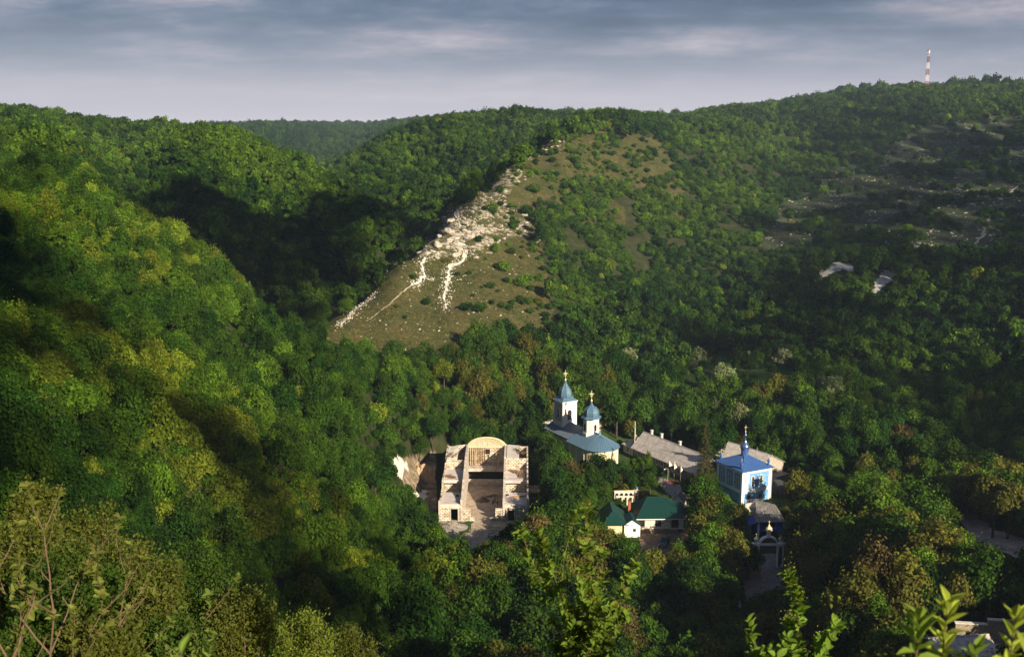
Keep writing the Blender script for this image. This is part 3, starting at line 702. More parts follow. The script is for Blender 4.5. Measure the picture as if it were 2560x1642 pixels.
    N = ng.nodes.new; L = ng.links.new; gi = N('NodeGroupInput'); go = N('NodeGroupOutput'); jn = N('GeometryNodeJoinGeometry'); L(jn.outputs[0], go.inputs[0])
    def na(name, t):
        q = N('GeometryNodeInputNamedAttribute'); q.data_type = t; q.inputs['Name'].default_value = name; return q.outputs['Attribute']
    vv = na('variant', 'INT'); tt = na('turn', 'FLOAT_VECTOR'); ss = na('size', 'FLOAT_VECTOR')
    for v in range(22):
        if not (var[rest] == v).any(): continue
        if 9 <= v < 14: objs = [bpy.data.objects.new('far_crown', FAR[v - 9])]      # a crown of the wood itself, drawn only through it
        elif v in src: objs = [src[v][0]]
        else: objs = [bpy.data.objects.new('crown_form', CROWNS[v][0] if v < 9 else (NEARC[v - 18][0] if v >= 18 else SHRUBS[v - 14]))]
        cmp_ = N('FunctionNodeCompare'); cmp_.data_type = 'INT'; cmp_.operation = 'EQUAL'
        ii = [s for s in cmp_.inputs if s.type == 'INT' and s.enabled]
        L(vv, ii[0]); ii[1].default_value = v
        ip = N('GeometryNodeInstanceOnPoints'); L(gi.outputs[0], ip.inputs['Points']); L(cmp_.outputs[0], ip.inputs['Selection'])
        oi = N('GeometryNodeObjectInfo'); oi.inputs['Object'].default_value = objs[0]; oi.transform_space = 'ORIGINAL'; oi.inputs['As Instance'].default_value = False
        L(oi.outputs['Geometry'], ip.inputs['Instance']); L(tt, ip.inputs['Rotation']); L(ss, ip.inputs['Scale']); L(ip.outputs[0], jn.inputs[0])
    md = wood.modifiers.new('woodland', 'NODES'); md.node_group = ng
    print('TREES total', n, 'kept', int(KEEP.sum()), 'individual', int(ind.sum()), 'rest', len(rest), 'min vis', vis[tr].min(), vis[sh].min())
grow()
# ---------------------------------------------------------------- churches and houses
M_CREAM = mat('cream_plaster', (0.72, 0.60, 0.36), 0.85, noise=1.2, col2=(0.62, 0.51, 0.30))
M_WHITE = mat('white_plaster', (0.86, 0.84, 0.79), 0.85, noise=1.0, col2=(0.76, 0.73, 0.67))
M_OLDWHITE = mat('old_whitewash', (0.74, 0.70, 0.60), 0.9, noise=1.3, col2=(0.48, 0.44, 0.36))
M_GLASS = mat('dark_glass', (0.02, 0.022, 0.028), 0.15, spec=0.6)
M_GOLD = mat('pale_gilding', (0.90, 0.76, 0.45), 0.45, metal=0.35)
M_TIMBER = mat('raw_timber', (0.42, 0.27, 0.13), 0.85, noise=4, col2=(0.26, 0.16, 0.08))
def ribbed(name, c1, c2, rough=0.35, metal=0.6, n=3):
    return mat(name, c1, rough, spec=0.5, metal=metal, noise=n, col2=c2)
M_TEAL = ribbed('teal_sheet_metal', (0.11, 0.20, 0.28), (0.065, 0.13, 0.20), 0.45, 0.1)
M_BLUEGREY = ribbed('bluegrey_sheet_metal', (0.13, 0.19, 0.29), (0.13, 0.12, 0.135), 0.45, 0.1)
M_BLUEROOF = ribbed('blue_sheet_metal', (0.065, 0.16, 0.42), (0.035, 0.09, 0.26), 0.4, 0.1)
M_BLUEWALL = mat('sky_blue_plaster', (0.22, 0.44, 0.70), 0.85, noise=1.5, col2=(0.10, 0.26, 0.52))
M_BLUESTEEL = ribbed('polished_blue_dome', (0.22, 0.33, 0.60), (0.15, 0.24, 0.46), 0.22, 0.8)
M_STRONGBLUE = mat('strong_blue_paint', (0.03, 0.07, 0.50), 0.5, noise=2, col2=(0.02, 0.05, 0.36))
M_SLATE = mat('weathered_asbestos', (0.60, 0.54, 0.50), 0.92, noise=0.9, col2=(0.40, 0.36, 0.33), bump=(3, 0.4, 0.05))
M_SLATE2 = mat('grey_weathered_sheets', (0.24, 0.22, 0.21), 0.92, noise=1.2, col2=(0.12, 0.11, 0.105), bump=(3, 0.4, 0.05))
M_GREENROOF = ribbed('green_sheet_metal', (0.008, 0.055, 0.042), (0.005, 0.038, 0.030), 0.4, 0.2)
M_DARK = mat('dark_interior', (0.02, 0.018, 0.016), 0.9)
M_BROWNWOOD = mat('brown_painted_wood', (0.10, 0.045, 0.025), 0.6)
def arch_poly(cx, z0, w, h, n=8):
    r = w / 2; pts = [(cx - r, z0), (cx + r, z0)]
    return pts + [(cx + r * math.cos(math.pi * k / n), z0 + h - r + r * math.sin(math.pi * k / n)) for k in range(n + 1)]
def arch_window(parent, cx, z0, w, h, plane, axis, out, frame_mat, pane_mat=None, name='window', fw=0.14):
    """arched window on a wall plane: axis 'y' -> wall at y=plane, 'x' -> wall at x=plane; out = +1/-1 outward"""
    fo = arch_poly(cx, z0, w + 2 * fw, h + fw); b = MB()
    n = len(fo); fi = arch_poly(cx, z0 + 0.02, w, h)
    def P(a, z, t): return (a, t, z) if axis == 'y' else (t, a, z)
    t0, t1 = plane + out * 0.012, plane + out * 0.10
    v = [P(a, z, t1) for a, z in fo] + [P(a, z, t1) for a, z in fi] + [P(a, z, t0) for a, z in fo] + [P(a, z, t0) for a, z in fi]
    f = []
    for i in range(n):
        j = (i + 1) % n; f += [(i, j, n + j, n + i), (2 * n + i, 2 * n + j, j, i), (n + i, n + j, 3 * n + j, 3 * n + i)]
    b.add(v, f); wdw = b.build(name, frame_mat, parent)
    g = MB(); g.prism(fi, min(t0, plane + out * 0.03), max(t0, plane + out * 0.03), axis=axis); g.build('pane', pane_mat or M_GLASS, wdw)
    m = MB(); th = 0.03
    if axis == 'y': m.box(cx - th, cx + th, min(t0, plane + out * .05), max(t0, plane + out * .05), z0, z0 + h); m.box(cx - w / 2, cx + w / 2, min(t0, plane + out * .06), max(t0, plane + out * .06), z0 + h * .45, z0 + h * .45 + .06)
    else: m.box(min(t0, plane + out * .05), max(t0, plane + out * .05), cx - th, cx + th, z0, z0 + h); m.box(min(t0, plane + out * .06), max(t0, plane + out * .06), cx - w / 2, cx + w / 2, z0 + h * .45, z0 + h * .45 + .06)
    m.build('glazing_bar', frame_mat, wdw)
    return wdw
def box_window(parent, a, z0, w, h, plane, axis, out, frame_mat, pane_mat=None, bars=1, name='window'):
    b = MB(); f = 0.09
    def B(mb, a0, a1, z0_, z1_, d0, d1):
        t0, t1 = sorted((plane + out * d0, plane + out * d1))
        mb.box(a0, a1, t0, t1, z0_, z1_) if axis == 'y' else mb.box(t0, t1, a0, a1, z0_, z1_)
    B(b, a - w / 2 - f, a + w / 2 + f, z0 - f, z0, .005, .11); B(b, a - w / 2 - f, a + w / 2 + f, z0 + h, z0 + h + f, .005, .09)
    B(b, a - w / 2 - f, a - w / 2, z0, z0 + h, .005, .09); B(b, a + w / 2, a + w / 2 + f, z0, z0 + h, .005, .09)
    wd = b.build(name, frame_mat, parent)
    g = MB(); B(g, a - w / 2, a + w / 2, z0, z0 + h, .004, .03); g.build('pane', pane_mat or M_GLASS, wd)
    m = MB()
    for k in range(bars):
        x = a - w / 2 + w * (k + 1) / (bars + 1); B(m, x - .025, x + .025, z0, z0 + h, .03, .06)
    m.build('glazing_bar', frame_mat, wd); return wd
def ortho_cross(parent, c, z0, h, ang=0.0, name='cross', fancy=True, m=None):
    """gilded cross on a ball, arms along the direction ang"""
    b = MB(); x, y = c; dx, dy = math.cos(ang), math.sin(ang)
    rb = h * 0.075
    b.lathe([(0.02, z0), (rb, z0 + rb * .5), (rb * 1.25, z0 + rb * 1.4), (rb, z0 + rb * 2.2), (0.05, z0 + rb * 2.9)], 10, c)
    zc = z0 + h * 0.70; t = h * 0.018 + 0.02
    b.tube([(x, y, z0), (x, y, z0 + h)], t, 6)
    a = h * 0.21
    b.tube([(x - dx * a, y - dy * a, zc), (x + dx * a, y + dy * a, zc)], t, 6)
    if fancy:
        for s in (-1, 1): b.lathe([(0.01, zc - .1), (.1, zc), (.01, zc + .1)], 6, (x + s * dx * a, y + s * dy * a))
        b.lathe([(0.01, z0 + h - .1), (.1, z0 + h), (.01, z0 + h + .1)], 6, c)
        b.tube([(x - dx * a * .55, y - dy * a * .55, zc - a * .9), (x + dx * a * .55, y + dy * a * .55, zc - a * .9)], t * .9, 5)
        r_ = a * .5   # rays between the arms
        for s1 in (-1, 1):
            for s2 in (-1, 1): b.tube([(x, y, zc), (x + dx * s1 * r_, y + dy * s1 * r_, zc + s2 * r_)], t * .7, 4)
    return b.build(name, m or M_GOLD, parent)
ALPHA = math.radians(-60)          # the church, the long house and the grey house share this direction
def big_church():
    ap = onz(1500, 1084.6, 11.2); ax = Vector((0.5, -0.866))
    L0 = 17.5; o = (ap.x - ax.x * L0, ap.y - ax.y * L0)
    gz = min(G(o[0], o[1]), 2.6); 
    r = thing('big_church', 'cream church with teal metal roof, square bell tower and small octagonal lantern', 'church', (o[0], o[1], 2.0), ALPHA)
    # local: x along the church toward the apse, z above the yard (yard = 0)
    E1, E2, R1, R2 = 6.3, 5.9, 8.9, 8.9
    w = MB(); w.box(-3.2, 9.6, -4.2, 4.2, -0.6, E1)                      # narrower west part
    # east part with rounded apse
    n = 16; wd = 4.9; cx = L0 - 0.2
    pl = [(9.6, -wd), (cx, -wd)] + [(cx + wd * math.sin(math.pi * k / n), -wd * math.cos(math.pi * k / n)) for k in range(1, n)] + [(cx, wd), (9.6, wd)]
    w.prism(pl, -0.6, E2, axis='z'); w.build('wall', M_CREAM, r)
    c = MB()      # cornice following the wall, proud of it
    def off(k): return [(9.5, -wd - k), (cx, -wd - k)] + [(cx + (wd + k) * math.sin(math.pi * i / n), -(wd + k) * math.cos(math.pi * i / n)) for i in range(1, n)] + [(cx, wd + k), (9.5, wd + k)]
    c.prism(off(.16), E2 - .62, E2 - .02, axis='z'); c.prism(off(.27), E2 - .22, E2 - .015, axis='z')
    c.box(-3.4, 9.48, -4.36, 4.36, E1 - .6, E1 - .02); c.build('cornice', M_WHITE, r)
    p = MB()      # white corner pilasters
    for x in (-3.1, 2.4, 9.2): p.box(x - .35, x + .35, -4.33, -4.18, -.5, E1 - .6)
    for x in (10.0, 13.4, 16.9): p.box(x - .32, x + .32, -wd - .13, -wd + .02, -.5, E2 - .6)
    for k in (4, 8, 12):
        a = math.pi * k / 16; q = Vector((cx + wd * math.sin(a), -wd * math.cos(a))); 
        p.lathe([(.3, -.5), (.3, E2 - .6)], 6, (q.x, q.y))
    p.build('pilaster', M_WHITE, r)
    # windows of the south side and the apse
    for x in (0.0, 5.8): arch_window(r, x, 2.4, 0.9, 2.2, -4.2, 'y', -1, M_WHITE)
    # west roof (dark, rusting) and east roof (teal, with fan over the apse)
    f = MB(); o1 = 4.75
    f.slab([(-4.0, -o1, E1 - .1), (9.9, -o1, E1 - .1), (9.9, 0, R1), (-4.0, 0, R1)], .1); f.slab([(-4.0, 0, R1 - .001), (9.9, 0, R1 - .001), (9.9, o1, E1 - .1), (-4.0, o1, E1 - .1)], .1)
    for k in range(24):
        x = -3.8 + k * .6
        for s in (-1, 1): f.tube([(x, s * o1, E1 - .06), (x, s * .02, R1 + .03)], .045, 4)
    rf = f.build('west_roof', M_BLUEGREY, r); rf['label'] = 'blue-grey metal roof with brown streaks'
    g = MB(); g.prism([(-3.2, E1 - .5)] and [(-4.15, E1 - .05), (4.15, E1 - .05), (0, R1 - .15)], -3.18, -3.05, axis='x'); g.build('gable', M_CREAM, r)
    f = MB(); o2 = 5.5; zE = E2 - .02; zR = R2 + .25
    f.slab([(8.9, -o2, zE), (cx, -o2, zE), (cx, 0, zR), (9.9, 0, zR)], .1); f.slab([(9.9, 0, zR - .001), (cx, 0, zR - .001), (cx, o2, zE), (8.9, o2, zE)], .1)
    f.slab([(8.9, -o2, zE), (9.9, 0, zR), (8.9, o2, zE)], .1)
    N_ = 18; top = (cx, 0, zR)
    pts = [(cx + o2 * math.sin(math.pi * k / N_), -o2 * math.cos(math.pi * k / N_), zE) for k in range(N_ + 1)]
    for k in range(N_):
        f.slab([pts[k], pts[k + 1], top], .1)
        f.tube([Vector(pts[k]) + Vector((0, 0, .03)), Vector(top) + Vector((0, 0, .04))], .05, 4)
    for k in range(13):
        x = 9.6 + k * .63
        if x < cx:
            for s in (-1, 1): f.tube([(x, s * o2, zE + .04), (x, s * .02, zR + .03)], .045, 4)
    rf = f.build('east_roof', M_TEAL, r); rf['label'] = 'teal metal roof fanning over the rounded apse'
    gt = MB(); gt.tube([(8.8, -o2 - .08, zE - .06)] + [(cx + (o2 + .08) * math.sin(math.pi * k / N_), -(o2 + .08) * math.cos(math.pi * k / N_), zE - .06) for k in range(N_ + 1)], .08, 6); gt.build('gutter', M_TEAL, r)
    tb = MB(); tb.lathe([(.5, zR - .3), (.35, zR + .25), (.12, zR + .9)], 10, (cx, 0)); tb.build('apse_finial', M_TEAL, r)
    ortho_cross(r, (cx, 0), zR + .85, 2.2, math.radians(60))
    # bell tower
    T0, T1, a = 0.0, 14.9, 2.3
    t = MB(); t.box(T0 - a, T0 + a, -a, a, 5.0, T1); t.box(T0 - a - .12, T0 + a + .12, -a - .12, a + .12, 5.2, 8.1)
    tw = t.build('bell_tower', M_WHITE, r)
    q = MB()
    for sx in (-1, 1):
        for sy in (-1, 1): q.box(T0 + sx * a - .22 if sx > 0 else T0 - a - .1, T0 + a + .1 if sx > 0 else T0 - a + .22, a - .22 if sy > 0 else -a - .1, a + .1 if sy > 0 else -a + .22, 8.1, T1 - .35)
    q.build('corner_pilaster', M_WHITE, tw)
    q = MB(); q.box(T0 - a - .2, T0 + a + .2, -a - .2, a + .2, T1 - .35, T1 - .1); q.box(T0 - a - .34, T0 + a + .34, -a - .34, a + .34, T1 - .1, T1 + .06); q.build('tower_cornice', M_WHITE, tw)
    q = MB(); q.box(T0 - a + .5, T0 + a - .5, -a - .03, -a + .01, 9.0, T1 - .8); q.build('wall_panel', mat('warm_grey_plaster', (0.50, 0.43, 0.32), 0.9), tw)
    arch_window(tw, 0.0, 10.0, 1.0, 2.6, -a - .03, 'y', -1, M_WHITE, name='belfry_opening', fw=.2)
    arch_window(tw, 0.0, 9.6, 1.05, 2.7, a + T0, 'x', 1, M_BROWNWOOD, name='belfry_opening')
    d = MB()
    d.lathe([(3.75, T1 + .02), (2.75, T1 + .55), (2.05, T1 + 1.0)], 4, (T0, 0), a0=math.pi / 4)
    dm = [(1.95, .95), (2.0, 1.5), (1.9, 2.1), (1.65, 2.8), (1.25, 3.45), (.75, 4.1), (.4, 4.7), (.3, 5.2), (.16, 5.6)]
    d.lathe([(r_, T1 + z) for r_, z in dm], 8, (T0, 0), a0=math.pi / 8)
    for k in range(8):
        an = math.pi / 8 + k * math.pi / 4; d.tube([(T0 + r_ * math.cos(an), r_ * math.sin(an), T1 + z) for r_, z in dm], .05, 4)
    d.build('tower_dome', M_TEAL, tw)
    ortho_cross(tw, (T0, 0), T1 + 5.5, 3.1, math.radians(60))
    # octagonal lantern
    ox, O0, O1 = 13.2, 8.3, 12.9
    t = MB(); t.lathe([(2.5, O0 - .7), (2.45, O0 + .45), (2.2, O0 + .5), (2.2, O1 - .25), (2.42, O1 - .2), (2.42, O1)], 8, (ox, 0), a0=math.pi / 8)
    ln = t.build('lantern', M_WHITE, r)
    for k in range(8):
        an = k * math.pi / 4; ap_ = 2.2 * math.cos(math.pi / 8)
        n_ = Vector((math.cos(an), math.sin(an), 0)); tt = Vector((-n_.y, n_.x, 0)); cc = Vector((ox, 0, 0)) + n_ * (ap_ + .02)
        if k % 2 == 0:
            b = MB(); po = arch_poly(0, O0 + 1.1, .75, 1.9); pi_ = arch_poly(0, O0 + 1.15, .55, 1.75); n0 = len(po)
            v = [cc + tt * x + Vector((0, 0, z)) + n_ * .07 for x, z in po] + [cc + tt * x + Vector((0, 0, z)) for x, z in po]
            b.add(v, [tuple(range(n0))] + [(i, (i + 1) % n0, n0 + (i + 1) % n0, n0 + i) for i in range(n0)]); wn = b.build('window', M_BROWNWOOD, ln)
            g = MB(); g.add([cc + tt * x + Vector((0, 0, z)) + n_ * .075 for x, z in pi_], [tuple(range(n0))]); g.build('pane', M_GLASS, wn)
    d = MB(); dm = [(2.85, -.02), (2.75, .12), (2.2, .5), (2.25, 1.0), (2.2, 1.5), (1.95, 2.1), (1.5, 2.65), (.9, 3.05), (.45, 3.4), (.28, 4.1), (.14, 4.5)]
    d.lathe([(r_, O1 + z) for r_, z in dm], 8, (ox, 0), a0=math.pi / 8)
    for k in range(8):
        an = math.pi / 8 + k * math.pi / 4; d.tube([(ox + r_ * math.cos(an), r_ * math.sin(an), O1 + z) for r_, z in dm], .05, 4)
    d.build('lantern_dome', M_TEAL, ln)
    ortho_cross(ln, (ox, 0), O1 + 4.4, 3.1, math.radians(60))
big_church()
def blue_church():
    c = onz(1852.8, 1259.7, 2.0); al = math.radians(26)
    r = thing('blue_church', 'sky blue and white church with blue hipped roof and onion dome', 'church', (c.x, c.y, 2.0), al)
    Wd, Ln, H = 8.9, 9.9, 8.3        # local: x along the wide front (y=0), y away
    w = MB(); w.box(0, Wd, 0, Ln, -.8, H); w.build('wall', M_BLUEWALL, r)
    t = MB(); p = .08
    t.box(-p, Wd + p, -p, Ln + p, 2.55, 3.35); t.box(-p - .05, Wd + p + .05, -p - .05, Ln + p + .05, 3.3, 3.42)
    t.box(-p, Wd + p, -p, Ln + p, H - .75, H - .02); t.box(-p - .14, Wd + p + .14, -p - .14, Ln + p + .14, H - .25, H - .015)
    for x0, x1, y0, y1 in ((-p - .02, .75, -p - .02, .55), (Wd - .75, Wd + p + .02, -p - .02, .55), (-p - .02, .55, Ln - .7, Ln + p + .02), (Wd - .5, Wd + p + .02, Ln - .7, Ln + p + .02)):
        t.box(x0, x1, y0, y1, -.8, H - .74)
    for y in (3.25, 6.35): t.box(-p, .02, y - .16, y + .16, 3.4, H - .7)
    t.box(Wd / 2 - .1, Wd / 2 + .1, -p, .02, -.6, 2.56)
    t.build('white_trim', M_WHITE, r)
    q = MB(); q.box(.9, 2.3, -.045, .01, 3.55, H - .9); q.build('sun_glare_panel', mat('painted_sun_glare', (0.55, 0.60, 0.66), 0.9, noise=0.8, col2=(0.30, 0.42, 0.60)), r)  # pale panel: sun glare on the blue front put into the colour
    for x in (3.25, 5.85): arch_window(r, x, 4.2, 0.75, 2.5, 0, 'y', -1, M_WHITE)
    for y in (1.7, 4.8, 7.9): arch_window(r, y, 3.9, 0.62, 2.6, 0, 'x', -1, M_WHITE)
    for x in (2.3, 5.8):
        b = MB(); b.box(x - .45, x + .45, -.07, -.005, 0.0, 1.9); dd = b.build('door', M_BROWNWOOD, r); hb = MB(); hb.box(x + .25, x + .31, -.12, -.07, .85, 1.05); hb.build('handle', M_GOLD, dd)
    f = MB(); o = .55; A, B, C_, D = (-o, -o, H), (Wd + o, -o, H), (Wd + o, Ln + o, H), (-o, Ln + o, H); cx, cy = Wd / 2, Ln / 2; zt = H + 2.5
    K = [(cx - .4, cy - .4, zt), (cx + .4, cy - .4, zt), (cx + .4, cy + .4, zt), (cx - .4, cy + .4, zt)]; E = [A, B, C_, D]
    for i in range(4):
        j = (i + 1) % 4; f.slab([E[i], E[j], K[j], K[i]], .1)
        f.tube([Vector(E[i]) + Vector((0, 0, .03)), Vector(K[i]) + Vector((0, 0, .03))], .06, 4)
        P0, P1, Q0, Q1 = map(Vector, (E[i], E[j], K[i], K[j]))
        for k in range(1, 18):
            s = k / 18; e = P0.lerp(P1, s); tq = (s - .5) * 2
            # seam runs straight up the slope until it meets the hip
            up = ((Q0 + Q1) / 2 - (P0 + P1) / 2); m_ = 1 - abs(tq); f.tube([e + Vector((0, 0, .03)), e + up * min(.95, m_) + Vector((0, 0, .03))], .035, 4)
    f.build('roof', M_BLUEROOF, r)
    d = MB(); z = zt - .5
    d.lathe([(.95, z - .2), (.95, z + 1.45), (1.05, z + 1.52), (.85, z + 1.6)], 8, (cx, cy), a0=math.pi / 8)
    dr = d.build('dome_drum', M_BLUEROOF, r)
    on = [(.95, 2.1), (1.2, 2.35), (1.42, 2.85), (1.45, 3.3), (1.25, 3.9), (.85, 4.5), (.5, 5.1), (.32, 5.7), (.25, 6.5), (.25, 6.9), (.42, 7.1), (.48, 7.4), (.36, 7.7), (.15, 8.0), (.1, 8.3)]
    d = MB(); d.lathe([(a * .82, z + b * .74) for a, b in on], 16, (cx, cy)); d.build('onion_dome', M_BLUESTEEL, dr, smooth=True)
    ortho_cross(dr, (cx, cy), z + 6.1, 1.9, math.radians(0), fancy=False)
    for i, (x, y) in enumerate(((.4, .9), (Wd - .6, .4), (.5, Ln - .6), (Wd - .5, Ln - .6))):
        zz = H + .25; d = MB()
        d.lathe([(.24, zz - .2), (.24, zz + .9), (.3, zz + .95), (.36, zz + 1.2), (.3, zz + 1.5), (.12, zz + 1.85), (.04, zz + 2.0)], 10, (x, y)); m_ = d.build('small_cupola', M_BLUEROOF, r, smooth=False)
        ortho_cross(m_, (x, y), zz + 1.95, .9, 0, fancy=False)
    dp = MB(); dp.tube([(Wd + .35, -.2, H - .1), (Wd + .2, -.15, H - .7), (Wd + .2, -.15, -.5)], .06, 6); dp.tube([(-.15, -.3, H - .1), (-.15, -.2, H - .6), (-.15, -.2, -.5)], .05, 6); dp.build('downpipe', M_SLATE, r)
blue_church()
def gable_house(name, label, cat, start, ridge_len, half_w, wall_h, rise, ang, roof_m, wall_m, over=.5, gable_m=None, corr=True, ground_z=None):
    r = thing(name, label, cat, start, ang)
    w = MB(); w.box(0, ridge_len, -half_w, half_w, -1.0, wall_h); 
    for x0, x1 in ((0.0, .2), (ridge_len - .2, ridge_len)): w.prism([(-half_w, wall_h), (half_w, wall_h), (0, wall_h + rise - .15)], x0, x1, axis='x')
    w.build('wall', wall_m, r)
    f = MB(); e = over; dz = rise * e / half_w
    for s in (-1, 1):
        f.slab([(-e, s * (half_w + e), wall_h - dz + .1), (ridge_len + e, s * (half_w + e), wall_h - dz + .1), (ridge_len + e, 0, wall_h + rise + .1), (-e, 0, wall_h + rise + .1)][::s], .08)
        if corr:
            n = int(ridge_len / .95)
            for k in range(n + 1):
                x = -e + .1 + k * .95; f.tube([(x, s * (half_w + e), wall_h - dz + .13), (x, 0, wall_h + rise + .13)], .035, 4)
            for q in (.33, .66): f.tube([(-e, s * (half_w + e) * q, wall_h + rise - (rise + dz) * q + .13), (ridge_len + e, s * (half_w + e) * q, wall_h + rise - (rise + dz) * q + .13)], .03, 4)
    f.tube([(-e, 0, wall_h + rise + .12), (ridge_len + e, 0, wall_h + rise + .12)], .12, 6)
    f.build('roof', roof_m, r)
    return r
def long_house():
    s = onz(1580, 1117, 5.1); ax = Vector((.52, -.854)); nrm = Vector((.854, .52)); hw = 4.0
    st = (s.x + nrm.x * (hw + .4), s.y + nrm.y * (hw + .4), 2.0)
    wm = mat('grey_rubble_wall', (0.22, 0.19, 0.165), .95, noise=2.5, col2=(0.12, 0.10, 0.09), bump=(4, .5, .05))
    r = gable_house('long_house', 'long low stone house with pale corrugated roof and a row of white-framed windows', 'house', st, 27, hw, 3.1, 3.6, math.atan2(ax.y, ax.x), M_SLATE, wm)
    # the visible long side is local -y
    for k in range(9):
        box_window(r, 1.6 + k * 2.25, 0.9, 1.0, 1.35, -hw, 'y', -1, M_WHITE, bars=1)
    for x, y, h in ((2.0, .9, 1.2), (6.0, 1.2, 1.1), (14.0, 1.0, .9)):
        c = MB(); c.box(x - .3, x + .3, y - .3, y + .3, 5.5, 7.0 + h * .5); c.box(x - .38, x + .38, y - .38, y + .38, 7.0 + h * .5, 7.15 + h * .5); c.build('chimney', M_OLDWHITE, r)
    # low annex at the far end with tall flue pipes
    a = MB(); a.box(-5.5, -.05, -3.2, 2.6, -1, 2.5); a.build('annex', M_OLDWHITE, r)
    a = MB(); a.slab([(-6.0, -3.7, 2.4), (-.02, -3.7, 2.4), (-.02, 3.0, 3.4), (-6.0, 3.0, 3.4)], .1); a.build('annex_roof', M_SLATE, r)
    box_window(r, -3.4, 0.7, .9, 1.3, -3.2, 'y', -1, M_WHITE)
    a = MB(); a.tube([(-.6, -3.0, 2.0), (-.6, -3.0, 10.2)], .12, 8); a.build('flue_pipe', M_SLATE, r)
    a = MB(); a.box(-2.7, -2.1, -1.7, -1.1, 2.5, 5.6); ch = a.build('brick_chimney', mat('tan_brick', (0.42, 0.26, 0.15), .9), r); a = MB(); a.tube([(-2.4, -1.4, 5.6), (-2.4, -1.4, 7.6)], .07, 6); a.build('chimney_pipe', M_SLATE, ch)
long_house()
def grey_house():
    s = onz(1823.6, 1105.5, 9.2); ax = Vector((.59, -.807)).normalized(); nrm = Vector((.807, .59)).normalized()
    M_BLK = mat('pale_stone_block', (0.50, 0.44, 0.37), .95, noise=3.5, col2=(0.26, 0.225, 0.19), bump=(5, .6, .06))
    r = gable_house('stone_house', 'grey-roofed stone house standing behind the blue church', 'house', (s.x, s.y, 2.0), 14.5, 5.0, 4.6, 2.6, math.atan2(ax.y, ax.x), M_SLATE, M_BLK, over=.35)
    box_window(r, -2.6, 1.2, .9, 1.2, 14.5, 'x', 1, M_BROWNWOOD)
    box_window(r, 3.0, 1.4, 1.0, 1.3, -5.0, 'y', -1, M_WHITE)
    c = MB(); c.tube([(10.5, -1, 6.3), (10.5, -1, 8.6)], .05, 6); c.tube([(10.1, -1, 8.2), (10.9, -1, 8.2)], .03, 4); c.build('roof_aerial', M_SLATE, r)
    # low lean-to shed on its near side
    c = MB(); c.box(14.6, 17.4, -1.0, 4.0, -1.0, 2.3); c.build('lean_to', M_SLATE2, r)
grey_house()
def back_house():
    s = onz(1286, 1048, 6.4)
    r = gable_house('grey_roofed_house', 'old grey-roofed house behind the dark tree beside the bell tower', 'house', (s.x, s.y, 2.6), 11.5, 3.6, 2.6, 1.9, math.radians(-6), M_SLATE, M_OLDWHITE)
    box_window(r, 3.0, .8, .9, 1.1, -3.6, 'y', -1, M_WHITE)
back_house()
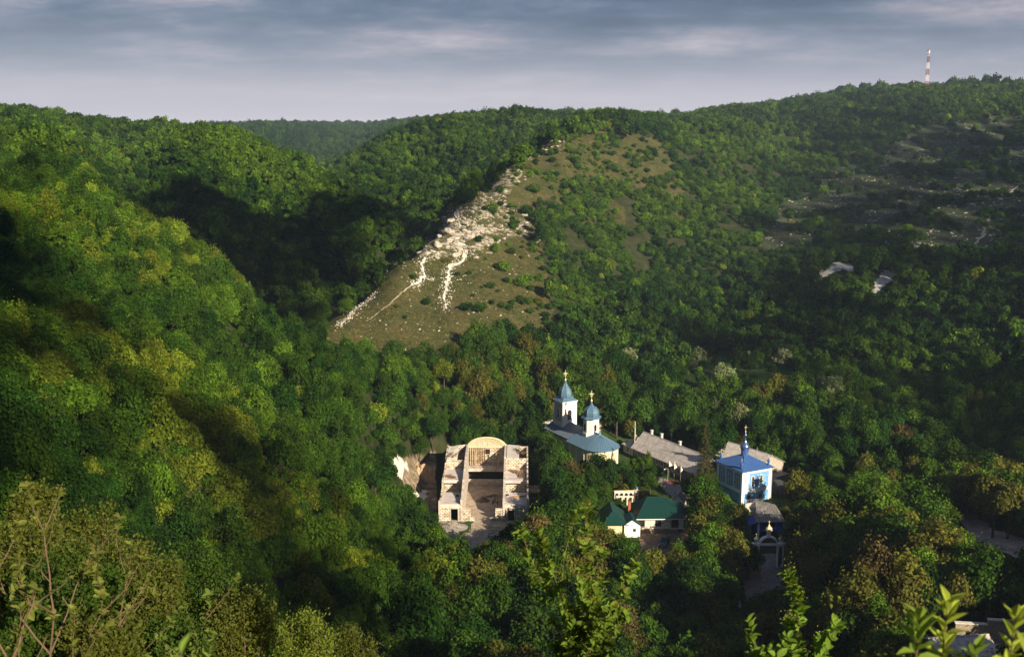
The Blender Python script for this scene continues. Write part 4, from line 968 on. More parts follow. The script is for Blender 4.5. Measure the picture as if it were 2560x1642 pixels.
def green_house():
    c = onz(1595.7, 1330, 2.0); y0 = 225.0; x0 = 28.9
    r = thing('green_roofed_house', 'cream house with dark green metal hip roof beside the parked car', 'house', (x0, y0, 2.0), math.radians(1.5))
    W_, D_, H_ = 11.0, 9.0, 3.6
    w = MB(); w.box(0, 7.3, 0, D_, .95, H_); w.box(7.3, W_, 1.5, D_, .95, H_); w.build('wall', M_OLDWHITE, r)
    b = MB(); b.box(-.1, W_ + .1, -.12, D_, -1.2, .95); b.build('rubble_base', mat('rubble_basement', (0.33, 0.26, 0.19), .95, noise=3, col2=(0.14, 0.11, 0.08), bump=(5, .7, .08)), r)
    v = MB()       # veranda: posts, rail and the darker wooden wall behind
    v.box(7.3, W_, 1.42, 1.5, .95, H_); v.build('veranda_wall', M_BROWNWOOD, r)
    v = MB(); v.box(9.2, 10.3, -.02, .14, .95, H_ - .05); v.box(7.35, 7.5, -.02, .13, .95, H_ - .05); v.box(W_ - .15, W_, -.02, .13, .95, H_ - .05); v.build('veranda_post', M_OLDWHITE, r)
    v = MB(); v.box(7.3, W_, -.14, 0.0, .9, 1.05); v.build('veranda_ledge', M_WHITE, r)
    for x in (.75, 4.5): box_window(r, x, 1.65, 1.15, 1.35, 0, 'y', -1, M_BROWNWOOD, bars=2)
    ac = MB(); ac.box(6.2, 6.9, -.38, -.02, 1.7, 2.25); ac.lathe([(.2, 0), (.2, .01)], 10); u = ac.build('air_conditioner', M_WHITE, r)
    g = MB(); g.prism([(6.45 + .17 * math.cos(a), 1.98 + .17 * math.sin(a)) for a in np.linspace(0, 2 * math.pi, 11)[:-1]], -.40, -.385); g.build('fan_grille', M_DARK, u)
    d = MB(); d.box(9.0, 10.0, -.16, -.125, -.9, .8); dr = d.build('basement_door', M_BROWNWOOD, r); h_ = MB(); h_.box(9.1, 9.16, -.2, -.16, -.1, .1); h_.build('handle', M_GOLD, dr)
    f = MB(); o = .7; zE = H_; zR = 6.9
    A, B, C_, D = (-o, -o, zE), (W_ + o, -o, zE), (W_ + o, D_ + o, zE), (-o, D_ + o, zE); R0, R1 = (2.6, 4.6, zR), (6.2, 4.6, zR)
    f.slab([A, B, R1, R0], .1); f.slab([B, C_, R1], .1); f.slab([C_, D, R0, R1], .1); f.slab([D, A, R0], .1)
    for k in range(30):
        x = -o + (W_ + 2 * o) * (k + .5) / 30; t = min(1, (x + o) / (2.6 + o), (W_ + o - x) / (W_ + o - 6.2))
        f.tube([(x, -o, zE + .02), (x, -o + (4.6 + o) * t, zE + (zR - zE) * t + .02)], .03, 4)
    for p, q in ((A, R0), (B, R1), (R0, R1)): f.tube([Vector(p) + Vector((0, 0, .04)), Vector(q) + Vector((0, 0, .04))], .07, 5)
    f.build('roof', M_GREENROOF, r)
    fa = MB(); fa.box(-o, W_ + o, -o - .03, -o, zE - .2, zE - .02); fa.build('fascia', M_WHITE, r)
    c = MB(); c.box(-1.7, -1.1, 5.2, 5.8, 3.0, 5.4); c.box(-1.8, -1.0, 5.1, 5.9, 5.4, 5.55); c.build('chimney', mat('red_brick_stack', (0.33, 0.11, 0.06), .9), r)
    # side wing with its own hipped green roof and the small white porch block
    w = MB(); w.box(-8.0, -3.6, -2.0, 6, -1.0, 3.0); w.build('wing_wall', M_CREAM, r)
    f = MB(); zz = 3.0; A, B, C_, D = (-8.6, -2.7, zz), (-2.6, -2.7, zz), (-2.6, 6.4, zz), (-8.6, 6.4, zz); T0, T1 = (-6.0, .4, 5.3), (-6.0, 6.3, 5.3)
    f.slab([A, B, T0], .1); f.slab([B, C_, T1, T0], .1); f.slab([C_, D, T1], .1); f.slab([D, A, T0, T1], .1)
    for k in range(12):
        s = (k + .5) / 12; f.tube([(-2.6, -2.7 + 9.1 * s, zz + .02), (-6.0 + (0 if s > .34 else 3.4 * (1 - s / .34)), max(.4, -2.7 + 9.1 * s) if s > .34 else -2.7 + 9.1 * s, 5.3 if s > .34 else zz + 2.3 * s / .34)], .03, 4)
    f.build('wing_roof', M_GREENROOF, r)
    w = MB(); w.box(-3.6, -.02, -2.6, 2, -1.0, 3.0); w.prism([(-3.6, 3.0), (-.02, 3.0), (-1.8, 4.2)], -2.6, -2.4); w.build('porch', M_WHITE, r)
    f = MB(); f.slab([(-3.9, -2.9, 2.9), (-1.8, -2.9, 4.32), (-1.8, 2.4, 4.32), (-3.9, 2.4, 2.9)], .08); f.slab([(-1.8, -2.9, 4.32), (.3, -2.9, 2.9), (.3, 2.4, 2.9), (-1.8, 2.4, 4.32)], .08); f.build('porch_roof', M_GREENROOF, r)
    box_window(r, -1.3, 1.5, .45, .45, -2.6, 'y', -1, M_BROWNWOOD, bars=0)
green_house()
# ---------------------------------------------------------------- the roofless building under construction
M_BLOCK = bpy.data.materials.new('limestone_blocks')
def _blockmat(m, c1, c2, mortar, sx=.8, sy=.42):
    m.use_nodes = True; nt = m.node_tree; N = nt.nodes.new; L = nt.links.new; b = nt.nodes['Principled BSDF']; b.inputs['Roughness'].default_value = .95; b.inputs['Specular IOR Level'].default_value = .1
    tc = N('ShaderNodeTexCoord'); sp = N('ShaderNodeSeparateXYZ'); L(tc.outputs['Object'], sp.inputs[0]); ad = N('ShaderNodeMath'); ad.operation = 'ADD'; L(sp.outputs[0], ad.inputs[0]); L(sp.outputs[1], ad.inputs[1])
    cb = N('ShaderNodeCombineXYZ'); L(ad.outputs[0], cb.inputs[0]); L(sp.outputs[2], cb.inputs[1])
    br = N('ShaderNodeTexBrick'); L(cb.outputs[0], br.inputs[0]); br.inputs['Color1'].default_value = (*c1, 1); br.inputs['Color2'].default_value = (*c2, 1); br.inputs['Mortar'].default_value = (*mortar, 1)
    br.inputs['Scale'].default_value = 1.0; br.inputs['Brick Width'].default_value = sx; br.inputs['Row Height'].default_value = sy; br.inputs['Mortar Size'].default_value = .05; br.inputs['Bias'].default_value = -.2
    n = N('ShaderNodeTexNoise'); n.inputs['Scale'].default_value = 1.1; n.inputs['Detail'].default_value = 6; L(tc.outputs['Object'], n.inputs[0])
    r = N('ShaderNodeValToRGB'); r.color_ramp.elements[0].position = .35; r.color_ramp.elements[0].color = (.55, .5, .45, 1); r.color_ramp.elements[1].position = .6; r.color_ramp.elements[1].color = (1, 1, 1, 1); L(n.outputs[0], r.inputs[0])
    mx = N('ShaderNodeMix'); mx.data_type = 'RGBA'; mx.blend_type = 'MULTIPLY'; mx.inputs[0].default_value = 1; L(br.outputs[0], mx.inputs[6]); L(r.outputs[0], mx.inputs[7]); L(mx.outputs[2], b.inputs['Base Color'])
_blockmat(M_BLOCK, (0.80, 0.73, 0.60), (0.62, 0.54, 0.42), (0.13, 0.10, 0.075))
M_CONC = mat('raw_concrete', (0.64, 0.56, 0.48), .95, noise=1.1, col2=(0.33, 0.28, 0.235), bump=(3, .3, .04))
M_SLABP = mat('pinkish_cement_slab', (0.68, 0.60, 0.57), .95, noise=.7, col2=(0.42, 0.35, 0.33), stretch=(.4, 3, 1))
M_SAND = mat('sand', (0.20, 0.145, 0.10), 1.0, noise=2, col2=(0.12, 0.085, 0.055), bump=(6, .5, .05))
def rough_top(mb, x0, x1, y0, y1, z0, zs, m=0, axis='y'):
    """wall whose broken top follows the list zs"""
    n = len(zs)
    if axis == 'y': pts = [(y0, z0)] + [(y0 + (y1 - y0) * i / (n - 1), z) for i, z in enumerate(zs)] + [(y1, z0)]; mb.prism([(a, b) for a, b in pts], x0, x1, m, axis='x')
    else: pts = [(x0, z0)] + [(x0 + (x1 - x0) * i / (n - 1), z) for i, z in enumerate(zs)] + [(x1, z0)]; mb.prism(pts, y0, y1, m, axis='y')
def ruin():
    X0 = onz(1099, 1303, 2.0).x; Y0 = 232.4
    r = thing('unfinished_building', 'roofless pale stone building under construction with two wings and an arched rear truss', 'building', (X0 - .1, Y0, 2.0), math.radians(-.6))
    A, B, C_, D = 0.0, 5.3, 15.2, 21.0       # left wing | nave | right wing
    YM1, YM2, YB = 8.4, 19.5, 28.5
    H1, H2, H3 = 4.2, 6.6, 9.6
    # longitudinal walls
    w = MB(); rough_top(w, A, A + .35, .35, YM1, -1, [4.7, 4.7, 4.6, 5.2, 5.3]); rough_top(w, A, A + .35, YM1, YB, -1, [6.9, 7.2, 6.8, 7.4, 8.9, 9.4, 9.8]); w.build('outer_wall', M_BLOCK, r)
    w = MB(); rough_top(w, D - .35, D, .35, YM1, -1, [5.2, 5.6, 5.7, 5.8, 6.0]); rough_top(w, D - .35, D, YM1, YB, -1, [7.2, 7.0, 7.6, 8.6, 9.5, 9.6]); w.build('outer_wall', M_BLOCK, r)
    for x in (B, C_):
        w = MB(); rough_top(w, x - .25, x + .25, .36, YM1, -1, [5.0, 5.4, 6.3, 7.0]); rough_top(w, x - .25, x + .25, YM1, YM2, -1, [7.2, 7.6, 8.4, 9.3]); rough_top(w, x - .25, x + .25, YM2, YB, -1, [9.6, 9.8, 9.9, 10.2]); w.build('inner_wall', M_CONC, r)
    # rear walls
    w = MB(); w.box(B + .25, C_ - .25, YB - .4, YB, -1, 9.4); rough_top(w, A + .35, B - .25, YB - .38, YB - .02, -1, [9.6, 9.7, 9.9, 10.1], axis='x'); rough_top(w, C_ + .25, D - .35, YB - .38, YB - .02, -1, [10.1, 9.8, 9.6], axis='x'); w.build('rear_wall', M_BLOCK, r)
    w = MB(); w.box(B + .26, C_ - .26, YB - 2.9, YB - 2.65, -.2, 1.55)
    for k in range(4): w.box(B + 1.2 + k * 2.5, B + 1.3 + k * 2.5, YB - 2.94, YB - 2.9, -.1, 1.5)
    w.build('low_concrete_wall', M_CONC, r)
    w = MB(); w.box(B + .27, C_ - .27, YB - .62, YB - .45, -.5, 4.3); w.build('gallery_shade_panel', mat('gallery_shade_dark', (.035, .028, .022), .9, noise=2, col2=(.015, .012, .01)), r)  # dark panel added to paint the shade of the recess under the gallery
    # gallery slab with beam across the nave
    w = MB(); w.box(B + .26, C_ - .26, YB - 3.6, YB - .41, 4.35, 4.6); w.box(B + .255, C_ - .255, YB - 3.75, YB - 3.4, 3.9, 4.68); w.build('gallery_slab', M_CONC, r)
    for x in (B + 2.2, C_ - 2.4):
        q = MB(); q.box(x - .12, x + .12, YB - 3.3, YB - 3.1, 4.61, 9.0); q.build('gallery_post', M_TIMBER, r)
    q = MB(); q.box(B + 4.6, B + 5.8, YB - .43, YB - .39, 7.6, 8.9); wn = q.build('rear_window', M_DARK, r)
    q = MB(); q.box(B + .4, B + 9.6, YB - .52, YB - .44, 9.2, 9.42)
    for k in range(8): q.box(B + .6 + k * .55, B + .66 + k * .55, YB - .8, YB - .45, 4.61, 9.2)
    for z in (5.8, 7.2): q.box(B + .4, B + 4.7, YB - .84, YB - .80, z, z + .06)
    q.build('rear_scaffold_bars', M_TIMBER, r)
    # round-topped truss over the rear wall
    q = MB(); cx = (B + C_) / 2; rw = (C_ - B) / 2 + .1; rise = 2.6; zb = 9.45; y0, y1 = YB - .75, YB - .25
    arc = [(cx + rw * math.cos(math.pi * k / 24), zb + rise * math.sin(math.pi * k / 24)) for k in range(25)]
    for y in (y0, y1):
        q.tube([(a, y, b) for a, b in arc], .11, 5); q.tube([(a * .9 + cx * .1, y, zb + (b - zb) * .78) for a, b in arc], .06, 4); q.tube([(B - .1, y, zb), (C_ + .1, y, zb)], .11, 5)
        for k in range(1, 24):
            q.tube([(arc[k][0], y, zb), (arc[k][0], y, arc[k][1])], .055, 4)
            if k < 23: q.tube([(arc[k][0], y, zb), (arc[k + 1][0], y, arc[k + 1][1])], .04, 4)
    for k in range(0, 25, 2): q.tube([(arc[k][0], y0, arc[k][1]), (arc[k][0], y1, arc[k][1])], .05, 4)
    q.build('roof_truss', mat('new_timber', (0.72, 0.60, 0.38), .8), r)
    q = MB(); q.prism([(cx + (rw - .25) * math.cos(math.pi * k / 24), zb + (rise - .2) * math.sin(math.pi * k / 24)) for k in range(25)], YB - .2, YB - .12); q.build('tympanum_boarding', M_OLDWHITE, r)
    # wing slabs
    for (a, b) in ((A + .36, B - .26), (C_ + .26, D - .36)):
        q = MB(); q.box(a, b, .3, YM1, 3.85, 4.1); q.build('lower_slab', M_SLABP, r)
        q = MB(); q.box(a, b, YM1 + 2.2, YM2, 6.1, 6.4); q.box(a, b, YM1 + 2.0, YM1 + 2.4, 5.75, 6.45); q.build('upper_slab', M_SLABP, r)
        q = MB(); q.box(a, b, YM2, YM2 + .3, 6.41, 9.2 if a > 10 else 8.6); q.build('upper_room_wall', M_BLOCK, r)
        q = MB(); q.box(a, b, YM1 + 3.2, YM1 + 3.4, -1, 5.7); q.build('cross_wall', M_BLOCK, r)
    q = MB(); q.slab([(A + .4, YM2 + .1, 8.7), (A + 3.1, YM2 + .1, 8.7), (A + 3.1, YB - .5, 9.9), (A + .4, YB - .5, 9.5)], .1); rr = q.build('leaning_roof_panel', M_OLDWHITE, r)
    q = MB(); q.slab([(C_ + .4, YM2 + .1, 9.3), (D - 2.3, YM2 + .1, 9.3), (D - 2.3, YB - .5, 10.0), (C_ + .4, YB - .5, 10.0)], .1); q.build('leaning_roof_panel', M_SLATE, r)
    # front walls of the wings with their door openings, built round the openings
    def front(x0, x1, d0, d1, zt, zd):
        q = MB(); q.box(x0, d0, 0, .35, -1, zt - .01); q.box(d1, x1, 0, .35, -1, zt - .01); q.box(d0, d1, 0, .35, zd, zt - .01); q.box(d0, d1, 0, .35, -1, 0.05)
        w_ = q.build('front_wall', M_BLOCK, r)
        q = MB(); q.box(d0 - .18, d0 - .001, -.04, .3, 0.02, zd); q.box(d1 + .001, d1 + .18, -.04, .3, 0.02, zd); q.box(d0 - .18, d1 + .18, -.05, .3, zd + .001, zd + .2); q.build('door_frame', M_CONC, w_)
        q = MB(); q.box(x0, x1, -.08, .29, zt - .0, zt + .75); q.build('front_beam', M_OLDWHITE, r)
    front(A, B + .25, 2.75, 4.4, 3.3, 3.0); front(C_ - .25, D, 16.2, 17.6, 3.3, 2.7)
    q = MB()
    for a0_, a1_, a2_ in ((A - .15, A + .35, 5.0), (B - .28, B + .25, 5.3), (C_ - .25, C_ + .28, 5.0), (D - .35, D + .15, 5.6)):
        q = MB(); q.box(a0_, a1_, -.12, .3, -1, a2_); q.build('corner_pillar', M_CONC, r)
    # stub walls stepping down to the open front
    q = MB(); q.box(B + .26, B + 2.1, -.02, .36, -1, 3.1); q.box(B + 2.1, B + 3.0, -.02, .36, -1, .9); q.build('stub_wall', M_BLOCK, r)
    q = MB(); q.box(C_ - 2.0, C_ - .26, -.02, .36, -1, 3.1); q.box(C_ - 3.3, C_ - 2.0, -.02, .36, -1, .9); q.build('stub_wall', M_BLOCK, r)
    q = MB(); q.box(A - .3, B + 3.2, -1.0, -.13, -1, -.02); q.box(C_ - 3.5, D + .3, -1.0, -.13, -1, -.02); q.build('foundation_kerb', M_CONC, r)
    # timber platform scaffold on the right side
    s = thing('timber_scaffold', 'rough timber scaffold tower standing against the outer wall of the ruin', 'scaffold', (X0 + D + .2, Y0 + 6.5, 2.0), math.radians(-.6))
    q = MB()
    for x in (.1, 2.2):
        for y in (0, 2.4, 4.6): q.tube([(x, y, -1.5), (x, y, 5.2)], .09, 5)
    for z in (1.8, 3.4):
        q.tube([(.1, 0, z), (2.2, 0, z)], .06, 4); q.tube([(2.2, 0, z), (2.2, 4.6, z)], .06, 4)
    q.tube([(.1, 0, 0), (2.2, 0, 3.4)], .05, 4); q.tube([(2.2, 0, .2), (2.2, 2.4, 3.4)], .05, 4); q.build('scaffold_frame', M_TIMBER, s)
    q = MB(); rr_ = random.Random(4)
    for k in range(9): q.box(-.1, 2.5 + rr_.uniform(-.2, .3), k * .55 - .2, k * .55 + .2, 4.7 + rr_.uniform(0, .08), 4.8 + rr_.uniform(0, .08))
    for k in range(6): q.tube([(rr_.uniform(0, 2.4), rr_.uniform(0, 4), 4.95), (rr_.uniform(0, 2.6), rr_.uniform(0, 4.4), 5.2)], .05, 4)
    q.build('deck_boards', M_TIMBER, s)
    # piles of planks on the wings
    def planks(name, label, x, y, z, n, L_, ang, seed):
        rs = random.Random(seed); t = MB()
        for k in range(n):
            a = ang + rs.uniform(-.25, .25); c = Vector((rs.uniform(-.9, .9), rs.uniform(-.5, .5), .08 + .09 * (k % 4))); d = Vector((math.cos(a), math.sin(a), rs.uniform(-.03, .03))) * L_ * rs.uniform(.35, .55)
            t.tube([c - d, c + d], rs.uniform(.05, .09), 4)
        o = t.build(name, M_TIMBER); o.location = (X0 + x, Y0 + y, 2.0 + z); tag(o, label, 'timber', 'stacks of timber on the ruin')
    planks('timber_pile', 'long planks heaped on the upper slab of the wing by the scaffold', D - 1.5, 14.5, 6.42, 16, 5.2, 1.6, 1)
    planks('timber_pile', 'short loose boards on the upper slab of the ruin wing by the quarry cut', 1.6, 12.6, 6.42, 10, 3.2, -.9, 2)
    planks('timber_pile', 'tangled pale poles at the rear corner of the ruin by the scaffold side', D - 1.8, 23.0, 9.7, 14, 4.5, 1.9, 3)
    planks('timber_pile', 'boards lying on the lower slab of the ruin wing by the scaffold', D - 2.6, 4.8, 4.12, 8, 3.0, .3, 5)
    planks('timber_pile', 'poles leaning along the rear of the ruin wing by the quarry cut', 2.2, 21.5, 9.3, 12, 3.6, 1.3, 6)
    planks('timber_pile', 'broken boards on the sloping panel at the rear of the scaffold-side wing', D - 3.4, 16.8, 6.42, 12, 3.4, 2.3, 7)
    planks('timber_pile', 'scattered laths on the nave floor of the ruin', B + 6.6, 16.5, .12, 12, 2.8, .4, 8)
    # things on the nave floor
    def heap(name, label, x, y, rx, ry, h, m, seed, cat):
        n, k = 22, 7; v = [(0, 0, h)]; f = []; rs = random.Random(seed)
        for i in range(1, k + 1):
            for j in range(n):
                t = 2 * math.pi * j / n; q = i / k; e = 1 + rs.uniform(-.08, .08)
                v.append((rx * q * e * math.cos(t), ry * q * e * math.sin(t), h * max(0, (1 - q) ** 1.15) * rs.uniform(.9, 1.08) - (.25 if i == k else 0)))
        for j in range(n): f.append((0, 1 + j, 1 + (j + 1) % n))
        for i in range(k - 1):
            for j in range(n): a = 1 + i * n + j; b = 1 + i * n + (j + 1) % n; f.append((a, a + n, b + n, b))
        o = link(name, mesh_from(name, v, f, m)); o.location = (x, y, float(mesh_z(x, y)) + .02); tag(o, label, cat)
    heap('sand_pile', 'small dark sand pile on the floor inside the ruin', X0 + 9.8, Y0 + 13.5, 1.9, 1.7, 1.3, M_SAND, 1, 'sand pile')
    heap('gravel_heap', 'broad grey gravel heap in front of the ruin beside the track', X0 + 3.2, Y0 - 4.2, 4.4, 3.0, 1.5, mat('grey_gravel', (0.36, 0.31, 0.27), 1, noise=5, col2=(0.18, 0.155, 0.135), bump=(8, .7, .08)), 2, 'gravel heap')
    m_ = thing('cement_mixer', 'small cement mixer with tilted drum beside the sand pile', 'cement mixer', (X0 + 12.6, Y0 + 12.2, 2.0), .6)
    q = MB(); q.lathe([(.25, .5), (.5, .75), (.55, 1.05), (.4, 1.35), (.28, 1.55)], 12); q.build('drum', mat('grey_paint', (.25, .27, .27), .6), m_)
    q = MB(); q.tube([(-.6, -.4, 0), (-.1, 0, .9), (-.6, .4, 0)], .04, 5); q.tube([(.6, -.4, 0), (.1, 0, .9), (.6, .4, 0)], .04, 5); q.box(-.6, .6, -.05, .05, .25, .33); q.build('frame', M_BROWNWOOD, m_)
    for s_ in (-1, 1): q = MB(); q.tube([(s_ * .6, -.46, .2), (s_ * .6, -.36, .2)], .2, 10); q.build('wheel', M_DARK, m_)
    b_ = thing('site_trestle', 'steel-tube ladder scaffold standing by the inner wall of the ruin', 'scaffold', (X0 + C_ - 1.7, Y0 + 6.6, 2.0), 0)
    q = MB()
    for x in (0, 1.3):
        for y in (0, 1.8): q.tube([(x, y, -.2), (x, y, 3.4)], .05, 5)
    for z in (.7, 1.6, 2.5, 3.3): q.tube([(0, 0, z), (1.3, 0, z)], .04, 4); q.tube([(0, 0, z), (0, 1.8, z)], .04, 4)
    q.build('frame', mat('rusty_tube', (0.20, 0.09, 0.05), .8), b_)
    q = MB(); q.box(-.1, 1.4, 0, 1.8, 3.41, 3.47); q.build('deck_board', M_TIMBER, b_)
    for i, (x, y, l) in enumerate(((3.9, 5.6, 'bucket-sized rubble block on the lower slab of the ruin wing by the quarry cut'), (15.9, 6.1, 'rubble block on the lower slab of the ruin wing by the scaffold'))):
        q = MB(); q.box(-.35, .35, -.2, .2, 0, .22); q.box(-.2, .15, -.12, .1, .22, .36); o = q.build('rubble_block', M_DARK); o.location = (X0 + x, Y0 + y, 2 + 4.11); o.rotation_euler = (0, 0, .3); tag(o, l, 'rubble')
    return X0, Y0
RX0, RY0 = ruin()
# ---------------------------------------------------------------- unseen clouds added behind the camera, shaped to cast the wanted shadows
def shade_cloud(name, poly, alt=560.0, thick=26.0, seed=0, cell=9.0, gaps=None, world=False, holes=()):
    S = Vector(SUND); P = []
    for px, py in poly:
        h = Vector((px, py, G(px, py))) if world else hit(px, py); h.z += 4; t = (alt - h.z) / S.z; P.append((h.x + S.x * t, h.y + S.y * t))
    xs = [p[0] for p in P]; ys = [p[1] for p in P]
    X, Y = np.meshgrid(np.arange(min(xs) - 30, max(xs) + 30, cell), np.arange(min(ys) - 30, max(ys) + 30, cell), indexing='ij')
    ox = X + 22 * fbm(X / 45 + seed, Y / 45, 4); oy = Y + 22 * fbm(X / 45, Y / 45 + seed + 31, 4)
    ins = inpoly(ox, oy, P).astype(float)
    for hp in holes:
        hq = []
        for px, py in hp:
            h = hit(px, py); t = (alt - h.z) / S.z; hq.append((h.x + S.x * t, h.y + S.y * t))
        ins *= ~inpoly(X, Y, hq)
    if gaps: ins *= (fbm(X / 26 + seed * 3, Y / 26, 3) * .35 + _rs.rand(*X.shape) - .5 < gaps - .5)
    d = ins.copy()
    for _ in range(5): d[1:-1, 1:-1] = (d[1:-1, 1:-1] * 2 + d[:-2, 1:-1] + d[2:, 1:-1] + d[1:-1, :-2] + d[1:-1, 2:]) / 6 * ins[1:-1, 1:-1]
    hgt = (d ** 2) * thick * (1 + .8 * fbm(X / 38 + seed, Y / 38, 4)); top = alt + hgt; bot = alt - hgt * .35 - .4
    c = ins[:-1, :-1] * ins[1:, 1:] * ins[1:, :-1] * ins[:-1, 1:] > 0; I, J = np.nonzero(c); nj = X.shape[1]; n0 = X.size
    a, b, e, f_ = I * nj + J, (I + 1) * nj + J, (I + 1) * nj + J + 1, I * nj + J + 1
    v = np.concatenate([np.stack([X, Y, top], -1).reshape(-1, 3), np.stack([X, Y, bot], -1).reshape(-1, 3)])
    F_ = np.concatenate([np.stack([a, b, e, f_], -1), np.stack([a, f_, e, b], -1) + n0])
    used, inv = np.unique(F_.ravel(), return_inverse=True)
    o = link(name, mesh_from(name, v[used].tolist(), inv.reshape(-1, 4).tolist(), M_SHADE_CLOUD, smooth=True)); return tag(o, kind='structure')
M_SHADE_CLOUD = mat('shade_cloud_white', (0.85, 0.85, 0.87), 1.0, spec=0)
shade_cloud('shade_cloud', [(2371,325),(2250,440),(2130,560),(1960,610),(1850,700),(1720,780),(1640,860),(1660,930),(1800,985),(1980,1010),(2080,1060),(2220,1130),(2420,1190),(2750,1200),(2900,250),(2500,270)], seed=3, gaps=.76, holes=([(2020,712),(2050,660),(2100,640),(2150,655),(2145,692),(2050,718)], [(2168,750),(2190,690),(2215,660),(2248,672),(2230,715),(2190,752)]))
shade_cloud('shade_cloud', [(1870,1345),(1990,1335),(2010,1480),(1990,1640),(1850,1600),(1835,1420)], seed=5, gaps=.7)
shade_cloud('shade_cloud', [(600,690),(640,600),(720,530),(800,490),(900,470),(1010,540),(1030,600),(990,680),(900,760),(790,815),(700,790),(640,750)], seed=9, cell=6.0, gaps=.88)
shade_cloud('shade_cloud', [(1750,262),(2316,206),(2900,205),(2900,290),(2250,300),(2050,285)], seed=14, cell=5.0, gaps=.75)
for _g, _p in ((.80, [(-300,640),(120,620),(300,850),(520,1060),(740,1230),(960,1380),(1080,1720),(-300,1720)]), (.68, [(-150,250),(180,330),(190,430),(230,640),(120,640),(-300,640)])):
    shade_cloud('shade_cloud', _p, alt=560, thick=10, seed=len(_p) + _p[0][0] % 13, cell=5.0, gaps=_g)
shade_cloud('shade_cloud', [(-108,296),(-70,293),(-63,310),(-58,340),(-48,395),(-60,440),(-135,440),(-125,330)], seed=8, world=True, cell=6.0, gaps=.9)
# ---------------------------------------------------------------- rocks
_ones = ['zero','one','two','three','four','five','six','seven','eight','nine','ten','eleven','twelve','thirteen','fourteen','fifteen','sixteen','seventeen','eighteen','nineteen']
M_LIME = bpy.data.materials.new('limestone')
def _lime(m):
    m.use_nodes = True; nt = m.node_tree; N = nt.nodes.new; L = nt.links.new; b = nt.nodes['Principled BSDF']; b.inputs['Roughness'].default_value = .95; b.inputs['Specular IOR Level'].default_value = .1
    tc = N('ShaderNodeTexCoord'); mp = N('ShaderNodeMapping'); mp.inputs['Scale'].default_value = (1, 1, 2.5); L(tc.outputs['Object'], mp.inputs[0])
    n = N('ShaderNodeTexNoise'); n.inputs['Scale'].default_value = 1.6; n.inputs['Detail'].default_value = 8; n.inputs['Roughness'].default_value = .7; L(mp.outputs[0], n.inputs[0])
    r = N('ShaderNodeValToRGB'); e = r.color_ramp.elements; e[0].position = .34; e[0].color = (.16, .135, .10, 1); e[1].position = .56; e[1].color = (.50, .45, .37, 1); k = e.new(.44); k.color = (.33, .29, .23, 1); L(n.outputs[0], r.inputs[0]); L(r.outputs[0], b.inputs[0])
    q = N('ShaderNodeBump'); q.inputs['Strength'].default_value = .9; q.inputs['Distance'].default_value = .15; L(n.outputs[0], q.inputs['Height']); L(q.outputs[0], b.inputs['Normal'])
_lime(M_LIME)
def rock_mesh(seed, npt=26, flat=.55, lay=0):
    rs = random.Random(seed); bm = bmesh.new()
    for i in range(npt):
        v = Vector((rs.gauss(0, 1), rs.gauss(0, 1), rs.gauss(0, 1))).normalized(); v = Vector((round(v.x * 1.6) / 1.6 * .6 + v.x * .4, round(v.y * 1.6) / 1.6 * .6 + v.y * .4, v.z)); bm.verts.new((v.x, v.y * .75, v.z * flat))
    bmesh.ops.convex_hull(bm, input=bm.verts); bmesh.ops.delete(bm, geom=[v for v in bm.verts if not v.link_faces], context='VERTS')
    bmesh.ops.bevel(bm, geom=bm.edges[:], offset=.05, segments=1, affect='EDGES')
    me = bpy.data.meshes.new('boulder'); bm.to_mesh(me); bm.free(); me.materials.append(M_LIME); return me
ROCKM = [rock_mesh(i, 22 + i, .42 + .05 * (i % 4)) for i in range(9)]
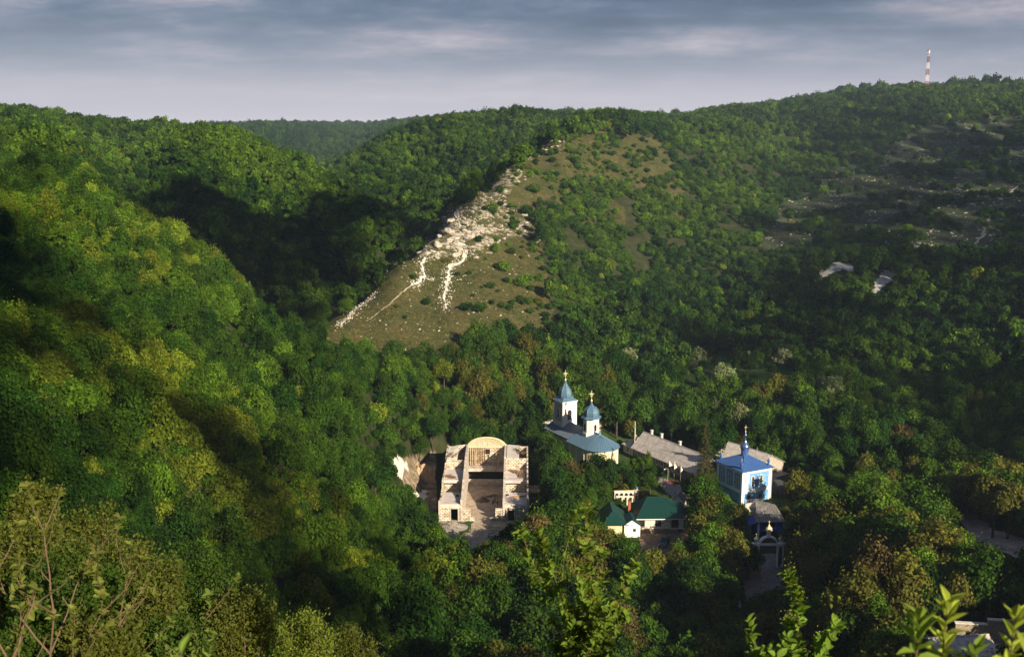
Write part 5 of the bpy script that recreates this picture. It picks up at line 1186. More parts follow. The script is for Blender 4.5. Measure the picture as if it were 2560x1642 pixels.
def rocks():
    rs = np.random.RandomState(21)
    def sample(poly, n, ymin=300):
        P = np.array(poly, float); out = []
        while len(out) < n:
            q = (rs.uniform(P[:, 0].min(), P[:, 0].max()), rs.uniform(P[:, 1].min(), P[:, 1].max()))
            if fbm(np.array(q[0] / 21.), np.array(q[1] / 9.), 3) < rs.uniform(-.35, .25): continue
            if inpoly(np.array([q[0]]), np.array([q[1]]), poly)[0]: out.append(q)
        return out
    core = [(1070,600),(1110,545),(1150,560),(1215,560),(1190,610),(1150,640),(1100,650),(1065,640),(1040,635)]
    spots = [(q, rs.uniform(1.4, 4.6), 'in the pale outcrop of the spur') for q in sample(core, 64)]
    spots += [(q, rs.uniform(.8, 2.7), 'on the stony upper spur') for q in sample([(1050,570),(1130,470),(1215,405),(1300,390),(1330,430),(1300,500),(1375,570),(1350,610),(1250,625),(1190,650)], 84)]
    spots += [(q, rs.uniform(.5, 1.2), 'on the grassy spur') for q in sample([(1190,660),(1350,620),(1380,700),(1330,800),(1180,870),(1060,860),(1000,800),(960,800),(1050,700)], 40)]
    spots += [(q, rs.uniform(.5, 1.3), 'along the spur crest') for q in sample([(860,770),(1000,650),(1020,670),(880,790)], 16)]
    spots += [(q, rs.uniform(.8, 2.4), 'up the narrow spur crest') for q in sample([(1270,395),(1330,365),(1405,342),(1412,362),(1340,400),(1290,430)], 26)]
    spots += [(q, rs.uniform(.9, 2.2), 'near the hilltop post') for q in sample([(1370,365),(1420,350),(1425,375),(1380,390)], 6)]
    spots += [(q, rs.uniform(1.0, 2.6), 'on the shaded stony slope') for q in sample([(1990,600),(2200,470),(2330,330),(2560,320),(2560,620),(2350,630),(2180,610)], 70)]
    used = {}
    for (px, py), s, where in spots:
        h = hit(px, py)
        if h.y < 280: continue
        o = link('boulder', ROCKM[rs.randint(len(ROCKM))]); o.location = (h.x, h.y, h.z + s * .12); o.rotation_euler = (rs.uniform(-.3, .3), rs.uniform(-.3, .3), rs.uniform(0, 6.3)); k = rs.uniform(.7, 1.3)
        o.scale = (s * .62 * k, s * .62, s * .6)
        z = 'big' if s > 2.2 else ('small' if s < 1 else 'medium')
        tag(o, place_label(f'{z} pale boulder', px, py, where), 'boulder', 'limestone boulders on the hillsides')
    # loose stones, far too many to count
    V = []; Fc = []
    P_ = []
    for poly, n, s0, s1 in ((ROCKS, 650, .25, .9), ([(1270,395),(1330,365),(1405,342),(1412,362),(1340,400),(1290,430)], 120, .2, .8), (SPUR, 420, .15, .5), ([p for p in SLOPE_R], 1300, .3, 1.0)):
        pts = sample(poly, n); h = [hitfast(*q) for q in pts]
        for q in h:
            if q is None: continue
            s = s0 + (s1 - s0) * rs.rand() ** 2; a = rs.uniform(0, 6.3); e = rs.uniform(.5, 1)
            c = Vector(q); A = Vector((math.cos(a), math.sin(a), rs.uniform(-.2, .2))) * s; B = Vector((-math.sin(a), math.cos(a), rs.uniform(-.2, .2))) * s * e; C_ = Vector((rs.uniform(-.3, .3), rs.uniform(-.3, .3), 1)) * s * .5
            b = len(V); V += [c + A, c + B, c - A, c - B, c + C_ + A * .4, c + C_ + B * .3, c + C_ - A * .3, c + C_ - B * .5]
            Fc += [(b, b + 1, b + 5, b + 4), (b + 1, b + 2, b + 6, b + 5), (b + 2, b + 3, b + 7, b + 6), (b + 3, b, b + 4, b + 7), (b + 4, b + 5, b + 6, b + 7)]
    o = link('scree', mesh_from('scree', V, Fc, M_LIME)); tag(o, kind='stuff', label='loose pale stones strewn over the spur and stony slope')
def _hittable():
    k = 8.0; gx, gy = np.meshgrid(np.arange(0, 2561, k), np.arange(0, 1649, k), indexing='ij'); u = (gx - CX) / F_PX; v = -(gy - CY) / F_PX; kk = CT + v * ST; t = u / kk; s = (v * CT - ST) / kk
    D = np.full(gx.shape, np.nan); done = np.zeros(gx.shape, bool); pr = None; py_ = 28.
    for y in np.exp(np.linspace(math.log(28), math.log(2900), 1500)):
        g = mesh_z(t * y, np.full_like(t, y)); dd = CAMZ + s * y - g; new = (dd < 0) & ~done
        if pr is not None: D[new] = py_ + (y - py_) * (pr[new] / (pr[new] - dd[new]))
        done |= new; pr = dd; py_ = y
    return k, D
_HK, _HD = _hittable()
def hitfast(px, py):
    i, j = int(px / _HK), int(py / _HK); q = _HD[i:i + 2, j:j + 2]
    if q.shape != (2, 2) or np.isnan(q).any() or q.max() - q.min() > 40: return None
    fx, fy = px / _HK - i, py / _HK - j; Y = (q[0, 0] * (1 - fx) + q[1, 0] * fx) * (1 - fy) + (q[0, 1] * (1 - fx) + q[1, 1] * fx) * fy
    u = (px - CX) / F_PX; v = -(py - CY) / F_PX; x = u / (CT + v * ST) * Y
    return (x, Y, float(mesh_z(x, Y)))
rocks()
# ---------------------------------------------------------------- grass on the open ground
def grass():
    rs = np.random.RandomState(33); P = []; C = []
    for poly, n, kind in ((SPUR, 26000, 0), (SLOPE_R, 9000, 1), ([(1690,960),(1760,900),(1800,880),(1960,900),(2060,940),(2030,985),(1880,1010),(1700,1010)], 3500, 2), ([(1350,1040),(1640,1060),(1960,1120),(1980,1340),(1700,1345),(1380,1330),(1340,1200)], 9000, 2), *[(b, 1500, 0) for b in BARE]):
        A = np.array(poly, float); q = np.stack([rs.uniform(A[:, 0].min(), A[:, 0].max(), n * 2), rs.uniform(A[:, 1].min(), A[:, 1].max(), n * 2)], -1); q = q[inpoly(q[:, 0], q[:, 1], poly)][:n]
        cl = fbm(q[:, 0] / 16, q[:, 1] / 9, 4)
        for (px, py), c_ in zip(q, cl):
            if c_ < -.12: continue
            h = hitfast(px, py)
            if h is None or h[1] < 200 or (-12 < h[0] < 16 and 232 < h[1] < 262): continue
            P.append(h); C.append(kind)
    P = np.array(P); C = np.array(C); n = len(P); s = rs.uniform(.18, .5, n) * np.where(C == 2, .6, 1)
    a = rs.uniform(0, math.pi, n); s = s * .8; d = np.stack([np.cos(a), np.sin(a), 0 * a], -1) * s[:, None]; up = np.stack([rs.normal(0, .25, n), rs.normal(0, .25, n), np.ones(n)], -1) * (s * rs.uniform(.5, 1.3, n))[:, None]
    V = np.stack([P - d, P + d, P + d * .55 + up, P - d * .7 + up * .8], 1).reshape(-1, 3)
    for k, nm, col in ((0, 'dry_grass', (.095, .09, .026)), (1, 'slope_grass', (.07, .085, .035)), (2, 'meadow_grass', (.05, .105, .02))):
        m = np.repeat(C == k, 4)
        o = link(nm, quads_mesh(nm, V[m], leaf_mat(nm, .2, False, col, .8, .1), rs.uniform(.5, 1.6, int((C == k).sum())))); tag(o, kind='stuff', label={0: 'dry olive grass on the open spur', 1: 'thin grey-green grass on the stony slope', 2: 'short green meadow grass in the valley clearing'}[k])
grass()
# ---------------------------------------------------------------- trails, scars, roads and yards
M_CHALK = mat('bare_chalk', (0.74, 0.70, 0.62), 1.0, noise=1.2, col2=(0.6, 0.55, 0.47), bump=(3, .6, .1))
M_DUST = mat('pale_dusty_earth', (0.50, 0.40, 0.31), 1.0, noise=.8, col2=(0.30, 0.225, 0.16), bump=(4, .5, .06))
M_PINK = mat('pinkish_dirt_road', (0.62, 0.48, 0.40), 1.0, noise=.7, col2=(0.31, 0.23, 0.19), bump=(4, .5, .06))
M_PAVE = mat('grey_paving', (0.34, 0.29, 0.27), .95, noise=1.0, col2=(0.22, 0.19, 0.175))
TRAILPTS = []
M_SCAR = mat('white_chalk_face', (0.88, 0.86, 0.82), 1.0, noise=1.0, col2=(0.50, 0.46, 0.40), bump=(2.5, 1.0, .4), stretch=(1.6, .5, .3))
def trail(name, pts, w, m, seed=0, kind='structure'):
    Q = [Vector(h) for h in (hitfast(*p) for p in pts) if h]; rs = random.Random(seed); path = []
    for a, b in zip(Q, Q[1:]):
        n = max(2, int((b - a).length / .6)); path += [a.lerp(b, i / n) for i in range(n)]
    path.append(Q[-1]); v = []; f = []; K = 5; w *= .72
    if m is M_CHALK: TRAILPTS.extend((p, w) for p in path)
    for i, p in enumerate(path):
        d = (path[min(i + 1, len(path) - 1)] - path[max(i - 1, 0)]); d.z = 0; d.normalize(); nrm = Vector((-d.y, d.x, 0)); ww = w * (.55 + .9 * float(vnoise(np.array(i * .16 + seed * 7.), np.array(seed * 3.3)))); off = (float(vnoise(np.array(i * .22), np.array(seed + .5))) - .5) * w * 1.6
        for k in range(K + 1):
            t = (k / K - .5) * 2; q = p + nrm * (off + t * ww * (.5 + .2 * rs.random())); v.append((q.x, q.y, float(mesh_z(q.x, q.y)) + .07))
    for i in range(len(path) - 1):
        for k in range(K): a = i * (K + 1) + k; f.append((a, a + 1, a + K + 2, a + K + 1))
    o = link(name, mesh_from(name, v, f, m, smooth=True)); return tag(o, kind=kind)
trail('trail', [(1074,628),(1064,645),(1053,659),(1057,678),(1060,690),(1049,704),(1029,713)], .9, M_CHALK, 1)
trail('trail', [(1060,690),(1072,699),(1085,698)], .4, M_CHALK, 11)
trail('trail', [(1138,606),(1154,620),(1166,630),(1160,645)], 2.6, M_CHALK, 2)
trail('trail', [(1160,645),(1140,658),(1125,664),(1120,690),(1116,712),(1115,728),(1109,747)], 1.2, M_CHALK, 3)
trail('trail', [(1109,747),(1113,757),(1115,772)], .6, M_CHALK, 4)
trail('trail', [(1029,713),(998,739),(975,760),(944,784),(916,803)], .5, M_DUST, 5)
trail('trail', [(938,731),(909,752),(885,776),(875,789),(848,815)], .5, M_CHALK, 6)
trail('trail', [(1097,563),(1150,566),(1208,570)], .4, M_CHALK, 7)
trail('trail', [(2547,464),(2530,476),(2512,490)], 1.6, M_LIME, 8); trail('trail', [(2474,541),(2468,560),(2457,589),(2419,636)], 1.4, M_LIME, 9)
trail('trail', [(2520,900),(2530,940),(2545,985)], .8, M_PAVE, 12); trail('trail', [(2005,932),(2040,935),(2085,948)], 1.0, M_DUST, 13)
def sheet(name, poly, cell, z, m, rag=.4):
    o = drape(name, poly, cell, z, m, rag)
    return tag(o, kind='structure') if o else None
sheet('chalk_scar', [(2029,712),(2054,674),(2084,655),(2131,661),(2140,681),(2106,672),(2078,684),(2050,704)], .7, .12, M_SCAR, 1.0)
sheet('chalk_scar', [(2176,742),(2194,696),(2211,674),(2234,679),(2228,702),(2203,719),(2185,742)], .7, .12, M_SCAR, 1.0)
sheet('chalk_scar', [(790,745),(800,755),(790,765),(775,756)], .5, .1, M_CHALK, .5)
_q = [(RX0 + 5.3, RY0 - 1), (RX0 + 15.2, RY0 - 1), (RX0 + 15.2, RY0 + 28), (RX0 + 5.3, RY0 + 28)]
tag(drape('yard', _q, .5, .06, M_DUST, 0.05, pix=False), kind='structure')
sheet('yard', [(1094,1300),(1322,1303),(1318,1318),(1260,1322),(1232,1345),(1180,1378),(1140,1372),(1108,1345)], .5, .04, mat('trodden_yard', (0.48, 0.40, 0.31), 1, noise=.6, col2=(0.09, 0.10, 0.04), bump=(4, .5, .06)), .7)
sheet('track', [(1182,1296),(1228,1296),(1222,1330),(1205,1362),(1172,1398),(1130,1392),(1122,1362),(1165,1352),(1180,1325)], .5, .1, M_DUST, .5)
sheet('yard', [(1596,1332),(1722,1330),(1716,1362),(1684,1408),(1640,1408),(1606,1375)], .5, .05, mat('house_yard_soil', (0.26, 0.185, 0.125), 1, noise=.8, col2=(0.15, 0.105, 0.07), bump=(4, .5, .06)), .6)
sheet('courtyard', [(1636,1186),(1700,1212),(1716,1258),(1690,1252),(1655,1220)], .5, .06, M_PAVE, .2)
sheet('path', [(1902,1384),(1952,1384),(1962,1460),(1990,1680),(1900,1680),(1884,1560),(1860,1480),(1856,1440),(1890,1425)], .5, .06, mat('mauve_paving', (0.27, 0.225, 0.215), .95, noise=.9, col2=(0.16, 0.135, 0.125)), .2)
sheet('road', [(2378,1272),(2398,1278),(2440,1290),(2500,1328),(2600,1366),(2600,1420),(2490,1376),(2440,1347),(2400,1302)], .6, .08, M_PINK, .5)
sheet('chalk_patch', [(972,1150),(1010,1148),(1022,1168),(1004,1190),(985,1186)], .4, .12, M_CHALK, .6)
sheet('chalk_patch', [(1028,1226),(1066,1224),(1064,1252),(1046,1262),(1032,1246)], .4, .12, M_CHALK, .6)
sheet('weedy_grass', [(1130,1306),(1182,1304),(1176,1330),(1150,1336)], .4, .12, mat('weeds', (.045, .085, .015), 1, noise=2, col2=(.02, .045, .01)), .6)
def trail_stones():
    rs = np.random.RandomState(77); V = []; Fc = []
    for p, w in TRAILPTS:
        for _ in range(5):
            x = p.x + rs.normal(0, .9 + w * .6); y = p.y + rs.normal(0, .9 + w * .6); s = .08 + .34 * rs.rand() ** 2; a = rs.uniform(0, 6.3); z = float(mesh_z(x, y)); c = Vector((x, y, z)); A = Vector((math.cos(a), math.sin(a), .1)) * s; B = Vector((-math.sin(a), math.cos(a), -.1)) * s * .7; C_ = Vector((0, 0, s * .6)); b = len(V)
            V += [c + A, c + B, c - A, c - B, c + C_ + A * .5, c + C_ + B * .5, c + C_ - A * .4, c + C_ - B * .5]; Fc += [(b, b + 1, b + 5, b + 4), (b + 1, b + 2, b + 6, b + 5), (b + 2, b + 3, b + 7, b + 6), (b + 3, b, b + 4, b + 7), (b + 4, b + 5, b + 6, b + 7)]
    tag(link('gravel', mesh_from('gravel', V, Fc, M_CHALK)), kind='stuff', label='white gravel spilled along the chalk tracks of the spur')
trail_stones()
# quarry bank beside the ruin
def bank():
    b = MB(); rs = random.Random(3); pts = [(RX0 - 13.5, RY0 + 27), (RX0 - 8.5, RY0 + 29.5), (RX0 - 3, RY0 + 29)]
    v = []; n, k = 40, 8
    for i in range(n + 1):
        t = i / n * 2; a, b_ = (pts[0], pts[1]) if t < 1 else (pts[1], pts[2]); t = t - int(min(t, 1.999)); x = a[0] + (b_[0] - a[0]) * t; y = a[1] + (b_[1] - a[1]) * t
        for j in range(k + 1):
            s = j / k; v.append((x + rs.uniform(-.3, .3), y - (1 - s) * 2.6 + rs.uniform(-.35, .35), 1.4 + 5.6 * s * (1 - .35 * abs(i / n - .35)) + rs.uniform(-.2, .2)))
    f = [(i * (k + 1) + j, (i + 1) * (k + 1) + j, (i + 1) * (k + 1) + j + 1, i * (k + 1) + j + 1) for i in range(n) for j in range(k)]
    o = link('quarry_bank', mesh_from('quarry_bank', v, f, mat('cut_earth', (0.52, 0.40, 0.27), 1, noise=.5, col2=(0.30, 0.19, 0.11), bump=(3, .8, .15)), smooth=True)); tag(o, kind='structure')
bank()
# ---------------------------------------------------------------- smaller structures of the monastery
def arcade():
    a = onz(1536, 1248, 2.0); b = onz(1618, 1246, 2.0); L_ = (b - a).length
    r = thing('arcade_wall', 'low cream garden wall pierced by a row of small round arches', 'wall', a, math.atan2(b.y - a.y, b.x - a.x))
    m = MB(); n = 7; w = L_ / n; zt = 2.05
    for k in range(n):
        cx = (k + .5) * w; rr = w * .34; ar = [(cx + rr * math.cos(math.pi * i / 8), 1.2 + rr * math.sin(math.pi * i / 8)) for i in range(9)]
        m.prism([(k * w, -.5), (cx - rr, -.5), (cx - rr, 1.2)] + ar[::-1][1:5] + [(cx, zt), (k * w, zt)], 0, .3); m.prism([(cx, 1.2 + rr)] + ar[::-1][5:] + [(cx + rr, -.5), ((k + 1) * w, -.5), ((k + 1) * w, zt), (cx, zt)], 0, .3)
    m.build('wall', M_OLDWHITE, r); m = MB(); m.box(-.15, L_ + .15, -.08, .38, zt + .002, zt + .18); m.build('coping', M_CREAM, r)
arcade()
def arcade_low():
    a = onz(1541, 1262, 2.0); r = thing('arcade_porch', 'short whitewashed colonnade in front of the arched garden wall', 'colonnade', a, math.radians(-2)); m = MB()
    for k in range(4): m.box(k * 1.25, k * 1.25 + .3, 0, .3, -.5, 2.0)
    m.build('column', M_OLDWHITE, r); m = MB(); m.box(-.1, 4.2, -.05, .35, 2.002, 2.35); m.build('beam', M_OLDWHITE, r)
arcade_low()
def shrine(name, label, px, py, w, h, roofm, rot=-.5):
    p = onz(px, py, 2.0); r = thing(name, label, 'shrine', p, rot)
    m = MB(); m.box(-w / 2, w / 2, -w / 2, w / 2, -.3, h); m.prism([(-w / 2, h), (w / 2, h), (0, h + w * .5)], -w / 2, w / 2); m.build('wall', M_WHITE, r)
    f = MB(); e = w / 2 + .35
    f.slab([(-e, -e, h - .25), (0, -e, h + w * .5 + .1), (0, e, h + w * .5 + .1), (-e, e, h - .25)], .07); f.slab([(0, -e, h + w * .5 + .1), (e, -e, h - .25), (e, e, h - .25), (0, e, h + w * .5 + .1)], .07); f.build('roof', roofm, r)
    m = MB(); m.prism(arch_poly(0, .1, .6, 1.3), -w / 2 - .03, -w / 2 - .005); m.build('door', M_BROWNWOOD, r)
    ortho_cross(r, (0, -e + .1), h + w * .5, 1.0, 0, fancy=False)
    return r
shrine('well_shrine', 'small white gabled well shrine with grey roof behind the green-roofed house', 1698, 1268, 2.6, 2.4, M_SLATE2)
shrine('bell_post_shrine', 'tiny white lantern shrine rising above the arched garden wall', 1588, 1236, 1.0, 2.2, M_TEAL)
def statue():
    p = onz(1586, 1262, 2.0); r = thing('memorial_cross', 'dark weathered memorial cross on a stepped base by the arched garden wall', 'memorial', p)
    m = MB(); m.box(-.6, .6, -.6, .6, -.3, .35); m.box(-.4, .4, -.4, .4, .35, .7); m.build('base', M_OLDWHITE, r)
    m = MB(); m.box(-.1, .1, -.08, .08, .7, 3.6); m.box(-.65, -.1, -.08, .08, 2.5, 2.7); m.box(.1, .65, -.08, .08, 2.5, 2.7); m.build('cross', M_BROWNWOOD, r)
statue()
M_FLAG = mat('pale_flag_cloth', (.75, .72, .62), .9)
M_POLE = mat('grey_pole', (.35, .32, .28), .7)
for i, (px, py, l) in enumerate(((1672, 1190, 'pale pennant on a pole, farthest up the long house front'), (1685, 1196, 'pale pennant on a pole in the middle of the long house front'), (1701, 1204, 'pale pennant on a pole near the spruce before the long house'))):
    p = onz(px, py, 2.0); r = thing('pennant_pole', l, 'flag', p, .4 * i, 'pennants in front of the long house'); m = MB(); m.tube([(0, 0, -.3), (0, 0, 4.4)], .04, 6); m.build('pole', M_POLE, r)
    m = MB(); m.prism([(.04, 4.3), (.9, 3.0), (.04, 2.6)], -.01, .01); m.build('flag', M_FLAG, r)
for px, py, h, l in ((1657, 1226, 5.5, 'thin wooden utility post at the edge of the courtyard'), (1723, 1245, 5.0, 'thin pale post standing among the trees beside the courtyard'), (1710, 1358, 6.5, 'leaning wooden utility pole beside the green-roofed house')):
    p = onz(px, py, 2.0); r = thing('utility_pole', l, 'pole', p, .3, 'wooden poles about the yards'); m = MB(); m.tube([(0, 0, -.5), (.35 if h > 6 else .05, 0, h)], [.11, .08], 6); m.build('post', M_TIMBER, r)
    m = MB(); m.box(-.45 + (.33 if h > 6 else .05), .45 + (.33 if h > 6 else .05), -.05, .05, h - .5, h - .4); m.build('crossbar', M_TIMBER, r)
for px, py, l in ((1669, 1208, 'courtyard lamp with drooping head nearer the flags'), (1694, 1190, 'courtyard lamp with drooping head beside the long house wall')):
    p = onz(px, py, 2.0); r = thing('lamp_post', l, 'lamp post', p, 0, 'courtyard lamps'); m = MB(); m.tube([(0, 0, -.3), (0, 0, 3.8), (-.3, 0, 4.1), (-.8, 0, 4.0)], .05, 6); m.build('pole', M_POLE, r)
    m = MB(); m.lathe([(.05, 3.98), (.25, 3.9), (.22, 3.78), (.05, 3.72)], 8, (-.9, 0)); m.build('lamp_head', M_WHITE, r)
def flower_bed(px, py, i):
    p = onz(px, py, 2.0); rs = np.random.RandomState(i); n = 160; P = np.stack([rs.normal(0, .9, n), rs.normal(0, .5, n), rs.uniform(.1, .5, n)], -1); N_ = rnd_dir(rs, n)
    o = link('flower_bed', quads_mesh('flower_bed', leaf_quads(rs, P, N_, .12), leaf_mat('red_blossom%d' % i, .2, False, (.4, .06, .08)), rs.uniform(.6, 1.3, n))); o.location = p; tag(o, ['low red flowers at the far edge of the courtyard', 'pink-red flower clump by the courtyard paving'][i], 'flowers')
flower_bed(1672, 1206, 0); flower_bed(1688, 1210, 1)
def car():
    M_CARP = mat('dark_blue_car_paint', (.018, .022, .04), .22, spec=.6); M_CHR = mat('headlamp_glass', (.75, .78, .8), .15, spec=.8); M_TYRE = mat('tyre_rubber', (.02, .02, .02), .9); M_RIM = mat('wheel_rim', (.35, .36, .38), .35, metal=.8)
    p = onz(1661, 1362, 2.0); r = thing('parked_car', 'dark blue four-door off-road car parked nose outward in the dirt yard', 'car', (p.x, p.y, p.z + .02), math.radians(-112))
    prof = [(-2.3, .42), (-2.32, .95), (-2.2, 1.12), (-.75 - 1.2, 1.2), (-1.75, 1.72), (-1.5, 1.80), (.35, 1.80), (1.15, 1.18), (2.15, 1.02), (2.32, .85), (2.32, .42)]
    # body shell as cross-sections from tail to nose: lower body then tapered cabin
    xs = [-2.32, -2.2, -1.4, 0, 1.1, 1.9, 2.25, 2.33]; hw = [.78, .88, .92, .93, .92, .88, .78, .68]; zt = [1.05, 1.12, 1.12, 1.1, 1.08, 1.0, .92, .8]
    m = MB(); n = len(xs); v = []
    for x, w, z in zip(xs, hw, zt): v += [(x, -w * .96, .40), (x, -w, .62), (x, -w * .97, z - .12), (x, -w * .86, z), (x, w * .86, z), (x, w * .97, z - .12), (x, w, .62), (x, w * .96, .40)]
    f = [tuple(range(8))[::-1], tuple(range((n - 1) * 8, n * 8))] + [(i * 8 + k, i * 8 + (k + 1) % 8, (i + 1) * 8 + (k + 1) % 8, (i + 1) * 8 + k) for i in range(n - 1) for k in range(8)]
    m.add(v, f); m.build('body', M_CARP, r, smooth=False)
    def cab(x0, x1, x2, x3, z0, z1, w0, w1): return [(x0, -w0, z0), (x3, -w0, z0), (x3, w0, z0), (x0, w0, z0), (x1, -w1, z1), (x2, -w1, z1), (x2, w1, z1), (x1, w1, z1)]
    m = MB(); m.add(cab(-2.1, -1.75, .2, 1.0, 1.08, 1.68, .84, .70), [(4, 5, 6, 7), (0, 1, 5, 4), (1, 2, 6, 5), (2, 3, 7, 6), (3, 0, 4, 7)]); m.build('window_band', M_GLASS, r)
    m = MB(); m.box(-1.8, .22, -.72, .72, 1.68, 1.75)
    for x in (-1.98, -1.0, -.05): 
        for s in (-1, 1): m.tube([(x, s * .86, 1.08), (x + .12, s * .72, 1.7)], .045, 4)
    m.tube([(-1.7, -.6, 1.82), (.1, -.6, 1.82)], .025, 4); m.tube([(-1.7, .6, 1.82), (.1, .6, 1.82)], .025, 4); m.build('roof', M_CARP, r)
    for x in (-1.42, 1.42):
        for s in (-1, 1):
            w = MB(); w.tube([(x, s * .68, .36), (x, s * .92, .36)], .36, 16); wh = w.build('wheel', M_TYRE, r); q = MB(); q.tube([(x, s * .9, .36), (x, s * .94, .36)], .2, 10); q.build('rim', M_RIM, wh)
    for s in (-1, 1):
        q = MB(); q.box(2.2, 2.345, s * .62 - .16, s * .62 + .16, .68, .84); q.build('headlight', M_CHR, r); q = MB(); q.box(-2.345, -2.25, s * .72 - .08, s * .72 + .08, .75, 1.02); q.build('tail_light', mat('red_lens%d' % s, (.3, .01, .01), .3), r)
        q = MB(); q.box(.85, 1.02, s * 1.0 - .1, s * 1.0 + .1, 1.08, 1.24); q.build('wing_mirror', M_CARP, r)
    q = MB(); q.box(2.33, 2.36, -.4, .4, .62, .82); q.build('grille', M_RIM, r); q = MB(); q.box(2.28, 2.42, -.75, .75, .38, .52); q.build('bumper', M_CARP, r); q = MB(); q.box(2.425, 2.44, -.26, .26, .41, .50); q.build('number_plate', M_WHITE, r)
car()
def gate():
    p = onz(1918, 1416, 2.0); r = thing('arched_gate', 'white arched entrance gate with icon lunette and small golden onion domes', 'gate', (p.x, p.y, 2.0), math.radians(0)); H = 4.9; IC = mat('painted_icon_panel', (.10, .07, .045), .6, noise=3, col2=(.03, .035, .04))
    for x0, x1 in ((-3.3, -1.9), (1.9, 3.2)):
        m = MB(); m.box(x0, x0 + .22, -.45, .45, -.5, H); m.box(x1 - .22, x1, -.45, .45, -.5, H); m.box(x0 + .22, x1 - .22, -.45, .45, H - .25, H - .002); m.box(x0 + .22, x1 - .22, -.42, .45, -.5, .15); pl = m.build('pier', M_WHITE, r); m = MB(); m.box(x0 + .221, x1 - .221, -.3, .3, .151, H - .251); m.build('icon_panel', IC, pl)
    m = MB(); m.box(-3.5, 3.4, -.5, .5, H + .001, H + .4); m.build('lintel', M_WHITE, r)
    m = MB(); n = 16; R_, r_ = 1.95, 1.6; z = H + .4
    for k in range(n): 
        a, b = math.pi * k / n, math.pi * (k + 1) / n; m.prism([(R_ * math.cos(a), z + R_ * .8 * math.sin(a)), (R_ * math.cos(b), z + R_ * .8 * math.sin(b)), (r_ * math.cos(b), z + r_ * .8 * math.sin(b)), (r_ * math.cos(a), z + r_ * .8 * math.sin(a))], -.4, .4)
    m.build('arch', M_WHITE, r); m = MB(); m.prism([(1.58 * math.cos(math.pi * k / n), z + .005 + 1.26 * math.sin(math.pi * k / n)) for k in range(n + 1)], -.1, .1); m.build('lunette', IC, r)
    for x, z0, s in ((0, z + 1.55, 1.0), (2.55, H + .4, .62), (-2.6, H + .4, .62)):
        m = MB(); m.lathe([(.45 * s, z0), (.42 * s, z0 + .9 * s), (.55 * s, z0 + 1.0 * s)], 10, (x, 0)); dr = m.build('turret', M_WHITE, r); m = MB(); m.lathe([(.5 * s, z0 + 1.0 * s), (.82 * s, z0 + 1.35 * s), (.7 * s, z0 + 1.75 * s), (.3 * s, z0 + 2.1 * s), (.06 * s, z0 + 2.6 * s)], 12, (x, 0)); m.build('golden_dome', M_GOLD, dr, smooth=True); ortho_cross(dr, (x, 0), z0 + 2.5 * s, .9 * s, 0, fancy=False)
gate()
def pavilion():
    p = onz(1893, 1356, 2.0); r = thing('blue_pavilion', 'blue-painted pavilion with weathered grey sheet roof below the blue church', 'pavilion', (p.x, p.y, 2.0), math.radians(4))
    m = MB(); m.box(0, .35, 0, .35, -.5, 5.2); m.box(5.6, 5.95, 0, .35, -.5, 5.2); m.build('corner_post', M_WHITE, r)
    m = MB(); m.box(.35, 5.6, .05, .3, 2.6, 3.0); m.box(.35, 1.0, .05, .3, 3.0, 4.9); m.box(3.9, 5.6, .05, .3, 3.0, 4.9); m.box(.35, 5.6, .05, .3, 4.9, 5.2); m.box(0.02, 5.93, 4.6, 4.8, -.5, 5.2); m.box(.02, .22, .36, 4.6, 2.6, 5.2); m.build('wall', M_STRONGBLUE, r)
    m = MB(); m.box(1.0, 3.9, .12, .2, 3.0, 4.9); w = m.build('window', M_GLASS, r); m = MB(); m.box(2.4, 2.5, .06, .12, 3.0, 4.9); m.box(.95, 3.95, .0, .049, 2.92, 3.0); m.build('window_bar', M_BLUEWALL, w)
    m = MB()  # curved blue awning on one side, flat one on the other
    K = 8
    for k in range(K): a, b = k / K, (k + 1) / K; m.slab([(3.0 + 3.4 * a, -1.6 * math.sin(a * 2.2), 3.3 - .9 * a * a), (3.0 + 3.4 * b, -1.6 * math.sin(b * 2.2), 3.3 - .9 * b * b), (3.0 + 3.4 * b, .04, 3.7 - .5 * b * b), (3.0 + 3.4 * a, .04, 3.7 - .5 * a * a)], .1)
    m.build('awning', M_STRONGBLUE, r); m = MB(); m.slab([(-2.3, -.6, 4.5), (-.02, -.6, 4.9), (-.02, 2.4, 5.4), (-2.3, 2.4, 5.0)], .1); m.build('awning', M_STRONGBLUE, r)
    m = MB(); m.slab([(-.8, -.9, 5.15), (5.9, -.9, 5.15), (4.9, 3.6, 7.5), (1.4, 7.0, 7.6), (-.4, 6.0, 6.2)], .12); m.slab([(5.9, -.9, 5.14), (6.6, 4.6, 5.3), (4.9, 3.6, 7.49)], .12); m.build('roof', M_SLATE2, r)
    m = MB()
    for k in range(14): m.tube([(-.6 + .48 * k, -.88, 5.2), (.5 + .32 * k, 3.3, 7.3)], .04, 4)
    m.build('roof_ribs', M_SLATE, r)
    t = thing('terrace_wall', 'pale concrete terrace parapet below the front of the blue church', 'wall', onz(1862, 1280, 2.0), math.radians(14)); m = MB(); m.box(0, 2.6, 0, .25, -.5, 2.2); m.box(2.6, 7.4, -.02, .23, -.5, 2.0); m.build('parapet', M_SLABP, t)
    m = MB()
    for k in range(11): m.tube([(.1 + k * .7, .1, 2.0), (.1 + k * .7, .1, 3.0)], .02, 4)
    m.tube([(.1, .1, 3.0), (7.1, .1, 3.0)], .025, 4); m.tube([(.1, .1, 2.5), (7.1, .1, 2.5)], .018, 4); m.build('railing', M_POLE, t)
pavilion()
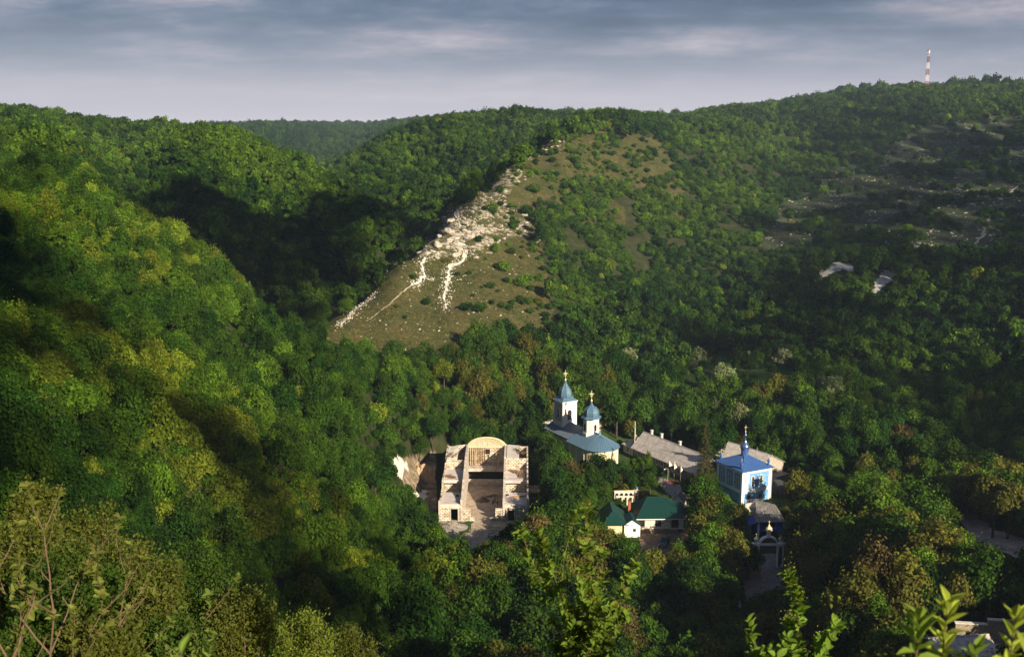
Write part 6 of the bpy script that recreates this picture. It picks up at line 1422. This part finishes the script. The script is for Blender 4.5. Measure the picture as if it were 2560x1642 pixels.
def kiosk():
    p = onz(1862, 1442, 2.0); r = thing('souvenir_kiosk', 'small ochre stall with white framed display beside the gate path', 'stall', p, .15)
    m = MB(); m.box(0, 3.4, 0, 1.6, -.5, 1.9); m.build('wall', mat('ochre_boards', (.50, .32, .10), .8, noise=3, col2=(.34, .20, .07)), r)
    for k in range(3): m = MB(); m.box(.2 + k * .75, .8 + k * .75, -.05, -.004, .7, 1.6); f = m.build('display_frame', M_WHITE, r); m = MB(); m.box(.3 + k * .75, .7 + k * .75, -.06, -.051, .82, 1.48); m.build('pane', M_GLASS, f)
    m = MB(); m.slab([(-.3, -.7, 2.0), (3.7, -.7, 2.0), (3.7, 1.9, 2.5), (-.3, 1.9, 2.5)], .08); m.build('roof', M_SLATE2, r)
    t = thing('whitewashed_wall', 'peeling white concrete retaining wall beside the lower path', 'wall', onz(1850, 1560, 2.5), math.radians(78)); m = MB(); m.box(0, 9.5, 0, .3, -1, 3.0); m.build('wall', M_OLDWHITE, t); m = MB(); m.box(-.1, 9.6, -.06, .36, 3.001, 3.15); m.build('coping', M_SLATE, t)
    b = onz(1903, 1452, 2.0); r = thing('barrier', 'grey tube barrier gate across the path below the arch', 'barrier', b, .05); m = MB()
    for x in (0, 1.1, 2.2, 3.3): m.tube([(x, 0, -.2), (x, 0, 1.3)], .035, 5)
    for z in (.4, 1.25): m.tube([(0, 0, z), (3.3, 0, z)], .03, 5)
    m.build('rails', M_POLE, r)
kiosk()
def tank():
    p = onz(1948, 1238, 2.0); o = MB(); o.lathe([(.2, 0), (1.5, .1), (1.75, .8), (1.8, 2.2), (1.55, 3.2), (1.3, 3.6), (.3, 3.7)], 14); q = o.build('covered_boat_stack', mat('grey_tarpaulin', (.10, .10, .10), .55, noise=2, col2=(.05, .05, .05), bump=(2, .8, .2))); q.name = 'tarpaulin_heap'; q.location = p; q.rotation_euler = (0, 0, .4); q.scale = (1, 1.5, 1); tag(q, 'dark grey tarpaulin-covered heap beside the blue church', 'tarpaulin')
tank()
def lower_house():
    p = onz(2352, 1640, 26.5)
    r = gable_house('grey_tiled_house', 'house with pale grey sheet roof at the foot of the stepped stone wall', 'house', (p.x, p.y + 3.2, 22.5), 7.6, 3.0, 3.3, 1.4, math.radians(8), M_SLATE, M_OLDWHITE)
    c = MB(); c.box(5.2, 5.6, .3, .7, 3.6, 5.2); c.build('chimney', mat('red_chimney', (.35, .13, .08), .9), r)
    a = onz(2390, 1556, 25.9); w = thing('stone_retaining_wall', 'stepped rubble stone wall with iron railing above the grey roof', 'wall', (a.x, a.y, 23.2), math.radians(-7)); m = MB()
    m.box(0, 4.2, 0, .5, -2, 2.6); m.box(4.2, 6.4, 0, .5, -2, 3.3); m.box(6.4, 12, 0, .5, -2, 3.4); m.build('wall', mat('rubble_wall', (.42, .34, .25), .95, noise=4, col2=(.2, .155, .11), bump=(6, .7, .06)), w)
    m = MB(); m.box(-.1, 4.19, -.08, .58, 2.602, 2.72); m.box(4.19, 6.39, -.08, .58, 3.302, 3.42); m.build('coping', M_OLDWHITE, w); m = MB()
    for k in range(12): m.tube([(.2 + k, -1.6, 0), (.2 + k, -1.6, 1.6)], .03, 5)
    m.tube([(0, -1.6, 1.6), (12, -1.6, 1.6)], .035, 5); m.tube([(0, -1.6, .9), (12, -1.6, .9)], .025, 5); m.build('railing', M_POLE, w)
    m = MB(); m.box(-1, 12, -2.2, -.01, -2, 0); m.build('walkway', M_SLABP, w)
lower_house()
def mast():
    h = hit(2316, 222, 400); h = Vector((h.x, 1105.0, 0)); q = at(2316, 218, 1105.0); x, y = q[0], q[1]; z = G(x, y)
    r = thing('telecom_mast', 'red and white lattice telecom mast on the skyline ridge', 'mast', (x, y, z)); RED = mat('mast_red', (.30, .06, .06), .6); WHT = mat('mast_white', (.9, .88, .86), .6)
    H = 37 + (q[2] - z); hz = lambda t: 1.9 * (1 - t) + .7 * t; n = 14
    for k in range(7):
        m = MB()
        for j in (0, 1):
            t0, t1 = (k * 2 + j) / n, (k * 2 + j + 1) / n; a, b = hz(t0), hz(t1); z0, z1 = H * t0, H * t1; c0 = [(-a, -a), (a, -a), (a, a), (-a, a)]; c1 = [(-b, -b), (b, -b), (b, b), (-b, b)]
            for i in range(4):
                i2 = (i + 1) % 4; m.tube([(*c0[i], z0), (*c1[i], z1)], .11, 4); m.tube([(*c0[i], z0), (*c1[i2], z1)], .08, 4); m.tube([(*c0[i2], z0), (*c1[i], z1)], .08, 4); m.tube([(*c1[i], z1), (*c1[i2], z1)], .08, 4)
        m.build('lattice_section', WHT if k % 2 == 0 else RED, r)
    m = MB(); m.box(-1.5, 1.5, -1.5, 1.5, H - 4.2, H - 3.9); m.box(-1.3, 1.3, -1.3, 1.3, H - .2, H); m.build('platform', RED, r)
    for i in range(3): a = i * 2.1 + .5; m = MB(); m.box(-.25, .25, -.15, .15, H - 2.9, H - .3); o = m.build('panel_antenna', WHT, r); o.location = (1.35 * math.cos(a), 1.35 * math.sin(a), 0)
    m = MB(); m.tube([(1.6, -1, H - 4.6), (2.4, -1.2, H - 4.8)], [.2, .9], 10); m.build('dish', WHT, r); m = MB(); m.tube([(.6, 0, H), (.6, 0, H + 3.2)], .08, 4); m.build('lightning_rod', RED, r)
mast()
def hill_cross():
    h = hit(1410, 372, 300); r = thing('hilltop_cross', 'thin pale wooden cross post standing on the spur crest', 'cross', h); m = MB(); m.box(-.09, .09, -.09, .09, -.5, 5.0); m.build('post', M_TIMBER, r); m = MB(); m.box(-.6, .6, -.07, .07, 3.9, 4.05); m.build('crossbar', M_OLDWHITE, r)
hill_cross()
# ---------------------------------------------------------------- hand-placed trees
def conifer(px, py_base, py_top, Y, label):
    x, y, _ = at(px, py_base, Y); z = G(x, y); q = at(px, py_top, Y); H = q[2] - z; rs = np.random.RandomState(8)
    r = thing('spruce', label, 'tree', (x, y, z)); m = MB(); m.tube([(0, 0, -.3), (.05, 0, H * .5), (0, 0, H)], [.3, .18, .03], 7); m.build('trunk', M_BARK, r)
    P = []; N_ = []
    k = 0
    for zz in np.arange(H * .06, H * .99, .34):
        t = zz / H; R = (1 - t) ** .85 * 3.7 + .12
        nb = max(5, int(12 * (1 - t)) + 3)
        for b in range(nb):
            a = rs.uniform(0, 2 * math.pi); Lb = R * rs.uniform(.6, 1.12); ns = int(Lb * 16) + 3
            s = np.linspace(.12, 1, ns); P.append(np.stack([np.cos(a) * s * Lb + rs.normal(0, .10, ns), np.sin(a) * s * Lb + rs.normal(0, .10, ns), zz - s * Lb * .34 + (s ** 2) * Lb * .16 + rs.normal(0, .07, ns)], -1)); N_.append(rnd_dir(rs, ns) * .7 + np.array([0, 0, .9]))
    P = np.concatenate(P); N_ = np.concatenate(N_); N_ /= np.linalg.norm(N_, axis=1, keepdims=True)
    c = link('crown', quads_mesh('crown', leaf_quads(rs, P, N_, .15, .5), M_LEAF, rs.uniform(.55, 1.4, len(P))), r); c['tint'] = [.095, .092, .034]
conifer(1758, 1262, 1046, 243.0, 'tall dark spruce standing between the long house and the blue church')
def tree(px, py, rpx, Y, tone, label, v=0, tall=1.05, name='broadleaf_tree'):
    """crown centred on the photo pixel, rpx wide, at distance Y"""
    p = at(px, py, Y); _, _, d = project(p[0], p[1], p[2]); R = float(rpx * d / F_PX); z = G(p[0], p[1]); H = float(max(p[2] - z, R * .7)); r = thing(name, label, 'tree', (p[0], p[1], z), (px * 7 % 6.28), 'broadleaf trees of the wooded valley')
    cm = CROWNS[v] if v < 9 else NEARC[v - 18]
    c = link('crown', cm[0], r, (0, 0, H)); c.scale = (R, R, R * tall); c['tint'] = [float(q) for q in PAL[tone]]; t = link('trunk', cm[1], r, (0, 0, H)); s = max(R, H / 1.15); t.scale = (R, R, s)
tree(1325, 1060, 40, 282, 'dark', 'very dark dense tree standing between the grey roof and the bell tower', 2, 1.35)
tree(1437, 1010, 42, 302, 'fresh', 'bright yellow-green round tree directly behind the bell tower', 3, 1.25)
tree(1502, 1045, 34, 296, 'olive', 'olive-gold tree behind the octagonal lantern', 1, 1.2)
tree(1372, 1122, 42, 268, 'mid', 'broad green tree in front of the church nave', 4, .95); tree(1398, 1172, 44, 258, 'mid', 'rounded green tree between the ruin and the church', 0)
tree(1502, 1172, 42, 256, 'dark', 'dark domed tree hiding the foot of the rounded apse', 5, .85); tree(1452, 1200, 36, 250, 'olive', 'olive tree below the church nave', 2)
tree(1552, 1180, 26, 262, 'mid', 'slim green tree between apse and long house', 6, 1.2); tree(1592, 1175, 25, 262, 'fresh', 'small bright green tree before the long house windows', 1, 1.4); tree(1626, 1205, 24, 250, 'mid', 'small leafy tree in front of the long house', 3, 1.3)
tree(1620, 1160, 16, 266, 'fresh', 'narrow pale-leaved sapling by the long house wall', 8, 1.8)
tree(1770, 1235, 38, 232, 'mid', 'green tree between the spruce and the courtyard', 2); tree(1800, 1290, 44, 222, 'dark', 'dark tree below the blue church side wall', 4); tree(1748, 1310, 42, 218, 'mid', 'leafy tree beside the eave of the green roof', 0)
tree(1845, 1300, 34, 220, 'olive', 'golden-olive tree below the corner of the blue church', 7); tree(1795, 1370, 46, 208, 'mid', 'dense tree on the corner beside the arched gate', 5); tree(1872, 1400, 42, 200, 'dark', 'very dark tree overhanging the arched gate', 1)
tree(1990, 1220, 40, 236, 'olive', 'brownish-olive tree beside the tarpaulin heap', 7, 1.2); tree(2010, 1290, 42, 222, 'mid', 'big green tree beside the blue pavilion', 3, 1.1); tree(1992, 1345, 42, 204, 'dark', 'dark tree beside the right pier of the gate', 2)
tree(1560, 1560, 52, 150, 'brown', 'rusty brown bush-like tree in the lower wood', 8, .9); tree(1330, 1130, 30, 276, 'mid', 'green tree behind the ruin wing by the church', 6, 1.2); tree(1225, 1075, 26, 285, 'olive', 'olive tree behind the round truss of the ruin', 2)
tree(1272, 1085, 30, 280, 'mid', 'rounded tree behind the ruin near the grey roof', 0); tree(1150, 1075, 30, 284, 'fresh', 'bright green tree behind the ruin wing by the quarry', 4); tree(1378, 1265, 36, 232, 'mid', 'green tree against the scaffold side of the ruin', 5); tree(1345, 1320, 40, 222, 'fresh', 'tree hiding the front corner of the ruin by the scaffold', 3); tree(1440, 1270, 42, 230, 'olive', 'spreading olive tree between the ruin and the green roof', 7)
tree(1545, 1262, 15, 240, 'mid', 'small bush tree hiding the end of the arched garden wall', 2); tree(1612, 1240, 17, 246, 'olive', 'small olive tree at the courtyard end of the arched wall', 4)
tree(1490, 1335, 44, 216, 'mid', 'round tree in front of the green-roofed side wing', 0)
tree(985, 1112, 34, 262, 'mid', 'green tree above the quarry cut beside the ruin', 1, 1.1); tree(1030, 1098, 34, 268, 'fresh', 'bright green tree at the top of the quarry cut', 3, 1.1); tree(1078, 1095, 28, 274, 'mid', 'green tree between the quarry cut and the rear of the ruin', 5); tree(948, 1160, 36, 250, 'yellow', 'yellow-green tree at the outer end of the quarry cut', 0); tree(1010, 1060, 34, 280, 'dark', 'dark tree higher up behind the quarry cut', 2)
# bushes of the open spur
_sb = [(730,1115,16,1),(985,1150,22,1),(1065,1165,15,1),(1110,515,12,1),(1375,530,22,1),(1430,400,14,1),(1280,790,15,0),(1200,885,15,1),(1150,1010,14,0),(1245,975,12,1),(1400,1025,12,0),(860,850,12,2),(650,955,12,0),(550,1140,9,2),(1330,1090,12,0),(930,935,9,1),(1010,930,10,0),(1470,750,12,2),(1540,205,11,1),(1375,250,10,2),(1560,300,13,1),(1500,590,14,1),(1620,380,14,1),(1450,1105,14,2),(1420,560,12,1),(1090,1020,6,0),(780,600,4,1),(1300,1280,8,2),(1210,1275,7,2),(1480,900,12,1),(1530,980,15,0),(1560,850,16,1),(1500,1200,14,1),(1595,700,20,1),(1540,520,16,1),(1480,480,11,0),(1350,830,9,2),(600,1215,8,1),(880,770,6,2)]
for i, (a, b, rp, tn) in enumerate(_sb):
    px, py = 780 + a / 2.567, 320 + b / 2.567; h = hit(px, py + rp * .5); _, _, d = project(h.x, h.y, h.z); R = rp * d / F_PX * 1.0; o = link('shrub', SHRUBS[i % 4]); o.location = (h.x, h.y, h.z + R * .45); o.scale = (R, R, R * .95); o.rotation_euler = (0, 0, i * 1.3)
    o['tint'] = [float(q) for q in PAL[('mid', 'dark', 'olive')[tn]]]; tag(o, place_label(('olive', 'dark green', 'mustard green')[tn] + ' lone bush', px, py, 'on the open spur'), 'bush', 'bushes scattered over the scrubby slopes')
# ---------------------------------------------------------------- plants close to the camera
M_STEM = mat('pale_twig', (.15, .095, .06), .8, noise=20, col2=(.13, .08, .05))
def leaf_shapes(P, D, U, Ln, Wd, rs, fold=.25, tipk=1.0):
    """folded leaves: base P, direction D, surface normal U"""
    n = len(P); S = np.cross(D, U); S /= np.linalg.norm(S, axis=1, keepdims=True) + 1e-9; U = np.cross(S, D); L_ = Ln[:, None]; W_ = Wd[:, None]; V = []; cur = rs.uniform(-.1, .25, (n, 1))
    def pt(t, w, lift): return P + D * L_ * t + S * W_ * w + U * (W_ * abs(w) * fold * 2 - L_ * cur * t * t + lift)
    prof = [(.0, .0), (.18, .34), (.45, .5), (.75, .36 * tipk), (1.0, .0)]
    for s in (-1, 1):
        a = [pt(t, s * w, 0) for t, w in prof]; m = [pt(t, 0, 0) for t, w in prof]
        for i in range(4): V.append(np.stack([m[i], a[i], a[i + 1], m[i + 1]], 1))
    return np.concatenate(V, 0).reshape(-1, 3), 8
def plant(name, label, cat, base, H, spread, seed, Ln, asp, tint, nmain=5, rosette=8, lean=(0, 0), levels=2, tipk=1.0, along=0.3, flower=None, grp=None, dens=1.0, stem_r=.012, splay=.9):
    rs = np.random.RandomState(seed); r = thing(name, label, cat, base, 0, grp); b = MB(); tips = []
    def grow_(p, d, L_, rad, lv):
        n = 4; pts = [p]; dd = Vector(d)
        for i in range(n): dd = (dd + Vector(rs.normal(0, .10, 3)) + Vector((0, 0, .07))).normalized(); pts.append(pts[-1] + dd * L_ / n)
        b.tube(pts, [rad * .62 * (1 - .5 * i / n) for i in range(n + 1)], 5)
        if lv <= 0: tips.append((pts[-1], dd)); 
        for i in range(1, n + 1):
            if rs.rand() < along * (1.5 if lv == 0 else 1): tips.append((pts[i], (dd + Vector(rs.normal(0, .5, 3))).normalized()))
        if lv > 0:
            k = rs.randint(2, 4) if lv < levels else nmain
            for j in range(k):
                q = pts[rs.randint(n // 2, n + 1)]; a = 2 * math.pi * (j + rs.rand() * .6) / k; side = Vector((math.cos(a), math.sin(a), 0)); grow_(q, (dd * .9 + side * splay * rs.uniform(.5, 1)).normalized(), L_ * rs.uniform(.45, .75), rad * .6, lv - 1)
            tips.append((pts[-1], dd))
    grow_(Vector((0, 0, -.2)), Vector((lean[0], lean[1], 1)).normalized(), H * .62, stem_r, levels)
    b.build('stem', M_STEM, r)
    P, D, U, LL = [], [], [], []
    for p, d in tips:
        k = max(3, int(rosette * rs.uniform(.7, 1.3) * dens)); d = np.array(d); ax = np.cross(d, rs.normal(size=3)); ax /= np.linalg.norm(ax); bx = np.cross(d, ax)
        for j in range(k):
            a = 2.4 * j + rs.uniform(-.3, .3); o = ax * math.cos(a) + bx * math.sin(a); up = rs.uniform(.25, 1.1); v = o + d * up; v /= np.linalg.norm(v); P.append(np.array(p) - d * j * Ln * .12); D.append(v); u = d - v * np.dot(d, v); U.append(u / (np.linalg.norm(u) + 1e-9)); LL.append(Ln * rs.uniform(.55, 1.15))
    P, D, U, LL = map(np.array, (P, D, U, LL)); V, q = leaf_shapes(P, D, U, LL, LL * asp, rs, tipk=tipk); n = len(P); var = np.tile(rs.uniform(.65, 1.35, n), q)
    o = link('foliage', quads_mesh('foliage', V, M_NLEAF, var), r); o['tint'] = list(tint)
    if flower:
        pts = [p for p, d in tips if rs.rand() < .7]; Pf = np.concatenate([np.array(p) + rs.normal(0, Ln * .3, (26, 3)) + np.array([0, 0, Ln * .7]) for p in pts]); f = link('flower_panicle', quads_mesh('flower_panicle', leaf_quads(rs, Pf, rnd_dir(rs, len(Pf)), Ln * .07), M_NLEAF, rs.uniform(.7, 1.3, len(Pf))), r); f['tint'] = list(flower)
    return r
M_NLEAF = leaf_mat('near_leaf', .38, True, rough=.6, spec=.15)
def near_bush(px, py, rpx, Y, tint, label, seed, nleaf=7000, lsize=.045, tall=1.0, name='shrub'):
    """dense small-leaved bush whose crown is centred on a photo pixel at distance Y, rooted in the slope"""
    p = at(px, py, Y); _, _, d = project(p[0], p[1], p[2]); R = float(rpx * d / F_PX); z = G(p[0], p[1]); rs = np.random.RandomState(seed)
    r = thing(name, label, 'bush', (p[0], p[1], z), 0, 'foreground bushes at the cliff edge'); H = p[2] - z; b = MB()
    nb = 15; lobes = []
    for k in range(nb):
        d_ = Vector(rs.normal(0, 1, 3)); d_.z = abs(d_.z) * .9 + .1; d_.normalize(); e = Vector((d_.x * R * .8, d_.y * R * .8, H + d_.z * R * tall * .85)); m = Vector((e.x * .35, e.y * .35, H * .55 + rs.uniform(-.2, .2))); b.tube([(rs.uniform(-.1, .1), rs.uniform(-.1, .1), -.3), m, m.lerp(e, .6) + Vector(rs.normal(0, .06 * R, 3)), e], [.016, .012, .007, .003], 4); lobes.append((e, m))
    b.build('stem', M_STEM, r)
    P = []; 
    for e, m in lobes:
        k = nleaf // nb; t = rs.uniform(.15, 1.08, k) ** .7; Q = np.array(m)[None] + (np.array(e) - np.array(m))[None] * t[:, None]; P.append(Q + rs.normal(0, 1, (k, 3)) * R * .24 * (1.15 - .6 * t[:, None]))
    P = np.concatenate(P); n = len(P); D = rnd_dir(rs, n) * .8 + np.array([0, 0, .5]); D /= np.linalg.norm(D, axis=1, keepdims=True); U = rnd_dir(rs, n) + np.array([.3, -.5, .5]); U -= D * (U * D).sum(1, keepdims=True); U /= np.linalg.norm(U, axis=1, keepdims=True); LL = lsize * rs.uniform(.5, 1.3, n)
    # four-sided leaves, folded not needed at this size
    S = np.cross(D, U); L4 = LL[:, None]; V = np.stack([P, P + D * L4 * .5 + S * L4 * .26, P + D * L4, P + D * L4 * .5 - S * L4 * .26], 1).reshape(-1, 3)
    o = link('foliage', quads_mesh('foliage', V, M_NLEAF, rs.uniform(.6, 1.4, n)), r); o['tint'] = list(tint); return r
OL = (.085, .10, .014); GR = (.045, .085, .010); YG = (.13, .165, .02)
_nb = [(40,1440,150,11,OL,'tallest olive bush at the cliff edge, in the bottom corner opposite the road'),(170,1500,140,9,GR,'green bush below the tallest olive bush at the cliff edge'),(230,1370,110,14,OL,'olive bush with sparse top behind the corner bushes'),(330,1480,130,12,OL,'mustard-olive bush in the middle of the cliff-edge row'),(480,1500,115,15,GR,'mid green bush behind the blurred sprig'),(600,1580,105,14,OL,'low olive bush past the blurred sprig'),(760,1610,80,17,YG,'pale yellow-green low bush at the bottom edge'),(880,1640,70,20,OL,'small olive bush at the end of the cliff-edge row'),(40,1620,120,8,GR,'dark green bush at the very bottom corner'),(420,1650,110,9,GR,'green bush under the blurred sprig'),(90,1300,75,13,OL,'olive bush top rising highest at the edge of the picture'),(250,1640,110,8,OL,'olive bush along the bottom between two green ones')]
for i, (px, py, rp, Y, t, l) in enumerate(_nb): near_bush(px, py, rp, Y, t, l, 500 + i, 11000, .052 if Y > 10 else .042)
def sprig(px, py0, py1, Y, label, **k):
    a = at(px, py0, Y); z0 = a[2]; top = at(px, py1, Y)[2]; g = G(a[0], a[1]); base = (a[0], a[1], min(g, z0 - .1)); return plant('smoke_bush', label, 'bush', base, top - base[2], .5, **k)
SB = 'smoke bushes in front of the camera'
sprig(1448, 1642, 1350, 9.0, 'slender smoke bush with rounded leaves and one pale stem, below the ruin', seed=3, Ln=.088, asp=.66, tint=(.13, .20, .022), nmain=10, rosette=9, levels=2, along=.7, dens=1.1, flower=(.28, .22, .05), grp=SB, stem_r=.020, splay=.36)
sprig(1395, 1660, 1500, 9.6, 'lower smoke bush beside the slender one', seed=14, Ln=.08, asp=.62, tint=(.12, .19, .022), nmain=6, rosette=9, levels=2, along=.6, dens=1.2, flower=(.28, .22, .05), grp=SB, stem_r=.014, splay=.5)
sprig(1985, 1700, 1520, 7.5, 'leafy smoke bush with pale tips in front of the gate path', seed=25, Ln=.088, asp=.55, tint=(.14, .23, .025), nmain=9, rosette=12, levels=2, along=.7, flower=(.30, .28, .05), grp=SB, stem_r=.018, splay=.45)
sprig(1905, 1720, 1590, 7.0, 'low smoke bush spreading across the foot of the path', seed=36, Ln=.09, asp=.55, tint=(.13, .21, .025), nmain=6, rosette=10, levels=2, along=.5, grp=SB, stem_r=.015, splay=.7)
sprig(2060, 1700, 1560, 8.0, 'small smoke bush sprig right of the path plants', seed=41, Ln=.09, asp=.55, tint=(.13, .21, .025), nmain=4, rosette=8, levels=1, along=.5, flower=(.30, .28, .05), grp=SB, stem_r=.012)
sprig(120, 1560, 1190, 7.5, 'branching smoke bush with round yellowish leaves at the picture edge', seed=52, Ln=.075, asp=.7, tint=(.14, .16, .028), nmain=6, rosette=6, levels=2, along=.3, flower=(.22, .19, .04), grp=SB, stem_r=.02, splay=.9)
sprig(330, 1640, 1330, 8.5, 'smoke bush with oval leaf pairs in the middle of the olive bushes', seed=63, Ln=.075, asp=.6, tint=(.13, .16, .028), nmain=5, rosette=6, levels=2, along=.3, grp=SB, stem_r=.018)
sprig(30, 1642, 1400, 6.5, 'bare-stemmed smoke bush at the bottom corner', seed=66, Ln=.07, asp=.6, tint=(.13, .15, .028), nmain=5, rosette=5, levels=2, along=.15, grp=SB, stem_r=.02)
sprig(480, 1642, 1440, 9.0, 'small-leaved smoke bush above the blurred sprig', seed=71, Ln=.07, asp=.55, tint=(.12, .17, .03), nmain=6, rosette=9, levels=2, along=.5, grp=SB, stem_r=.014)
def lance(px, py0, py1, Y, label, seed, Ln, tint, n=22, droop=False):
    a = at(px, py0, Y); top = at(px, py1, Y); g = G(a[0], a[1]); z0 = min(g, a[2] - .1); r = thing('lilac_shoot', label, 'plant', (a[0], a[1], z0), 0, 'bright lance-leaved shoots'); rs = np.random.RandomState(seed); H = top[2] - z0; b = MB(); pts = [Vector((0, 0, -.05)), Vector((.01, 0, H * .4)), Vector((0, .01, H * .75)), Vector((.0, 0, H * .97))]; b.tube(pts, [.006, .005, .004, .002], 6); b.build('stem', M_STEM, r)
    P, D, U, LL = [], [], [], []; z1 = a[2] - z0
    for k in range(n):
        t = k / (n - 1); z = z1 * .75 + (H * .97 - z1 * .75) * t; an = k * 1.57 + (k // 2) * .5 + rs.uniform(-.2, .2); up = (-.5 if droop and t < .8 else .1) + 1.3 * t ** 3; v = np.array([math.cos(an), math.sin(an), up + rs.uniform(-.15, .2)]); v /= np.linalg.norm(v); P.append([0, 0, z]); D.append(v); u = np.array([0, 0, 1.]) - v * v[2]; U.append(u / np.linalg.norm(u)); LL.append(Ln * (1 - .35 * t) * rs.uniform(.8, 1.15))
    P, D, U, LL = map(np.array, (P, D, U, LL)); V, q = leaf_shapes(P, D, U, LL, LL * .42, rs, fold=.35, tipk=.75); o = link('foliage', quads_mesh('foliage', V, M_NLEAF, np.tile(rs.uniform(.8, 1.25, len(P)), q)), r); o['tint'] = list(tint)
YL = (.30, .36, .045)
lance(2358, 1642, 1470, 2.9, 'tall bright yellow-green shoot with pointed leaves, tallest of the shoots', 1, .11, YL, 40)
lance(2528, 1642, 1505, 2.8, 'bright pointed-leaf shoot at the bottom corner by the stone wall', 2, .105, YL, 38)
lance(2290, 1660, 1510, 2.8, 'drooping green leaf shoot beside the tallest bright shoot', 3, .11, (.18, .26, .035), 52, True)
lance(2435, 1680, 1595, 2.8, 'short drooping shoot between the two bright shoots', 4, .10, (.18, .26, .035), 36, True)
lance(2560, 1700, 1590, 2.2, 'low bright shoot cut by the picture corner', 7, .08, YL, 16)
lance(455, 1680, 1572, 1.6, 'out-of-focus bright broad-leaved sprig at the bottom edge', 5, .06, (.17, .25, .035), 12)
# ---------------------------------------------------------------- the air
def haze():
    b = MB(); b.box(-4700, 4700, -4700, 4700, float(LZ.min()) - 1.0, float(max(LZ.max(), 195)) + 12.0); o = b.build('haze', HZ); tag(o, kind='stuff', label='thin blue morning haze filling the valley'); o.display_type = 'WIRE'
HZ = bpy.data.materials.new('haze'); HZ.use_nodes = True; _n = HZ.node_tree; _n.nodes.clear(); _o = _n.nodes.new('ShaderNodeOutputMaterial'); _v = _n.nodes.new('ShaderNodeVolumePrincipled'); _v.inputs['Color'].default_value = (.50, .64, .85, 1); _v.inputs['Density'].default_value = .00013; _v.inputs['Anisotropy'].default_value = .1; _n.links.new(_v.outputs[0], _o.inputs['Volume'])
haze()
